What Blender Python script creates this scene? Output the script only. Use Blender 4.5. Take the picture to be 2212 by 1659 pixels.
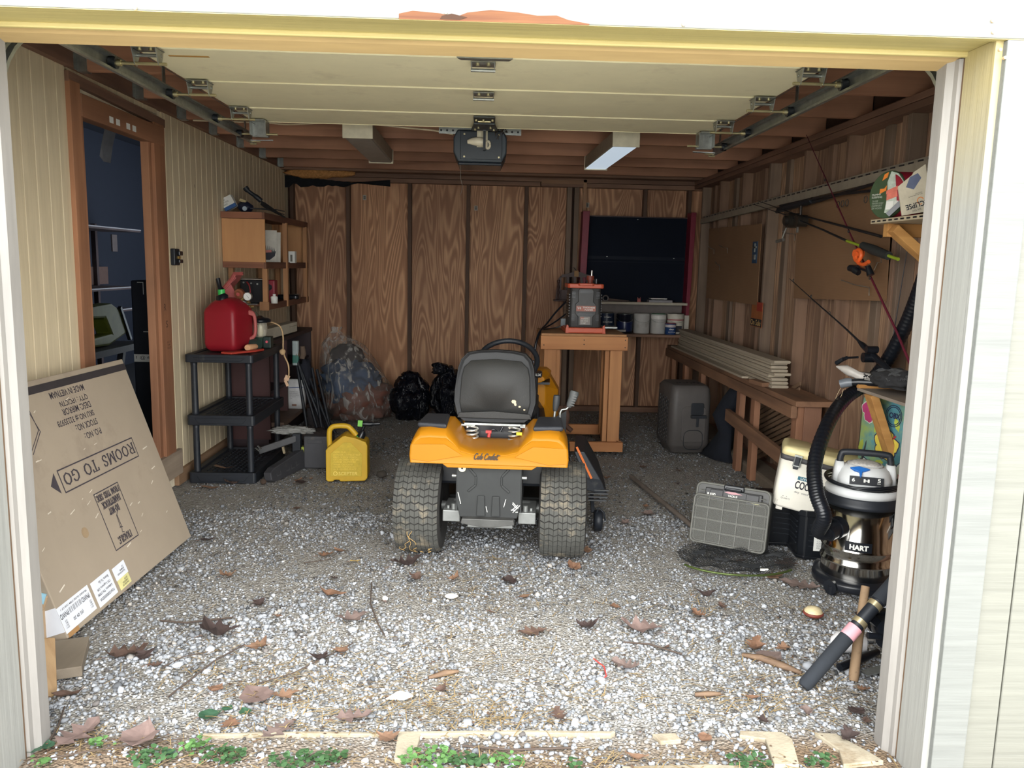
import bpy, bmesh, math, random
import numpy as np
from mathutils import Vector, Matrix, Euler, noise
PI = math.pi
rnd = random.Random(7)
S = bpy.context.scene
COL = S.collection
for o in list(bpy.data.objects): bpy.data.objects.remove(o)

# ---------------------------------------------------------------- camera
cd = bpy.data.cameras.new('camera'); cam = bpy.data.objects.new('camera', cd); COL.objects.link(cam)
cd.sensor_fit = 'HORIZONTAL'; cd.sensor_width = 36.0; cd.lens = 28.33; cd.clip_start = 0.05; cd.clip_end = 200
yaw, pitch, roll = 0.0347, -0.1459, 0.0223
cf = Vector((math.sin(yaw)*math.cos(pitch), math.cos(yaw)*math.cos(pitch), math.sin(pitch)))
cr = Vector((math.cos(yaw), -math.sin(yaw), 0)); cu = cr.cross(cf)
rr = cr*math.cos(roll)+cu*math.sin(roll); uu = cu*math.cos(roll)-cr*math.sin(roll)
cam.matrix_world = Matrix(((rr.x, uu.x, -cf.x, 0), (rr.y, uu.y, -cf.y, 0), (rr.z, uu.z, -cf.z, 1.538), (0, 0, 0, 1)))
S.camera = cam
# ---------------------------------------------------------------- sky, sun, exposure
wd = bpy.data.worlds.new('overcast_sky'); S.world = wd; wd.use_nodes = True
bg = wd.node_tree.nodes['Background']
bg.inputs[0].default_value = (0.84, 0.92, 1.0, 1); bg.inputs[1].default_value = 1.45
sl = bpy.data.lights.new('hazy_sun', 'SUN'); sun = bpy.data.objects.new('hazy_sun', sl); COL.objects.link(sun)
sl.energy = 8.0; sl.angle = math.radians(120); sl.color = (1.0, 0.975, 0.93)
sun.rotation_euler = Vector((0.02, 0.98, -0.13)).to_track_quat('-Z', 'Y').to_euler()
vs = S.view_settings; vs.view_transform = 'Standard'; vs.look = 'None'; vs.gamma = 1.0; vs.exposure = 1.0; vs.use_curve_mapping = False
S.cycles.max_bounces = 12; S.cycles.diffuse_bounces = 10; S.cycles.glossy_bounces = 4; S.cycles.transmission_bounces = 8; S.cycles.transparent_max_bounces = 12
S.cycles.sample_clamp_indirect = 6.0; S.cycles.use_denoising = True

# ---------------------------------------------------------------- materials
def C(r, g, b):
    f = lambda c: (c/255/12.92) if c/255 <= .04045 else ((c/255+.055)/1.055)**2.4
    return (f(r), f(g), f(b), 1.0)
class NT:
    def __init__(s, name):
        s.m = bpy.data.materials.new(name); s.m.use_nodes = True; s.t = s.m.node_tree; s.n = s.t.nodes; s.b = s.n['Principled BSDF']
    def N(s, typ, **kw):
        n = s.n.new('ShaderNode'+typ)
        for k, v in kw.items():
            if k.startswith('i_'):
                key = k[2:]; key = int(key) if key.isdigit() else key.replace('_', ' ')
                if isinstance(v, tuple) and len(v) == 2 and hasattr(v[0], 'outputs'): s.t.links.new(v[0].outputs[v[1]], n.inputs[key])
                elif hasattr(v, 'outputs'): s.t.links.new(v.outputs[0], n.inputs[key])
                else: n.inputs[key].default_value = v
            else: setattr(n, k, v)
        return n
    def L(s, a, b, ao=0): s.t.links.new(a.outputs[ao], b)
    def coord(s, scale=(1, 1, 1), rand=True, kind='Object'):
        tc = s.N('TexCoord'); src = (tc, kind)
        if rand:
            oi = s.N('ObjectInfo'); mu = s.N('Math', operation='MULTIPLY', i_0=(oi, 'Random'), i_1=37.0)
            ad = s.N('VectorMath', operation='ADD', i_0=(tc, kind)); s.L(mu, ad.inputs[1]); src = ad
        return s.N('Mapping', i_Vector=src, i_Scale=scale)
    def mix(s, f, a, b):
        m = s.N('MixRGB')
        for i, v in ((0, f), (1, a), (2, b)):
            if hasattr(v, 'outputs'): s.L(v, m.inputs[i])
            elif isinstance(v, tuple) and hasattr(v[0], 'outputs'): s.t.links.new(v[0].outputs[v[1]], m.inputs[i])
            else: m.inputs[i].default_value = v
        return m
    def ramp(s, src, pts, out=0):
        r = s.N('ValToRGB'); e = r.color_ramp.elements
        while len(e) < len(pts): e.new(.5)
        for el, (p, c) in zip(e, pts): el.position = p; el.color = c if isinstance(c, tuple) else (c, c, c, 1)
        s.t.links.new(src.outputs[out], r.inputs[0]); return r
    def base(s, n): s.L(n, s.b.inputs['Base Color'])
    def bump(s, src, strength=.3, dist=.01, out=0):
        bm = s.N('Bump', i_Strength=strength, i_Distance=dist); s.t.links.new(src.outputs[out], bm.inputs['Height']); s.L(bm, s.b.inputs['Normal'])
def sc(c, k): return (c[0]*k, c[1]*k, c[2]*k, 1)
MATS = {}
def mat(name, col, rough=.6, metal=0, var=.12, scale=14, bump=0, bscale=80, spec=None, dirt=None):
    """plain stuff with mottled colour variation (and an optional second, dirty colour)"""
    if name in MATS: return MATS[name]
    t = NT(name); co = t.coord()
    nz = t.N('TexNoise', i_Vector=co, i_Scale=scale, i_Detail=4.0, i_Roughness=.6)
    r = t.ramp(nz, [(.3, sc(col, 1-var)), (.7, sc(col, 1+var))]); c = r
    if dirt:
        nd = t.N('TexNoise', i_Vector=co, i_Scale=dirt[1], i_Detail=6.0, i_Roughness=.7)
        c = t.mix(t.ramp(nd, [(dirt[2], 0.0), (dirt[2]+.18, 1.0)]), r, dirt[0])
    t.base(c); t.b.inputs['Roughness'].default_value = rough; t.b.inputs['Metallic'].default_value = metal
    if spec is not None: t.b.inputs['Specular IOR Level'].default_value = spec
    if bump:
        nb = t.N('TexNoise', i_Vector=co, i_Scale=bscale, i_Detail=3.0); t.bump(nb, bump, .004)
    MATS[name] = t.m; return t.m
def adj(c, k=1.62, d=.12):
    g = .3*c[0]+.59*c[1]+.11*c[2]; return tuple(min(.85, (x+(g-x)*d)*k) for x in c[:3])+(1,)
def wood(name, c1, c2, axis='Z', across=9, along=.8, rings=9, rough=.75, fine=.5, dark=None, bump=.15, k=1.5, d=.16):
    """solid lumber, grain along one local axis"""
    if name in MATS: return MATS[name]
    dark = adj(dark or sc(c2, .6), k, d); c1, c2 = adj(c1, k, d), adj(c2, k, d)
    t = NT(name); sx = [across]*3; sx['XYZ'.index(axis)] = along; co = t.coord(tuple(sx))
    nz = t.N('TexNoise', i_Vector=co, i_Scale=1.0, i_Detail=2.0, i_Distortion=.4)
    mu = t.N('Math', operation='MULTIPLY', i_0=nz, i_1=float(rings)); si = t.N('Math', operation='SINE', i_0=mu)
    mr = t.N('MapRange', i_Value=si, i_1=-1.0, i_2=1.0)
    sf = [across*14]*3; sf['XYZ'.index(axis)] = along*4
    co2 = t.coord(tuple(sf)); n2 = t.N('TexNoise', i_Vector=co2, i_Scale=1.0, i_Detail=3.0)
    ad = t.N('Math', operation='MULTIPLY_ADD', i_0=n2, i_1=fine); t.L(mr, ad.inputs[2]); sb = t.N('Math', operation='SUBTRACT', i_0=ad, i_1=fine*.5)
    c = t.mix(sb, c1, c2)
    co3 = t.coord((1, 1, 1)); n3 = t.N('TexNoise', i_Vector=co3, i_Scale=2.2, i_Detail=3.0)
    c = t.mix(t.ramp(n3, [(.35, 0.0), (.75, .55)]), c, dark or sc(c2, .6))
    t.base(c); t.b.inputs['Roughness'].default_value = rough; t.bump(n2, bump, .003)
    MATS[name] = t.m; return t.m
def plywood(name, c1, c2, dark, s=(3.9, 3.9, .62), rings=20.0, rough=.8, k=1.55):
    """rotary cut fir plywood with wild cathedral figure"""
    if name in MATS: return MATS[name]
    c1, c2, dark = adj(c1, k), adj(c2, k), adj(dark, k)
    t = NT(name); co = t.coord(s)
    nz = t.N('TexNoise', i_Vector=co, i_Scale=1.0, i_Detail=1.6, i_Roughness=.45, i_Distortion=.55)
    mu = t.N('Math', operation='MULTIPLY', i_0=nz, i_1=rings); fr = t.N('Math', operation='PINGPONG', i_0=mu, i_1=.5)
    r = t.ramp(fr, [(0.0, sc(c1, .86)), (.20, c1), (.42, c2), (.5, c2)])
    n2 = t.N('TexNoise', i_Vector=t.coord((90, 90, 3)), i_Scale=1.0, i_Detail=3.0)
    c = t.mix(t.ramp(n2, [(.35, 0.0), (.8, .5)]), r, sc(c1, .6))
    n3 = t.N('TexNoise', i_Vector=t.coord((1.5, 1.5, .7)), i_Scale=1.0, i_Detail=4.0)
    c = t.mix(t.ramp(n3, [(.42, 0.0), (.78, .75)]), c, dark)
    t.base(c); t.b.inputs['Roughness'].default_value = rough; t.bump(fr, .12, .003)
    MATS[name] = t.m; return t.m
def painted(name, col, chip, axis='X', lines=60, amount=.66, rough=.55, yellow=None):
    """weathered paint on rough sawn timber: saw marks, cracks that show the wood; yellow = (colour, z0, z1) second colour blended in towards the top"""
    if name in MATS: return MATS[name]
    t = NT(name); sx = [lines]*3; sx['XYZ'.index(axis)] = 2.5
    co = t.coord(tuple(sx), rand=False); n1 = t.N('TexNoise', i_Vector=co, i_Scale=1.0, i_Detail=4.0, i_Roughness=.6)
    r = t.ramp(n1, [(.3, sc(col, .84)), (.62, col)])
    sy = [22]*3; sy['XYZ'.index(axis)] = 5
    n2 = t.N('TexNoise', i_Vector=t.coord(tuple(sy), rand=False), i_Scale=1.0, i_Detail=6.0, i_Roughness=.7)
    c = t.mix(t.ramp(n2, [(amount, 0.0), (amount+.05, 1.0)]), r, chip)
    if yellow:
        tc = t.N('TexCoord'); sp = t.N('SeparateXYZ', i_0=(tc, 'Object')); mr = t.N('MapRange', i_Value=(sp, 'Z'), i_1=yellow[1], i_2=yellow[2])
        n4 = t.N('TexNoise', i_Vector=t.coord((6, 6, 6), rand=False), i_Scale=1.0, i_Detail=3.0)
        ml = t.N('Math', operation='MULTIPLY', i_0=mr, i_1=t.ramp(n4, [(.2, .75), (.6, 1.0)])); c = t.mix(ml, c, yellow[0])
    t.base(c); t.b.inputs['Roughness'].default_value = rough; t.bump(n1, .35, .004)
    MATS[name] = t.m; return t.m
def glassy(name, col=(1, 1, 1, 1), alpha=.25, rough=.08):
    """thin clear plastic or glass: part see-through, part shiny"""
    if name in MATS: return MATS[name]
    t = NT(name); t.b.inputs['Base Color'].default_value = col; t.b.inputs['Roughness'].default_value = rough
    t.b.inputs['Alpha'].default_value = alpha; t.b.inputs['Specular IOR Level'].default_value = .8
    MATS[name] = t.m; return t.m

# ---------------------------------------------------------------- mesh builder
class M:
    def __init__(s): s.v = []; s.f = []; s.s = []
    def add(s, vs_, fs, smooth=False, m=None):
        b = len(s.v); s.v += [tuple(m @ Vector(p)) if m else tuple(p) for p in vs_]
        s.f += [tuple(b+i for i in f) for f in fs]; s.s += [smooth]*len(fs); return s
    def box(s, x0, x1, y0, y1, z0, z1, m=None):
        return s.add([(x0, y0, z0), (x1, y0, z0), (x1, y1, z0), (x0, y1, z0), (x0, y0, z1), (x1, y0, z1), (x1, y1, z1), (x0, y1, z1)],
                     [(0, 3, 2, 1), (4, 5, 6, 7), (0, 1, 5, 4), (1, 2, 6, 5), (2, 3, 7, 6), (3, 0, 4, 7)], False, m)
    def cbox(s, c, d, rot=None):
        m = Matrix.Translation(c) @ (Euler(rot).to_matrix().to_4x4() if rot else Matrix())
        return s.box(-d[0]/2, d[0]/2, -d[1]/2, d[1]/2, -d[2]/2, d[2]/2, m)
    def bar(s, a, b, w, h, up=(0, 0, 1)):
        a, b = Vector(a), Vector(b); d = (b-a); L = d.length; d.normalize(); u = Vector(up)
        x = d.cross(u)
        if x.length < 1e-4: x = d.cross(Vector((1, 0, 0)))
        x.normalize(); u = x.cross(d)
        m = Matrix(((x.x, d.x, u.x, a.x), (x.y, d.y, u.y, a.y), (x.z, d.z, u.z, a.z), (0, 0, 0, 1)))
        return s.box(-w/2, w/2, 0, L, -h/2, h/2, m)
    def tube(s, pts, r, n=8, closed=False, cap=True, smooth=True):
        P = [Vector(p) for p in pts]; k = len(P); R = r if isinstance(r, (list, tuple)) else [r]*k
        T = []
        for i in range(k):
            a = P[(i-1) % k] if closed or i > 0 else P[i]; b = P[(i+1) % k] if closed or i < k-1 else P[i]
            d = b-a; T.append(d.normalized() if d.length > 1e-9 else Vector((0, 0, 1)))
        ref = Vector((0, 0, 1)) if abs(T[0].z) < .9 else Vector((1, 0, 0))
        x = T[0].cross(ref).normalized(); vs_ = []; fs = []
        for i in range(k):
            x = (x-T[i]*x.dot(T[i])).normalized(); y = T[i].cross(x)
            for j in range(n):
                a = 2*PI*j/n; vs_.append(P[i]+(x*math.cos(a)+y*math.sin(a))*R[i])
        for i in range(k if closed else k-1):
            for j in range(n):
                i2 = (i+1) % k; fs.append((i*n+j, i*n+(j+1) % n, i2*n+(j+1) % n, i2*n+j))
        s.add(vs_, fs, smooth)
        if cap and not closed:
            s.add(vs_[:n], [tuple(range(n))[::-1]]); s.add(vs_[-n:], [tuple(range(n))])
        return s
    def cyl(s, a, b, r0, r1=None, n=16, cap=True): return s.tube([a, b], [r0, r0 if r1 is None else r1], n, False, cap)
    def lathe(s, prof, n=24, m=None, smooth=True):
        vs_ = []; fs = []; k = len(prof)
        for r, z in prof:
            for j in range(n): a = 2*PI*j/n; vs_.append((r*math.cos(a), r*math.sin(a), z))
        for i in range(k-1):
            for j in range(n): fs.append((i*n+j, i*n+(j+1) % n, (i+1)*n+(j+1) % n, (i+1)*n+j))
        if prof[0][0] > 1e-6: fs.append(tuple(range(n))[::-1])
        if prof[-1][0] > 1e-6: fs.append(tuple((k-1)*n+j for j in range(n)))
        return s.add(vs_, fs, smooth, m)
    def prism(s, poly, z0, z1, m=None, smooth=False):
        n = len(poly); vs_ = [(x, y, z0) for x, y in poly]+[(x, y, z1) for x, y in poly]
        fs = [tuple(range(n))[::-1], tuple(range(n, 2*n))]+[(i, (i+1) % n, n+(i+1) % n, n+i) for i in range(n)]
        return s.add(vs_, fs, smooth, m)
    def loft(s, rings, cap=True, smooth=True):
        n = len(rings[0]); vs_ = [p for r in rings for p in r]; fs = []
        for i in range(len(rings)-1):
            for j in range(n): fs.append((i*n+j, i*n+(j+1) % n, (i+1)*n+(j+1) % n, (i+1)*n+j))
        if cap: fs += [tuple(range(n))[::-1], tuple((len(rings)-1)*n+j for j in range(n))]
        return s.add(vs_, fs, smooth)
    def grid(s, nx, ny, fn, smooth=True):
        vs_ = [fn(i/nx, j/ny) for j in range(ny+1) for i in range(nx+1)]
        fs = [(j*(nx+1)+i, j*(nx+1)+i+1, (j+1)*(nx+1)+i+1, (j+1)*(nx+1)+i) for j in range(ny) for i in range(nx)]
        return s.add(vs_, fs, smooth)
def rrect(w, h, r, n=5, cx=0, cy=0):
    """rounded rectangle outline, counter-clockwise"""
    o = []
    for k, (sx, sy) in enumerate(((1, -1), (1, 1), (-1, 1), (-1, -1))):
        for i in range(n+1):
            a = -PI/2+k*PI/2+i*PI/2/n; o.append((cx+sx*(w/2-r)+r*math.cos(a), cy+sy*(h/2-r)+r*math.sin(a)))
    return o
LAST = [None]
def link(name, me, parent=None):
    o = bpy.data.objects.new(name, me); COL.objects.link(o); LAST[0] = o
    if parent is not None: o.parent = parent
    return o
def obj(name, m, material, parent=None, bevel=0, seg=2, world=False, loc=None, rot=None, subsurf=0, angle=40, label=None):
    """ONE mesh object; world=True: coordinates are world ones, moved into the parent's space"""
    me = bpy.data.meshes.new(name)
    vv = m.v
    if world and parent is not None:
        mx = parent.matrix_basis if parent.parent is None else parent.parent.matrix_basis @ parent.matrix_basis
        inv = mx.inverted(); vv = [tuple(inv @ Vector(p)) for p in m.v]
    me.from_pydata(vv, [], m.f)
    me.polygons.foreach_set('use_smooth', m.s); me.materials.append(material)
    o = link(name, me, parent)
    if loc: o.location = loc
    if rot: o.rotation_euler = rot
    if bevel:
        b = o.modifiers.new('bevel', 'BEVEL'); b.width = bevel; b.segments = seg; b.limit_method = 'ANGLE'; b.angle_limit = math.radians(angle); b.harden_normals = False
    if subsurf:
        q = o.modifiers.new('subsurf', 'SUBSURF'); q.levels = q.render_levels = subsurf
    if label: o['label'] = label
    return o
def tag(o, label, cat, group=None, kind=None):
    o['label'] = label; o['category'] = cat
    if group: o['group'] = group
    if kind: o['kind'] = kind
    return o
def thing(name, label, cat, loc=(0, 0, 0), rotz=0, group=None, rot=None):
    o = bpy.data.objects.new(name, None); COL.objects.link(o); o.empty_display_size = .1
    o.location = loc; o.rotation_euler = rot or (0, 0, rotz)
    # keep matrix_basis current for world-space parts
    return tag(o, label, cat, group)
def struct(name, m=None, material=None, loc=(0, 0, 0)):
    if m is None:
        o = bpy.data.objects.new(name, None); COL.objects.link(o); o.location = loc
    else: o = obj(name, m, material)
    o['kind'] = 'structure'; return o
def copy_tree(o, parent=None):
    c = o.copy(); COL.objects.link(c)
    if parent is not None: c.parent = parent
    for ch in list(o.children): copy_tree(ch, c)
    return c
def frame(o, u, v):
    o, u, v = Vector(o), Vector(u).normalized(), Vector(v).normalized(); n = u.cross(v)
    return Matrix(((u.x, v.x, n.x, o.x), (u.y, v.y, n.y, o.y), (u.z, v.z, n.z, o.z), (0, 0, 0, 1)))
def text(body, w, h, mx, material, parent, name='lettering', shear=0, off=.0006, bold=0, align='LEFT', world=False, spacing=1.0, line=1.0):
    """flat lettering w x h metres, lower left corner at the matrix's origin, in its xy plane"""
    cu_ = bpy.data.curves.new('t', 'FONT'); cu_.body = body; cu_.size = 1; cu_.shear = shear; cu_.offset = bold; cu_.align_x = align; cu_.space_character = spacing; cu_.space_line = line
    cu_.resolution_u = 3
    to = bpy.data.objects.new('t', cu_); COL.objects.link(to)
    me = bpy.data.meshes.new_from_object(to); bpy.data.objects.remove(to); bpy.data.curves.remove(cu_)
    n = len(me.vertices); a = np.empty(n*3, 'f'); me.vertices.foreach_get('co', a); a = a.reshape(-1, 3)
    lo, hi = a.min(0), a.max(0); sz = np.maximum(hi-lo, 1e-6)
    kx = w/sz[0] if w else h/sz[1]; ky = h/sz[1] if h else kx
    a = (a-lo)*np.array([kx, ky, 1]); a[:, 2] = off
    mm = np.array(mx)
    if world and parent is not None:
        pm = parent.matrix_basis if parent.parent is None else parent.parent.matrix_basis @ parent.matrix_basis
        mm = np.array(pm.inverted() @ mx)
    a = a @ mm[:3, :3].T+mm[:3, 3]
    me.vertices.foreach_set('co', a.astype('f').ravel()); me.update(); me.materials.clear(); me.materials.append(material)
    me.name = name
    return link(name, me, parent)
def strokes(lines, wd_, mx, off=.0008, m=None):
    """ribbon drawn through each polyline in the matrix's xy plane; wd_ width or function of direction"""
    m = m or M()
    for L in lines:
        for i in range(len(L)-1):
            a, b = Vector((*L[i], 0)), Vector((*L[i+1], 0)); d = (b-a)
            if d.length < 1e-7: continue
            d.normalize(); q = Vector((-d.y, d.x, 0)); w = (wd_(d) if callable(wd_) else wd_)/2; e = d*w*.6
            m.add([a-q*w-e, b-q*w+e, b+q*w+e, a+q*w-e], [(0, 1, 2, 3)], False, mx @ Matrix.Translation((0, 0, off+.00002*i)))
    return m
def blob(seed, c, r, amp=.3, freq=2.0, sub=3, m=None, squash=None):
    """lumpy closed form"""
    bm = bmesh.new(); bmesh.ops.create_icosphere(bm, subdivisions=sub, radius=1)
    m = m or M(); vs_ = []
    for v in bm.verts:
        p = v.co.copy(); k = 1+amp*noise.noise(p*freq+Vector((seed, seed*1.7, -seed)))+amp*.5*noise.noise(p*freq*2.7+Vector((seed, -seed, seed*.3)))
        q = Vector((p.x*r[0], p.y*r[1], p.z*r[2]))*k
        if squash is not None and q.z < squash: q.z = squash
        vs_.append(q+Vector(c))
    m.add(vs_, [tuple(v.index for v in f.verts) for f in bm.faces], True); bm.free(); return m
def sag(a, b, d, n=10):
    a, b = Vector(a), Vector(b); return [a.lerp(b, i/n)+Vector((0, 0, -d*4*(i/n)*(1-i/n))) for i in range(n+1)]
def smooth_path(pts, n=6):
    P = [Vector(p) for p in pts]; o = []
    for i in range(len(P)-1):
        p0 = P[max(i-1, 0)]; p1 = P[i]; p2 = P[i+1]; p3 = P[min(i+2, len(P)-1)]
        for k in range(n):
            t = k/n; o.append(.5*((2*p1)+(p2-p0)*t+(2*p0-5*p1+4*p2-p3)*t*t+(3*p1-p0-3*p2+p3)*t**3))
    return o+[P[-1]]
# shared materials
BLK = mat('black_plastic', C(30, 34, 41), .5, var=.15, dirt=(C(70, 70, 68), 9, .6))
BLKG = mat('black_gloss', C(22, 25, 31), .3)
NAVY = mat('dark_ink', C(38, 38, 46), .8, var=.05)
STEEL = mat('galvanised_steel', C(165, 168, 165), .38, .85, var=.18, scale=30)
BRASSY = mat('zinc_yellow', C(200, 190, 150), .35, .8)
DARKST = mat('dark_steel', C(80, 84, 86), .45, .8, var=.2)
WHT = mat('white_plastic', C(225, 225, 218), .45, var=.05)
PAPER = mat('white_paper', C(222, 222, 216), .8, var=.05)
LUM_N = (C(150, 106, 72), C(112, 74, 48)); 
# ================================================================ the garage itself
XW, XR, YB, YF = -2.09, 2.20, 8.70, 2.45
pl_back = [plywood('fir_plywood_%d' % i, a, b, c) for i, (a, b, c) in enumerate((
    (C(150, 108, 78), C(184, 142, 104), C(112, 78, 58)), (C(158, 112, 78), C(190, 144, 104), C(120, 82, 58)), (C(142, 100, 72), C(176, 134, 98), C(102, 70, 52))))]
pl_right = plywood('weathered_plywood', C(146, 112, 84), C(180, 144, 110), C(104, 76, 58), s=(5, 5, .6), rings=13, k=1.3)
pl_right2 = plywood('weathered_plywood_dark', C(130, 98, 76), C(160, 126, 96), C(94, 68, 54), s=(7, 7, .7), rings=10, k=1.3)
studw = wood('stud_lumber', C(134, 102, 78), C(106, 78, 58), 'Z', across=10, rings=7, k=1.25)
studw2 = wood('stud_lumber_grey', C(126, 104, 84), C(102, 82, 66), 'Z', across=10, rings=7, k=1.25)
platew = wood('plate_lumber', C(128, 94, 72), C(98, 70, 54), 'X', across=10, rings=7)
platey = wood('plate_lumber_long', C(126, 90, 70), C(96, 68, 52), 'Y', across=10, rings=7)
joistw = wood('joist_lumber', C(168, 118, 88), C(132, 88, 66), 'X', across=9, rings=8, k=1.35, d=0.12)
deckw = mat('roof_deck', C(72, 50, 40), .9)
freshw = wood('door_frame_lumber', C(186, 128, 88), C(150, 98, 64), 'Z', across=9, rings=6, dark=C(120, 84, 62), k=1.0, d=.1)
freshy = wood('door_frame_lumber_long', C(176, 120, 82), C(140, 92, 62), 'Y', across=9, rings=6, dark=C(110, 78, 58), k=1.0, d=.1)
skirtw = wood('skirt_lumber', C(170, 138, 104), C(140, 108, 78), 'Y', across=9, rings=4, k=1.1, d=0.1)
# ground under everything, outside lot
gt = NT('gravel_bed'); co = gt.coord((1, 1, 1), rand=False)
vo = gt.N('TexVoronoi', i_Vector=co, i_Scale=95.0); vo.feature = 'F1'
big = gt.N('TexNoise', i_Vector=co, i_Scale=1.3, i_Detail=5.0, i_Roughness=.65)
c0 = gt.ramp(vo, [(0, C(118, 114, 106)), (.35, C(160, 158, 152)), (.7, C(196, 194, 188)), (1, C(214, 213, 208))])
sepc = gt.N('SeparateColor', i_0=(vo, 'Color')); c0 = gt.ramp(sepc, [(0, C(120, 117, 111)), (.3, C(150, 147, 141)), (.75, C(172, 170, 165)), (1, C(190, 188, 182))])
c1 = gt.mix(gt.ramp(vo, [(.3, 0.0), (.8, .55)]), c0, C(120, 112, 102))
c2 = gt.mix(gt.ramp(big, [(.46, 0.0), (.72, .6)]), c1, C(132, 127, 119))
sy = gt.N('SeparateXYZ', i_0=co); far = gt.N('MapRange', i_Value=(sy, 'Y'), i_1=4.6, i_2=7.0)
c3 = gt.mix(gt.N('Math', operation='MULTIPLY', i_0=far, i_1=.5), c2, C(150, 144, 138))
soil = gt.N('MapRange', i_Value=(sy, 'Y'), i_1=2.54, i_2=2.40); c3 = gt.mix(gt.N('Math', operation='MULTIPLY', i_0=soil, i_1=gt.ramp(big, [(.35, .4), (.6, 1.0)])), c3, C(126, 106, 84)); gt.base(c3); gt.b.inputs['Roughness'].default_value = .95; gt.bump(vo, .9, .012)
fl = M()
def gz(x, y):
    return .012*noise.noise(Vector((x*1.1, y*1.1, 3)))+.006*noise.noise(Vector((x*4, y*4, 8)))-.012
nx, ny = 60, 90
fl.grid(nx, ny, lambda u, v: (-2.35+4.75*u, 2.02+6.9*v, gz(-2.35+4.75*u, 2.02+6.9*v)))
struct('floor', fl, gt.m)
struct('ground', M().box(-14, 14, -12, 2.02, -.3, -.02), mat('outside_gravel', C(200, 196, 182), .95, var=.3, scale=2))  # unseen gravel outside, colour raised to bounce light into the garage
# left wall: grooved siding, one board after another on a pale backing, with the rough doorway
DY0, DY1, DZ0, DZ1 = 4.35, 5.17, .25, 2.24
sid = NT('tan_siding_paint'); co = sid.coord((30, 30, 2.2)); n1 = sid.N('TexNoise', i_Vector=co, i_Scale=1.0, i_Detail=5.0, i_Roughness=.65)
r1 = sid.ramp(n1, [(.3, C(206, 190, 158)), (.7, C(224, 208, 176))]); n2 = sid.N('TexNoise', i_Vector=sid.coord((1.2, 1.2, .5), rand=False), i_Scale=1.0, i_Detail=5.0)
cc = sid.mix(sid.ramp(n2, [(.45, 0.0), (.75, .5)]), r1, C(194, 178, 150)); n3 = sid.N('TexNoise', i_Vector=sid.coord((26, 26, 9)), i_Scale=1.0, i_Detail=2.0)
cc = sid.mix(sid.ramp(n3, [(.76, 0.0), (.8, .8)]), cc, C(96, 72, 54)); sid.base(cc); sid.b.inputs['Roughness'].default_value = .7; sid.bump(n1, .15, .003)
wl = struct('wall_left'); pale = mat('groove_paint', C(240, 230, 204), .8)
bk = M(); bk.box(XW-.05, XW-.012, 2.27, DY0, 0, 2.75); bk.box(XW-.05, XW-.012, DY1+.03, 8.85, 0, 2.75); bk.box(XW-.05, XW-.012, DY0, DY1+.03, 2.3, 2.75); bk.box(XW-.05, XW-.012, DY0, DY1+.03, -.1, DZ0-.03)
obj('groove_backing', bk, pale, wl)
y = 2.47; bmesh_cache = {}
def sboard(y0, y1, z0, z1):
    k = (round(y1-y0, 3), round(z1-z0, 3))
    if k not in bmesh_cache:
        o = obj('siding_board', M().box(-.012, 0, 0, k[0], 0, k[1]), sid.m, wl, bevel=.002, seg=1); bmesh_cache[k] = o
    else:
        o = bmesh_cache[k].copy(); COL.objects.link(o)
    o.location = (XW, y0, z0)
while y < 8.68:
    a, b = y, y+.1045
    if b <= 4.21 or a >= 5.41: sboard(a, b, .1, 2.46)
    elif a < 4.21: sboard(a, 4.21, .1, 2.46)
    elif b > 5.41: sboard(5.41, b, .1, 2.46)
    else: sboard(a, b, 2.43, 2.46)
    y += .1105
obj('skirt_board', M().box(XW-.01, XW+.022, 5.41, 8.66, 0, .098), skirtw, wl, bevel=.003)
obj('skirt_board', M().box(XW-.01, XW+.022, 2.5, 4.21, 0, .098), skirtw, wl, bevel=.003)
led = struct('trim_1', M().box(XW-.02, XW+.038, 2.5, 8.66, 2.46, 2.62), platey)
dr = struct('door_1')
obj('jamb_post', M().box(XW-.05, XW+.022, 4.21, DY0-.035, .0, 2.40), freshw, dr, bevel=.003)
obj('jamb_post', M().box(XW-.05, XW+.012, DY0-.035, DY0, .0, 2.34), freshw, dr, bevel=.003)
obj('jamb_post', M().box(XW-.045, XW+.004, DY1, DY1+.045, DZ0, 2.25), freshw, dr, bevel=.003)
obj('jamb_post', M().box(XW-.04, XW+.022, DY1+.049, 5.385, DZ0-.1, 2.37), freshw, dr, bevel=.003)
obj('jamb_strip', M().box(XW-.05, XW+.010, 5.387, 5.41, .15, 2.40), wood('dark_strip', C(96, 62, 44), C(70, 44, 32), 'Z'), dr)
obj('head_board', M().box(XW-.05, XW+.024, DY0-.03, DY1+.215, DZ1, 2.355), freshy, dr, bevel=.003)
obj('head_strip', M().bar((XW-.01, 4.21, 2.415), (XW-.01, 5.41, 2.385), .06, .05), platey, dr)
obj('sill_board', M().box(XW-.10, XW+.03, DY0-.13, DY1+.3, DZ0-.17, DZ0), wood('sill_grey', C(150, 132, 112), C(120, 104, 88), 'Y'), dr, bevel=.004)
for i, yy in enumerate((4.62, 4.70, 4.83, 4.91)):
    obj('paper_square', M().box(XW+.0245, XW+.026, yy, yy+.045, 2.262, 2.295), PAPER, dr)
stampm = mat('stamp_ink', C(84, 60, 46), .9)
mx = frame((XW+.0228, 5.24, 1.02), (0, 0, 1), (0, -1, 0))
text('HT\n29\nKD', .06, .05, frame((XW+.0225, 5.30, .95), (0, 1, 0), (0, 0, 1)), stampm, dr, name='grade_stamp')
text('R', .03, .045, frame((XW+.0225, 5.27, 1.2), (0, 1, 0), (0, 0, 1)), stampm, dr, name='grade_stamp')
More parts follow.
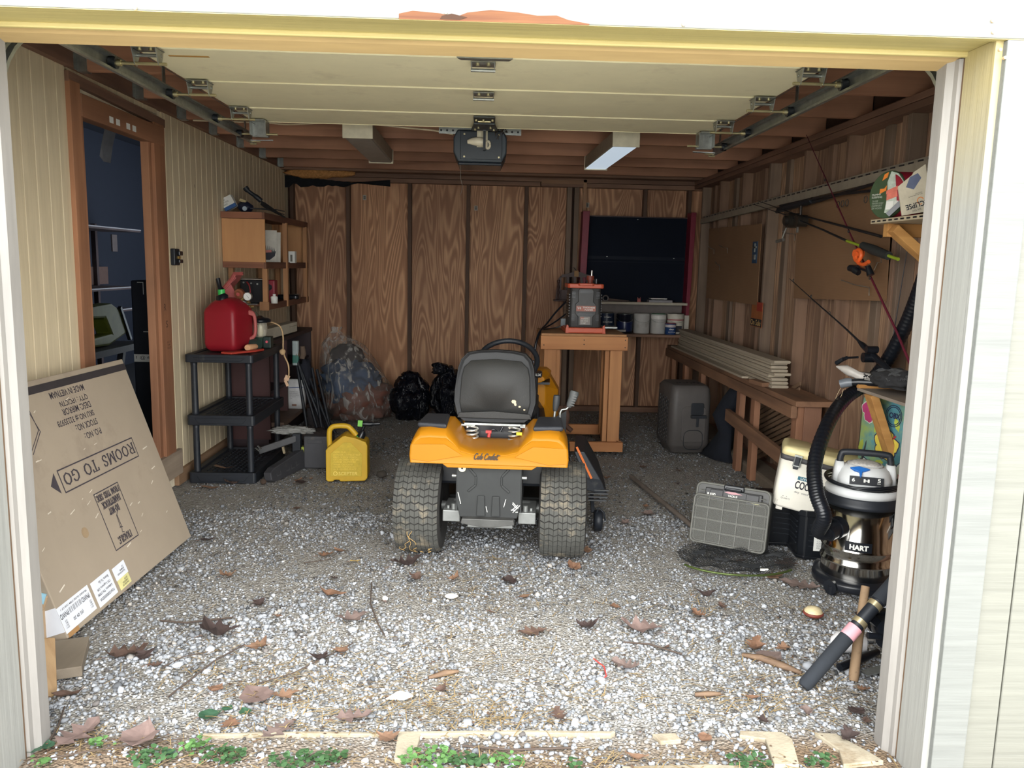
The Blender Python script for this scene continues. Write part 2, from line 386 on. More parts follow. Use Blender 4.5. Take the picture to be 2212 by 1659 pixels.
text('S', .03, .045, frame((XW+.0225, 5.29, 1.09), (0, 1, 0), (0, 0, 1)), stampm, dr, name='grade_stamp')
# the dark room behind the doorway
dk = mat('room_gloom_navy', C(24, 32, 48), .9, var=.05)  # the unlit room's navy gloom is put into wall and floor colours
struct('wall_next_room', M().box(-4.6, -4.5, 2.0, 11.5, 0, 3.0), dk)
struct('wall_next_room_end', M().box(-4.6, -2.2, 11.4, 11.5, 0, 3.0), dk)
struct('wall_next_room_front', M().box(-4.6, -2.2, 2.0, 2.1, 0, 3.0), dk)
struct('floor_next_room', M().box(-4.6, -2.2, 2.0, 11.5, .1, .2), mat('room_gloom_floor', C(28, 30, 38), .8))
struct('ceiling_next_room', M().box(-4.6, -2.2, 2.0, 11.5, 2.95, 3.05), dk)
# back wall: plywood between studs 24 inches apart
wb = struct('wall_back')
studs = [-2.03, -1.45, -.81, -.20, .41, .86, .935, 1.66, 2.13]
edges = [XW]+[s for s in studs]+[2.29]
for i in range(len(edges)-1):
    a, b = edges[i], edges[i+1]
    if b-a < .12: continue
    obj('plywood_panel', M().box(a, b-.004, 8.70, 8.712, -.1, 2.5), pl_back[(i*2+(i > 3)) % 3], wb)
for i, s in enumerate(studs):
    w = .038 if i not in (5, 6) else .05
    obj('stud', M().box(s-w/2, s+w/2, 8.612, 8.70, 0.04, 2.36), studw2 if i in (5, 6) else wood('stud_lumber_dark', C(112, 82, 62), C(88, 62, 46), 'Z', across=10, rings=7, k=.85), wb, bevel=.002, seg=1)
obj('nailing_strip', M().box(1.0, 1.035, 8.60, 8.63, .9, 2.44), wood('pale_strip', C(150, 112, 78), C(120, 86, 58), 'Z'), wb)
obj('bottom_plate', M().box(XW, 2.29, 8.61, 8.70, -.02, .04), platew, wb)
obj('top_plate', M().box(XW, .55, 8.605, 8.70, 2.362, 2.405), platew, wb, bevel=.003)
obj('top_plate', M().box(.555, 2.29, 8.605, 8.70, 2.362, 2.405), platew, wb, bevel=.003)
obj('top_plate', M().box(XW, 2.29, 8.60, 8.70, 2.409, 2.45), platew, wb, bevel=.003)
obj('plate_block', M().box(.56, 1.0, 8.585, 8.605, 2.39, 2.43), wood('pale_plate', C(132, 96, 68), C(104, 74, 52), 'X'), wb)
obj('sheathing', M().box(XW-.2, 2.45, 8.712, 8.75, -.1, 2.7), deckw, wb)
charm = mat('charred_wood', C(18, 20, 26), .95, var=.4, scale=30)
cm = M()
rq = random.Random(2); tp = [(-2.09+.04*i, 2.405-.003*i*(i > 8)-.004*(i % 2)) for i in range(28)]; bt = [(-2.09+.04*i, 2.405-(.115 if i < 12 else .115-.0065*(i-12))*(.62+.38*rq.random())-.006) for i in range(28)]
cm.prism(tp[::-1]+bt, -8.605, -8.585, Matrix(((1, 0, 0, 0), (0, 0, -1, 0), (0, 1, 0, 0), (0, 0, 0, 1))))
obj('charred_patch', cm, charm, wb)
stk = mat('paper_sticker', C(176, 172, 160), .8)
for (x, z) in ((-1.29, 2.21), (-.12, 2.13), (1.06, 2.19)):
    l = obj('sticker', M().box(x-.018, x+.018, 8.698, 8.6995, z-.025, z+.025), stk, wb)
    sm = M()
    for k in range(4): sm.box(x-.011, x+.011, 8.697, 8.698, z-.016+k*.009, z-.011+k*.009)
    obj('sticker_print', sm, NAVY, l)
# right wall
wr = struct('wall_right')
sy_ = [2.62, 3.28, 3.72, 4.30, 5.03, 5.70, 6.40, 7.08, 7.76, 8.38]
for i in range(len(sy_)-1):
    a, b = sy_[i]+.019, sy_[i+1]-.019
    obj('plywood_panel', M().box(2.288, 2.30, a, b, -.1, 2.5), pl_right if i % 2 else pl_right2, wr)
    if b-a > .5:   # the sheets show a joint batten half way
        mid = a+(b-a)*(.42+.1*(i % 3)); obj('batten', M().box(2.262, 2.288, mid, mid+.085, .04, 2.37), studw2 if i % 2 else studw, wr, bevel=.002, seg=1)
obj('plywood_panel', M().box(2.288, 2.30, 8.40, 8.7, -.1, 2.5), pl_right2, wr)
for i, s in enumerate(sy_):
    obj('stud', M().box(2.20, 2.288, s-.019, s+.019, 0.04, 2.37), studw if i % 3 else studw2, wr, bevel=.002, seg=1)
obj('stud', M().box(2.20, 2.288, 4.34, 4.378, 0.04, 2.37), studw, wr, bevel=.002, seg=1)
obj('bottom_plate', M().box(2.19, 2.288, 2.5, 8.70, -.02, .04), platey, wr)
obj('top_plate', M().box(2.17, 2.30, 2.5, 8.70, 2.37, 2.408), platey, wr, bevel=.003)
obj('top_plate', M().box(2.17, 2.30, 2.5, 8.70, 2.411, 2.448), platey, wr, bevel=.003)
obj('sheathing', M().box(2.30, 2.34, 2.24, 8.75, -.1, 2.7), deckw, wr)
obj('footing_block', M().box(2.02, 2.2, 4.9, 8.5, -.05, .07), mat('earthy_block', C(112, 100, 86), .95), wr, bevel=.02)
# ceiling: joists in hangers, decking above
cl = struct('ceiling')
jy = [2.95, 3.60, 4.28, 4.95, 5.62, 6.24, 6.90, 7.56, 8.20]
hang = None
for i, yy in enumerate(jy):
    obj('joist', M().box(XW+.04, 2.29, yy-.02, yy+.02, 2.45+.006*(i % 2), 2.595), joistw, cl, bevel=.002, seg=1)
    if hang is None:
        h = M(); h.box(0, .004, -.055, -.021, -.09, .09); h.box(0, .004, .021, .055, -.09, .09); h.box(0, .05, -.024, -.021, -.09, .07); h.box(0, .05, .021, .024, -.09, .07); h.box(0, .05, -.024, .024, -.094, -.09)
        hang = obj('joist_hanger', h, STEEL, cl); ho = hang
    else: ho = hang.copy(); COL.objects.link(ho)
    ho.location = (XW+.039, yy, 2.54)
for k in range(12):
    x0 = XW-.2+k*.385; obj('roof_board', M().box(x0, x0+.38, 2.24, 8.9, 2.60, 2.625), deckw, cl)
obj('cross_beam', M().box(XW, 2.29, 8.42, 8.60, 2.45, 2.60), platew, cl)
obj('roofing', M().box(XW-.4, 2.6, 2.1, 9.0, 2.63, 2.68), BLK, cl)
# front wall and the opening
pw = painted('white_paint_rough', C(118, 119, 116), C(100, 80, 62), 'X', 70, .74)
pwz = painted('white_paint_trim', C(112, 114, 111), C(140, 110, 90), 'X', 60, .74)
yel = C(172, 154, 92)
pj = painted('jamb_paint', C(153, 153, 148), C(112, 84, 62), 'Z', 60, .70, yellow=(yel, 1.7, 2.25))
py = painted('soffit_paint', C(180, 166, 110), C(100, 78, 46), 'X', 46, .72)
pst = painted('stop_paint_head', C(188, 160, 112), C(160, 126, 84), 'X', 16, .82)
psv = painted('stop_paint_side', C(146, 142, 137), C(150, 140, 130), 'Z', 20, .82)
wf = struct('wall_front')
H0 = 2.158
fz = M(); obj('fascia_board', M().box(-2.6, 2.6, 2.19, 2.215, H0, 2.75), pw, wf, bevel=.003)
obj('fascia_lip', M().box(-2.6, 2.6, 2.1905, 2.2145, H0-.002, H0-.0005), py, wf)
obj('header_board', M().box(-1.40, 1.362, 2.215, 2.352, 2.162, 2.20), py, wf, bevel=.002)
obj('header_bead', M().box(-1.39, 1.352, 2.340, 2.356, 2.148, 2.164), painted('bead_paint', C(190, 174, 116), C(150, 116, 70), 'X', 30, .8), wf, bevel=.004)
hs = M(); hs.add([(-1.385, 2.358, 2.160), (1.345, 2.358, 2.160), (1.345, 2.39, 2.146), (-1.385, 2.39, 2.146), (1.345, 2.452, 2.134), (-1.385, 2.452, 2.134), (1.345, 2.452, 2.2), (-1.385, 2.452, 2.2), (1.345, 2.358, 2.2), (-1.385, 2.358, 2.2)],
       [(0, 3, 2, 1), (3, 5, 4, 2), (5, 7, 6, 4), (7, 9, 8, 6), (9, 0, 1, 8), (0, 9, 7, 5, 3), (1, 2, 4, 6, 8)])
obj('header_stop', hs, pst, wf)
obj('header_core', M().box(-2.3, 2.3, 2.22, 2.50, 2.202, 2.75), deckw, wf)
for sgn, xj in ((1, 1.345), (-1, -1.402)):
    X = lambda d: xj+sgn*d      # d measured away from the opening
    bx = lambda a, b, y0, y1, z0, z1: M().box(min(X(a), X(b)), max(X(a), X(b)), y0, y1, z0, z1)
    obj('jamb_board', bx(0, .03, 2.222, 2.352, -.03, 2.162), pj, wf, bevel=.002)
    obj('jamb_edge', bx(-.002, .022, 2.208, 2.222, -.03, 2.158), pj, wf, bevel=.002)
    obj('jamb_crack', bx(.004, .03, 2.352, 2.366, -.03, 2.16), mat('bare_brown_edge', C(104, 82, 62), .95), wf)
    st = M(); pr_ = [(0.006, 2.364), (-.006, 2.368), (-.008, 2.386), (-.024, 2.40), (-.024, 2.452), (.03, 2.452), (.03, 2.364)]
    pr_ = [(X(a), b) for a, b in pr_]; st.prism(pr_ if sgn > 0 else pr_[::-1], -.02, 2.15); obj('side_stop', st, psv, wf)
    obj('corner_post', bx(.03, 1.3, 2.24, 2.5, -.05, 2.2), deckw, wf)
    obj('casing_board', bx(.018, .118, 2.19, 2.212, -.05, 2.156), pwz, wf, bevel=.003)
    n = 0; xx = .118
    sm_ = painted('siding_paint_out', C(114, 114, 106), C(120, 84, 66), 'X', 60, .70)
    while xx < 1.2:
        obj('siding_board', bx(xx, xx+.098, 2.205, 2.23, -.05, 2.156), sm_, wf, bevel=.002, seg=1); xx += .102; n += 1
# torn strip of bare wood in the fascia
tw = wood('bare_cedar', C(196, 128, 74), C(140, 76, 38), 'X', across=40, rings=8, along=2, k=0.35, d=0)
top = [(-.235, 2.170), (-.2, 2.178), (-.13, 2.174), (-.09, 2.166), (-.06, 2.178), (.0, 2.186), (.07, 2.182), (.12, 2.176), (.17, 2.178), (.2, 2.168), (.255, 2.160)]
bot = [(x, H0-.001) for x, z in top[::-1]]
tm = M(); tm.prism(bot[::-1][:1]+[(x, z) for x, z in top][1:-1]+bot[:1]+[], 0, .0, None) if False else None
pts = [(x, z) for x, z in top]+[(x, z) for x, z in bot]
tmx = frame((0, 2.1895, 0), (1, 0, 0), (0, 0, 1)); tm.prism(pts[::-1], 0, .0012, tmx)
obj('torn_wood', tm, tw, wf)
obj('dark_knot', M().prism([(-.13, 2.160), (-.08, 2.159), (-.06, 2.166), (-.1, 2.174), (-.125, 2.168)], .0012, .002, tmx), mat('rot_dark', C(60, 38, 24), .9), wf)
nl = M()
for x, z in ((-.115, 2.176), (.50, 2.166), (1.32, 2.172), (1.315, 2.20), (-.9, 2.162), (1.345, 2.13), (1.36, 2.11)): nl.cyl((x, 2.186 if z > H0 else 2.188, z), (x, 2.196, z), .0045, n=8)
obj('nail_head', nl, mat('rusty_nail', C(196, 168, 130), .7), wf); LAST[0]['kind'] = 'stuff'
# vinyl gutter strip along the right wall
gs = thing('vinyl_strip', 'long grey vinyl edge strip with slots nailed along the right wall', 'trim strip', (2.18, 4.1, 2.07))
a, b = (2.17, 3.7, 2.095), (2.19, 8.3, 2.03)
vin = mat('grey_vinyl', C(150, 140, 124), .5)
obj('channel', M().bar((2.165, 3.7, 2.075), (2.185, 8.3, 2.025), .03, .05), vin, gs, world=True)
obj('flange', M().bar((2.19, 3.7, 2.112), (2.195, 8.3, 2.058), .006, .03), vin, gs, world=True)
sl_ = M()
for k in range(48): yy = 3.75+k*.095; sl_.cbox((2.1862, yy, 2.113-(yy-3.7)*.0117), (.003, .05, .010))
so = obj('slot', sl_, BLKG, gs, world=True); so['kind'] = 'stuff'
# ================================================================ overhead door, tracks, opener, lamps
dp = mat('door_inner_paint', C(238, 230, 196), .6, var=.04, scale=5, dirt=(C(220, 210, 178), 3.2, .55), bump=.05)
gd = thing('overhead_garage_door', 'cream sectional garage door rolled up flat under the ceiling joists', 'garage door', (-.025, 2.75, 2.345))
ys = [2.70, 3.34, 3.92, 4.55, 5.0]
for i in range(4):
    m = M(); y0, y1 = ys[i]+.002, ys[i+1]-.002
    m.box(-1.395, 1.345, y0, y1, 2.350, 2.395)
    m.box(-1.395, 1.345, y0, y0+.004, 2.345, 2.350); m.box(-1.395, 1.345, y1-.003, y1, 2.347, 2.350)
    obj('door_section', m, dp, gd, world=True, bevel=.003)
def hinge(parent, x, y, z, side=0):
    m = M(); m.box(x-.05, x+.05, y-.045, y+.045, z-.003, z)
    fd = 1.0 if side else .32
    for dx in (-.046, .046): m.prism([(y-.04, z-.002), (y-.015, z-.062*fd), (y+.01, z-.066*fd), (y+.03, z-.03*fd), (y+.04, z-.002)], x+dx-.0015, x+dx+.0015, Matrix(((0, 0, 1, 0), (1, 0, 0, 0), (0, 1, 0, 0), (0, 0, 0, 1))))
    m.cyl((x-.05, y+.015, z-.022), (x+.05, y+.015, z-.022), .007, n=8)
    h = obj('hinge', m, STEEL, parent, world=True)
    b = M()
    for dx in (-.022, .022): b.cyl((x+dx, y-.02, z-.012), (x+dx, y-.02, z-.003), .008, n=6)
    obj('bolt', b, BRASSY, h, world=True)
    if side:
        r = M(); xo = x+side*.135
        r.cyl((x-side*.075, y-.005, z-.058), (xo, y-.005, z-.058), .0065, n=8)
        r.cyl((xo-side*.035, y-.005, z-.058), (xo-side*.015, y-.005, z-.058), .012, n=10)
        obj('roller_shaft', r, BRASSY, h, world=True)
        w = M(); w.cyl((xo-side*.018, y-.005, z-.058), (xo+side*.01, y-.005, z-.058), .023, n=14)
        obj('roller', w, BLKG, h, world=True)
for yy in (3.34, 3.92, 4.55):
    hinge(gd, -1.335, yy, 2.343, -1); hinge(gd, 1.290, yy, 2.343, 1)
for sgn, x in ((-1, -1.345), (1, 1.295)):      # top fixtures
    m = M(); m.box(x-.045, x+.045, 4.87, 4.99, 2.338, 2.343); m.box(x-.045, x+.045, 4.955, 4.985, 2.255, 2.343)
    m.box(x-.047, x-.043, 4.90, 4.985, 2.26, 2.343); m.box(x+.043, x+.047, 4.90, 4.985, 2.26, 2.343)
    for dx in (-.03, 0, .03): m.box(x+dx-.006, x+dx+.006, 4.951, 4.956, 2.262, 2.338)
    t = obj('top_fixture', m, STEEL, gd, world=True)
    r = M(); r.cyl((x-sgn*.10, 4.965, 2.272), (x+sgn*.13, 4.965, 2.272), .0065, n=8); obj('roller_shaft', r, BRASSY, t, world=True)
    w = M(); w.cyl((x+sgn*.105, 4.965, 2.272), (x+sgn*.135, 4.965, 2.272), .023, n=14); obj('roller', w, BLKG, t, world=True)
for yy, z in ((3.42, 2.343), (4.0, 2.343)): hinge(gd, -.027, yy, z)
m = M(); m.prism([(-.13, 3.30), (.09, 3.30), (.075, 3.335), (-.115, 3.335)], 2.335, 2.341); obj('strut_plate', m, STEEL, gd, world=True)
m = M(); m.box(-.085, .035, 4.58, 4.985, 2.337, 2.343)
m.prism([(-.085, 4.76), (.035, 4.76), (.055, 4.985), (-.105, 4.985)], 2.330, 2.338)
ob = obj('operator_bracket', m, DARKST, gd, world=True, bevel=.002)
b = M()
for x, yy in ((-.07, 4.62), (-.03, 4.62), (.02, 4.62), (-.08, 4.93), (.03, 4.93), (-.06, 4.86), (.01, 4.86)): b.cyl((x, yy, 2.322), (x, yy, 2.332), .008, n=6)
b.cyl((-.06, 4.64, 2.325), (.01, 4.64, 2.325), .007, n=8)
obj('bolt', b, BRASSY, ob, world=True)
m = M(); m.tube([(-1.372, 3.30, 2.333), (-1.372, 4.95, 2.325)], .0015, 5); m.tube([(1.322, 3.30, 2.333), (1.322, 4.95, 2.325)], .0015, 5); obj('lift_cable', m, DARKST, gd, world=True)
m = M(); m.box(-1.30, -1.14, 3.46, 3.475, 2.347, 2.3495); obj('scuff_patch', m, mat('rust_scrape', C(170, 130, 70), .8), gd, world=True)
for sgn, x in ((-1, -1.470), (1, 1.425)):
    tr = thing('door_track', ('left' if sgn < 0 else 'right')+' galvanised steel track carrying the raised garage door\'s rollers', 'door track', (x, 2.6, 2.25))
    prof = [(sgn*-.012, .030), (sgn*-.014, .022), (sgn*-.004, .020), (sgn*.010, .027), (sgn*.016, .022), (sgn*.016, -.022), (sgn*.010, -.030), (sgn*-.004, -.030), (sgn*-.014, -.033), (sgn*-.012, -.022), (sgn*-.001, -.026), (sgn*.010, -.024), (sgn*.013, -.018), (sgn*.013, .018), (sgn*.008, .023), (sgn*-.004, .024)]
    path = [(2.525, .9, 0), (2.525, 1.95, 0)]+[(2.525+.36*(1-math.cos(a)), 1.95+.335*math.sin(a), a) for a in [PI/2*k/8 for k in range(1, 9)]]+[(5.28, 2.285, PI/2)]
    rings = []
    for (yy, zz, a) in path: rings.append([(x+p[0], yy-math.cos(a)*p[1]*1.0, zz+math.sin(a)*p[1]) for p in prof])
    obj('rail', M().loft(rings, smooth=False), STEEL, tr, world=True)
    m = M(); m.bar((x+sgn*.02, 3.9, 2.29), (x+sgn*.02, 3.9, 2.46), .03, .004); m.bar((x+sgn*.02, 5.16, 2.28), (x+sgn*.02, 5.16, 2.46), .03, .004)
    m.box(x-.03, x+.05, 5.14, 5.18, 2.43, 2.447); m.bar((x, 5.16, 2.262), (x+sgn*-.14, 5.19, 2.27), .03, .004)
    obj('hanger_strap', m, STEEL, tr, world=True)
    m = M(); m.cyl((x-sgn*.06, 5.20, 2.262), (x+sgn*.01, 5.20, 2.262), .006, n=6); m.cyl((x-sgn*.03, 5.225, 2.252), (x+sgn*.01, 5.225, 2.252), .006, n=6); obj('bolt', m, BRASSY, tr, world=True)
# opener
op = thing('garage_door_opener', 'dark slate motor box of the door opener hanging from the joists', 'door opener', (-.055, 5.4, 2.2))
om = mat('opener_slate', C(44, 54, 62), .45, var=.1)
x0, x1, zb, zt = -.225, .118, 2.195, 2.395; cxm = (x0+x1)/2
out = [(x0+.03, zb+.0), (x1-.03, zb), (x1, zb+.06), (x1, zt-.05), (x1-.025, zt), (x0+.025, zt), (x0, zt-.05), (x0, zb+.06)]
MX = Matrix(((1, 0, 0, 0), (0, 0, -1, 0), (0, 1, 0, 0), (0, 0, 0, 1)))    # prism x,z along -y
obj('motor_housing', M().prism(out, -5.80, -5.36, MX), om, op, world=True, bevel=.008)
obj('front_plate', M().box(x0+.045, x1-.03, 5.350, 5.362, zb+.015, zt-.01), mat('opener_plate', C(36, 44, 52), .4), op, world=True, bevel=.003)
obj('bottom_lens', M().box(x0+.03, x1-.03, 5.38, 5.7, zb-.018, zb), mat('opener_lens', C(26, 34, 44), .25), op, world=True, bevel=.006)
m = M()
for x, z in ((x0+.07, zb+.03), (x1-.05, zb+.03), (x0+.07, zt-.03), (x1-.05, zt-.03)): m.cyl((x, 5.345, z), (x, 5.352, z), .006, n=8)
obj('screw', m, BRASSY, op, world=True)
bulbm = mat('bulb_glass', C(226, 216, 190), .25)
m = M(); m.box(-.075, -.005, 5.335, 5.35, 2.285, 2.40); obj('socket_plate', m, mat('cream_plate', C(206, 198, 172), .5), op, world=True, bevel=.002)
m = M(); m.tube([(-.135, 5.33, 2.315), (-.10, 5.33, 2.318), (-.075, 5.33, 2.318), (-.05, 5.33, 2.315), (-.02, 5.33, 2.315)], [.012, .024, .028, .03, .02], 14)
m.tube([(-.005+.014*math.cos(a), 5.325+.002*k, 2.30+.022*math.sin(a)) for k, a in enumerate([i*.5 for i in range(14)])], .008, 8)
obj('light_bulb', m, bulbm, op, world=True)
m = M(); m.box(-.034, -.018, 5.29, 5.32, 2.26, 2.42); m.bar((-.026, 5.30, 2.40), (-.026, 4.95, 2.335), .02, .02); obj('drive_arm', m, BLK, op, world=True)
m = M(); m.box(-.05, -.0, 5.0, 5.36, 2.405, 2.43); obj('drive_rail', m, DARKST, op, world=True)
m = M(); m.box(-.32, .21, 5.37, 5.40, 2.408, 2.412); m.box(-.32, .21, 5.37, 5.374, 2.368, 2.412)
pb = obj('perforated_angle', m, STEEL, op, world=True)
m = M()
for k in range(14):
    x = -.305+k*.038; m.cyl((x, 5.368, 2.388), (x, 5.371, 2.388), .007, n=8)
obj('slot', m, BLKG, pb, world=True)
m = M(); rn = random.Random(3)
for k in range(26):
    c = Vector((.065+rn.uniform(-.05, .05), 5.34+rn.uniform(-.02, .02), 2.395+rn.uniform(-.03, .03))); d = Vector((rn.uniform(-1, 1), rn.uniform(-.6, .6), rn.uniform(-1, 1)))*.035
    m.tube([c-d, c+Vector((0, -.01, .006)), c+d], .0018, 4)
obj('twig_nest', m, mat('dry_twigs', C(70, 56, 46), .95), op, world=True); LAST[0]['kind'] = 'stuff'
pc = thing('pull_cord', 'thin pale cord dangling from the door opener', 'cord', (-.17, 5.4, 2.19))
obj('cord', M().tube(smooth_path([(-.18, 5.40, 2.178), (-.176, 5.40, 2.09), (-.165, 5.40, 2.04), (-.178, 5.4, 1.985)], 5), .0013, 5), mat('grey_cord', C(120, 112, 104), .8), pc, world=True)
# fluorescent fixtures
difm = NT('acrylic_diffuser'); difm.b.inputs['Base Color'].default_value = C(206, 214, 220); difm.b.inputs['Roughness'].default_value = .18; difm.b.inputs['Emission Color'].default_value = (.72, .86, 1, 1); difm.b.inputs['Emission Strength'].default_value = .30  # faint glow added to give this diffuser its bluish-white look
difd = mat('grey_diffuser', C(150, 148, 142), .45)
fix = mat('fixture_enamel', C(214, 206, 180), .5)
for nm, xa, xb, ya, yb, dm, lab in (('a', -.915, -.730, 5.50, 6.78, difd, 'unlit grey fluorescent light fixture between door opener and doorway wall'), ('b', .755, .935, 5.55, 6.85, difm.m, 'fluorescent light fixture with pale bluish diffuser nearer the black display shelf')):
    if nm == 'a': xs0, xs1, xe0, xe1 = -.955, -.765, -.965, -.775
    else: xs0, xs1, xe0, xe1 = .835, 1.01, .80, .985
    lt = thing('fluorescent_fixture', lab, 'ceiling light', ((xs0+xs1)/2, ya, 2.35))
    dx = xe0-xs0
    m = M(); m.loft([[(xs0, ya+.012, 2.35), (xs1, ya+.012, 2.35), (xs1, ya+.012, 2.445), (xs0, ya+.012, 2.445)], [(xe0, yb-.012, 2.35), (xe1, yb-.012, 2.35), (xe1, yb-.012, 2.445), (xe0, yb-.012, 2.445)]], smooth=False)
    obj('housing', m, mat('fixture_side', C(150, 140, 122), .5), lt, world=True, bevel=.006)
    m = M(); m.loft([[(xs0+.01, ya+.01, 2.343), (xs1-.01, ya+.01, 2.343), (xs1-.01, ya+.01, 2.352), (xs0+.01, ya+.01, 2.352)], [(xe0+.01, yb-.01, 2.343), (xe1-.01, yb-.01, 2.343), (xe1-.01, yb-.01, 2.352), (xe0+.01, yb-.01, 2.352)]], smooth=False)
    obj('diffuser', m, dm, lt, world=True, bevel=.004)
    obj('end_cap', M().box(xs0-.004, xs1+.004, ya, ya+.014, 2.342, 2.446), fix, lt, world=True, bevel=.003)
    obj('end_cap', M().box(xe0-.004, xe1+.004, yb-.014, yb, 2.335, 2.446), fix, lt, world=True, bevel=.003)
wire = mat('white_cable', C(206, 190, 160), .5)
wc = thing('white_cable', 'thin white cable stapled along the joist between opener and ledger', 'cable', (-1.0, 5.55, 2.44))
obj('wire', M().tube(smooth_path([(-1.95, 5.58, 2.44), (-1.5, 5.58, 2.438), (-1.32, 5.585, 2.432), (-1.0, 5.46, 2.432), (-.72, 5.46, 2.425), (-.55, 5.5, 2.418), (-.35, 5.47, 2.40), (-.23, 5.45, 2.375)], 6), .006, 8), wire, wc, world=True)
ins = thing('insulation_batt', 'torn fuzzy tan insulation batt above the charred plate', 'insulation', (-1.75, 8.5, 2.42))
im = mat('glass_wool', C(190, 138, 84), .98, var=.3, scale=60, bump=.8, bscale=200)
m = blob(5, (-1.78, 8.50, 2.425), (.27, .06, .055), .25, 4, 3); blob(8, (-1.52, 8.50, 2.43), (.16, .05, .04), .3, 4, 3, m)
obj('batt', m, im, ins, world=True)
# black plug box on the siding
sw = thing('door_button', 'small black wall control with brass screw beside the open doorway', 'switch', (XW, 5.51, 1.55))
m = M(); m.box(XW, XW+.03, 5.465, 5.555, 1.49, 1.60); obj('box', m, BLK, sw, world=True, bevel=.006)
m = M(); m.box(XW+.03, XW+.05, 5.50, 5.56, 1.555, 1.585); m.box(XW+.03, XW+.05, 5.50, 5.56, 1.505, 1.53); obj('button', m, BLKG, sw, world=True, bevel=.005)
obj('brass_plate', M().box(XW+.03, XW+.036, 5.515, 5.55, 1.534, 1.55), mat('brass', C(190, 160, 90), .4, .8), sw, world=True)
# ================================================================ left side of the garage
GL = {  # small serif stroke alphabet, unit height
 'A': (.72, [[(.0, 0), (.36, 1), (.72, 0)], [(.16, .35), (.56, .35)], [(-.08, 0), (.12, 0)], [(.6, 0), (.82, 0)]]),
 'C': (.7, [[(.68, .75), (.6, .92), (.38, 1), (.12, .8), (.05, .5), (.12, .2), (.38, 0), (.6, .08), (.68, .25)]]),
 'D': (.72, [[(.1, 0), (.1, 1), (.42, .98), (.64, .78), (.7, .5), (.64, .22), (.42, .02), (.1, 0)], [(0, 0), (.2, 0)], [(0, 1), (.2, 1)]]),
 'E': (.62, [[(.1, 0), (.1, 1), (.58, 1), (.58, .82)], [(.1, .52), (.42, .52)], [(.1, 0), (.6, 0), (.6, .2)], [(0, 0), (.1, 0)], [(0, 1), (.1, 1)]]),
 'F': (.6, [[(.1, 0), (.1, 1), (.58, 1), (.58, .8)], [(.1, .52), (.42, .52)], [(0, 0), (.25, 0)], [(0, 1), (.1, 1)]]),
 'G': (.74, [[(.66, .78), (.58, .93), (.38, 1), (.12, .8), (.05, .5), (.12, .2), (.38, 0), (.64, .1), (.66, .42)], [(.46, .42), (.76, .42)]]),
 'H': (.76, [[(.12, 0), (.12, 1)], [(.64, 0), (.64, 1)], [(.12, .5), (.64, .5)], [(0, 0), (.24, 0)], [(0, 1), (.24, 1)], [(.52, 0), (.76, 0)], [(.52, 1), (.76, 1)]]),
 'I': (.3, [[(.15, 0), (.15, 1)], [(0, 0), (.3, 0)], [(0, 1), (.3, 1)]]),
 'K': (.72, [[(.12, 0), (.12, 1)], [(.62, 1), (.14, .42)], [(.28, .58), (.66, 0)], [(0, 0), (.24, 0)], [(0, 1), (.24, 1)], [(.5, 1), (.74, 1)], [(.56, 0), (.78, 0)]]),
 'L': (.6, [[(.1, 1), (.1, 0), (.58, 0), (.58, .22)], [(0, 1), (.24, 1)], [(0, 0), (.1, 0)]]),
 'M': (.92, [[(.12, 0), (.12, 1), (.46, .12), (.8, 1), (.8, 0)], [(0, 0), (.24, 0)], [(0, 1), (.12, 1)], [(.68, 0), (.92, 0)], [(.8, 1), (.92, 1)]]),
 'N': (.78, [[(.12, 0), (.12, 1), (.66, .03), (.66, 1)], [(0, 0), (.24, 0)], [(0, 1), (.12, 1)], [(.54, 1), (.78, 1)]]),
 'O': (.78, [[(.39, 1), (.13, .82), (.05, .5), (.13, .18), (.39, 0), (.65, .18), (.73, .5), (.65, .82), (.39, 1)]]),
 'R': (.74, [[(.12, 0), (.12, 1), (.42, 1), (.6, .88), (.62, .72), (.54, .56), (.38, .5), (.12, .5)], [(.34, .5), (.64, 0), (.76, 0)], [(0, 0), (.24, 0)], [(0, 1), (.12, 1)]]),
 'S': (.58, [[(.5, .78), (.44, .94), (.27, 1), (.1, .88), (.1, .68), (.27, .54), (.44, .42), (.5, .22), (.38, .04), (.24, 0), (.1, .06), (.05, .24)]]),
 'T': (.7, [[(.35, 0), (.35, 1)], [(.02, .8), (.04, 1), (.66, 1), (.68, .8)], [(.22, 0), (.48, 0)]]),
 'U': (.76, [[(.12, 1), (.12, .25), (.24, .04), (.4, 0), (.56, .04), (.66, .25), (.66, 1)], [(0, 1), (.24, 1)], [(.54, 1), (.78, 1)]]),
 ' ': (.38, [])}
def serif(s, w, h, mx, thick=.13, m=None):
    """serif lettering w x h metres from strokes; lower left at origin"""
    adv = sum(GL[c][0]+.14 for c in s)-.14; L = []; x = 0; kx = w/adv
    for c in s:
        a, ps = GL[c]
        for p in ps: L.append([((x+px)*kx, py*h) for px, py in p])
        x += a+.14
    return strokes(L, lambda d: h*thick*1.35*(.42+.58*abs(d.y)), mx, m=m)
crd = mat('cardboard', C(158, 144, 126), .85, var=.05, scale=3, dirt=(C(142, 128, 112), 2.2, .55))
crd2 = mat('cardboard_side', C(168, 142, 112), .85, var=.08, scale=6)
inkm = mat('print_ink', C(62, 56, 62), .85, var=.1, scale=40)
K = .979
O_ = Vector((-1.63, 3.065, .036)); U_ = Vector((.036, .99935, 0)); V_ = Vector((-.32369, .01165, .94609)); N_ = U_.cross(V_)
bx_ = thing('mirror_carton', 'large flat cardboard mirror carton printed upside down leaning beside the doorway', 'carton', (-1.7, 3.6, 0))
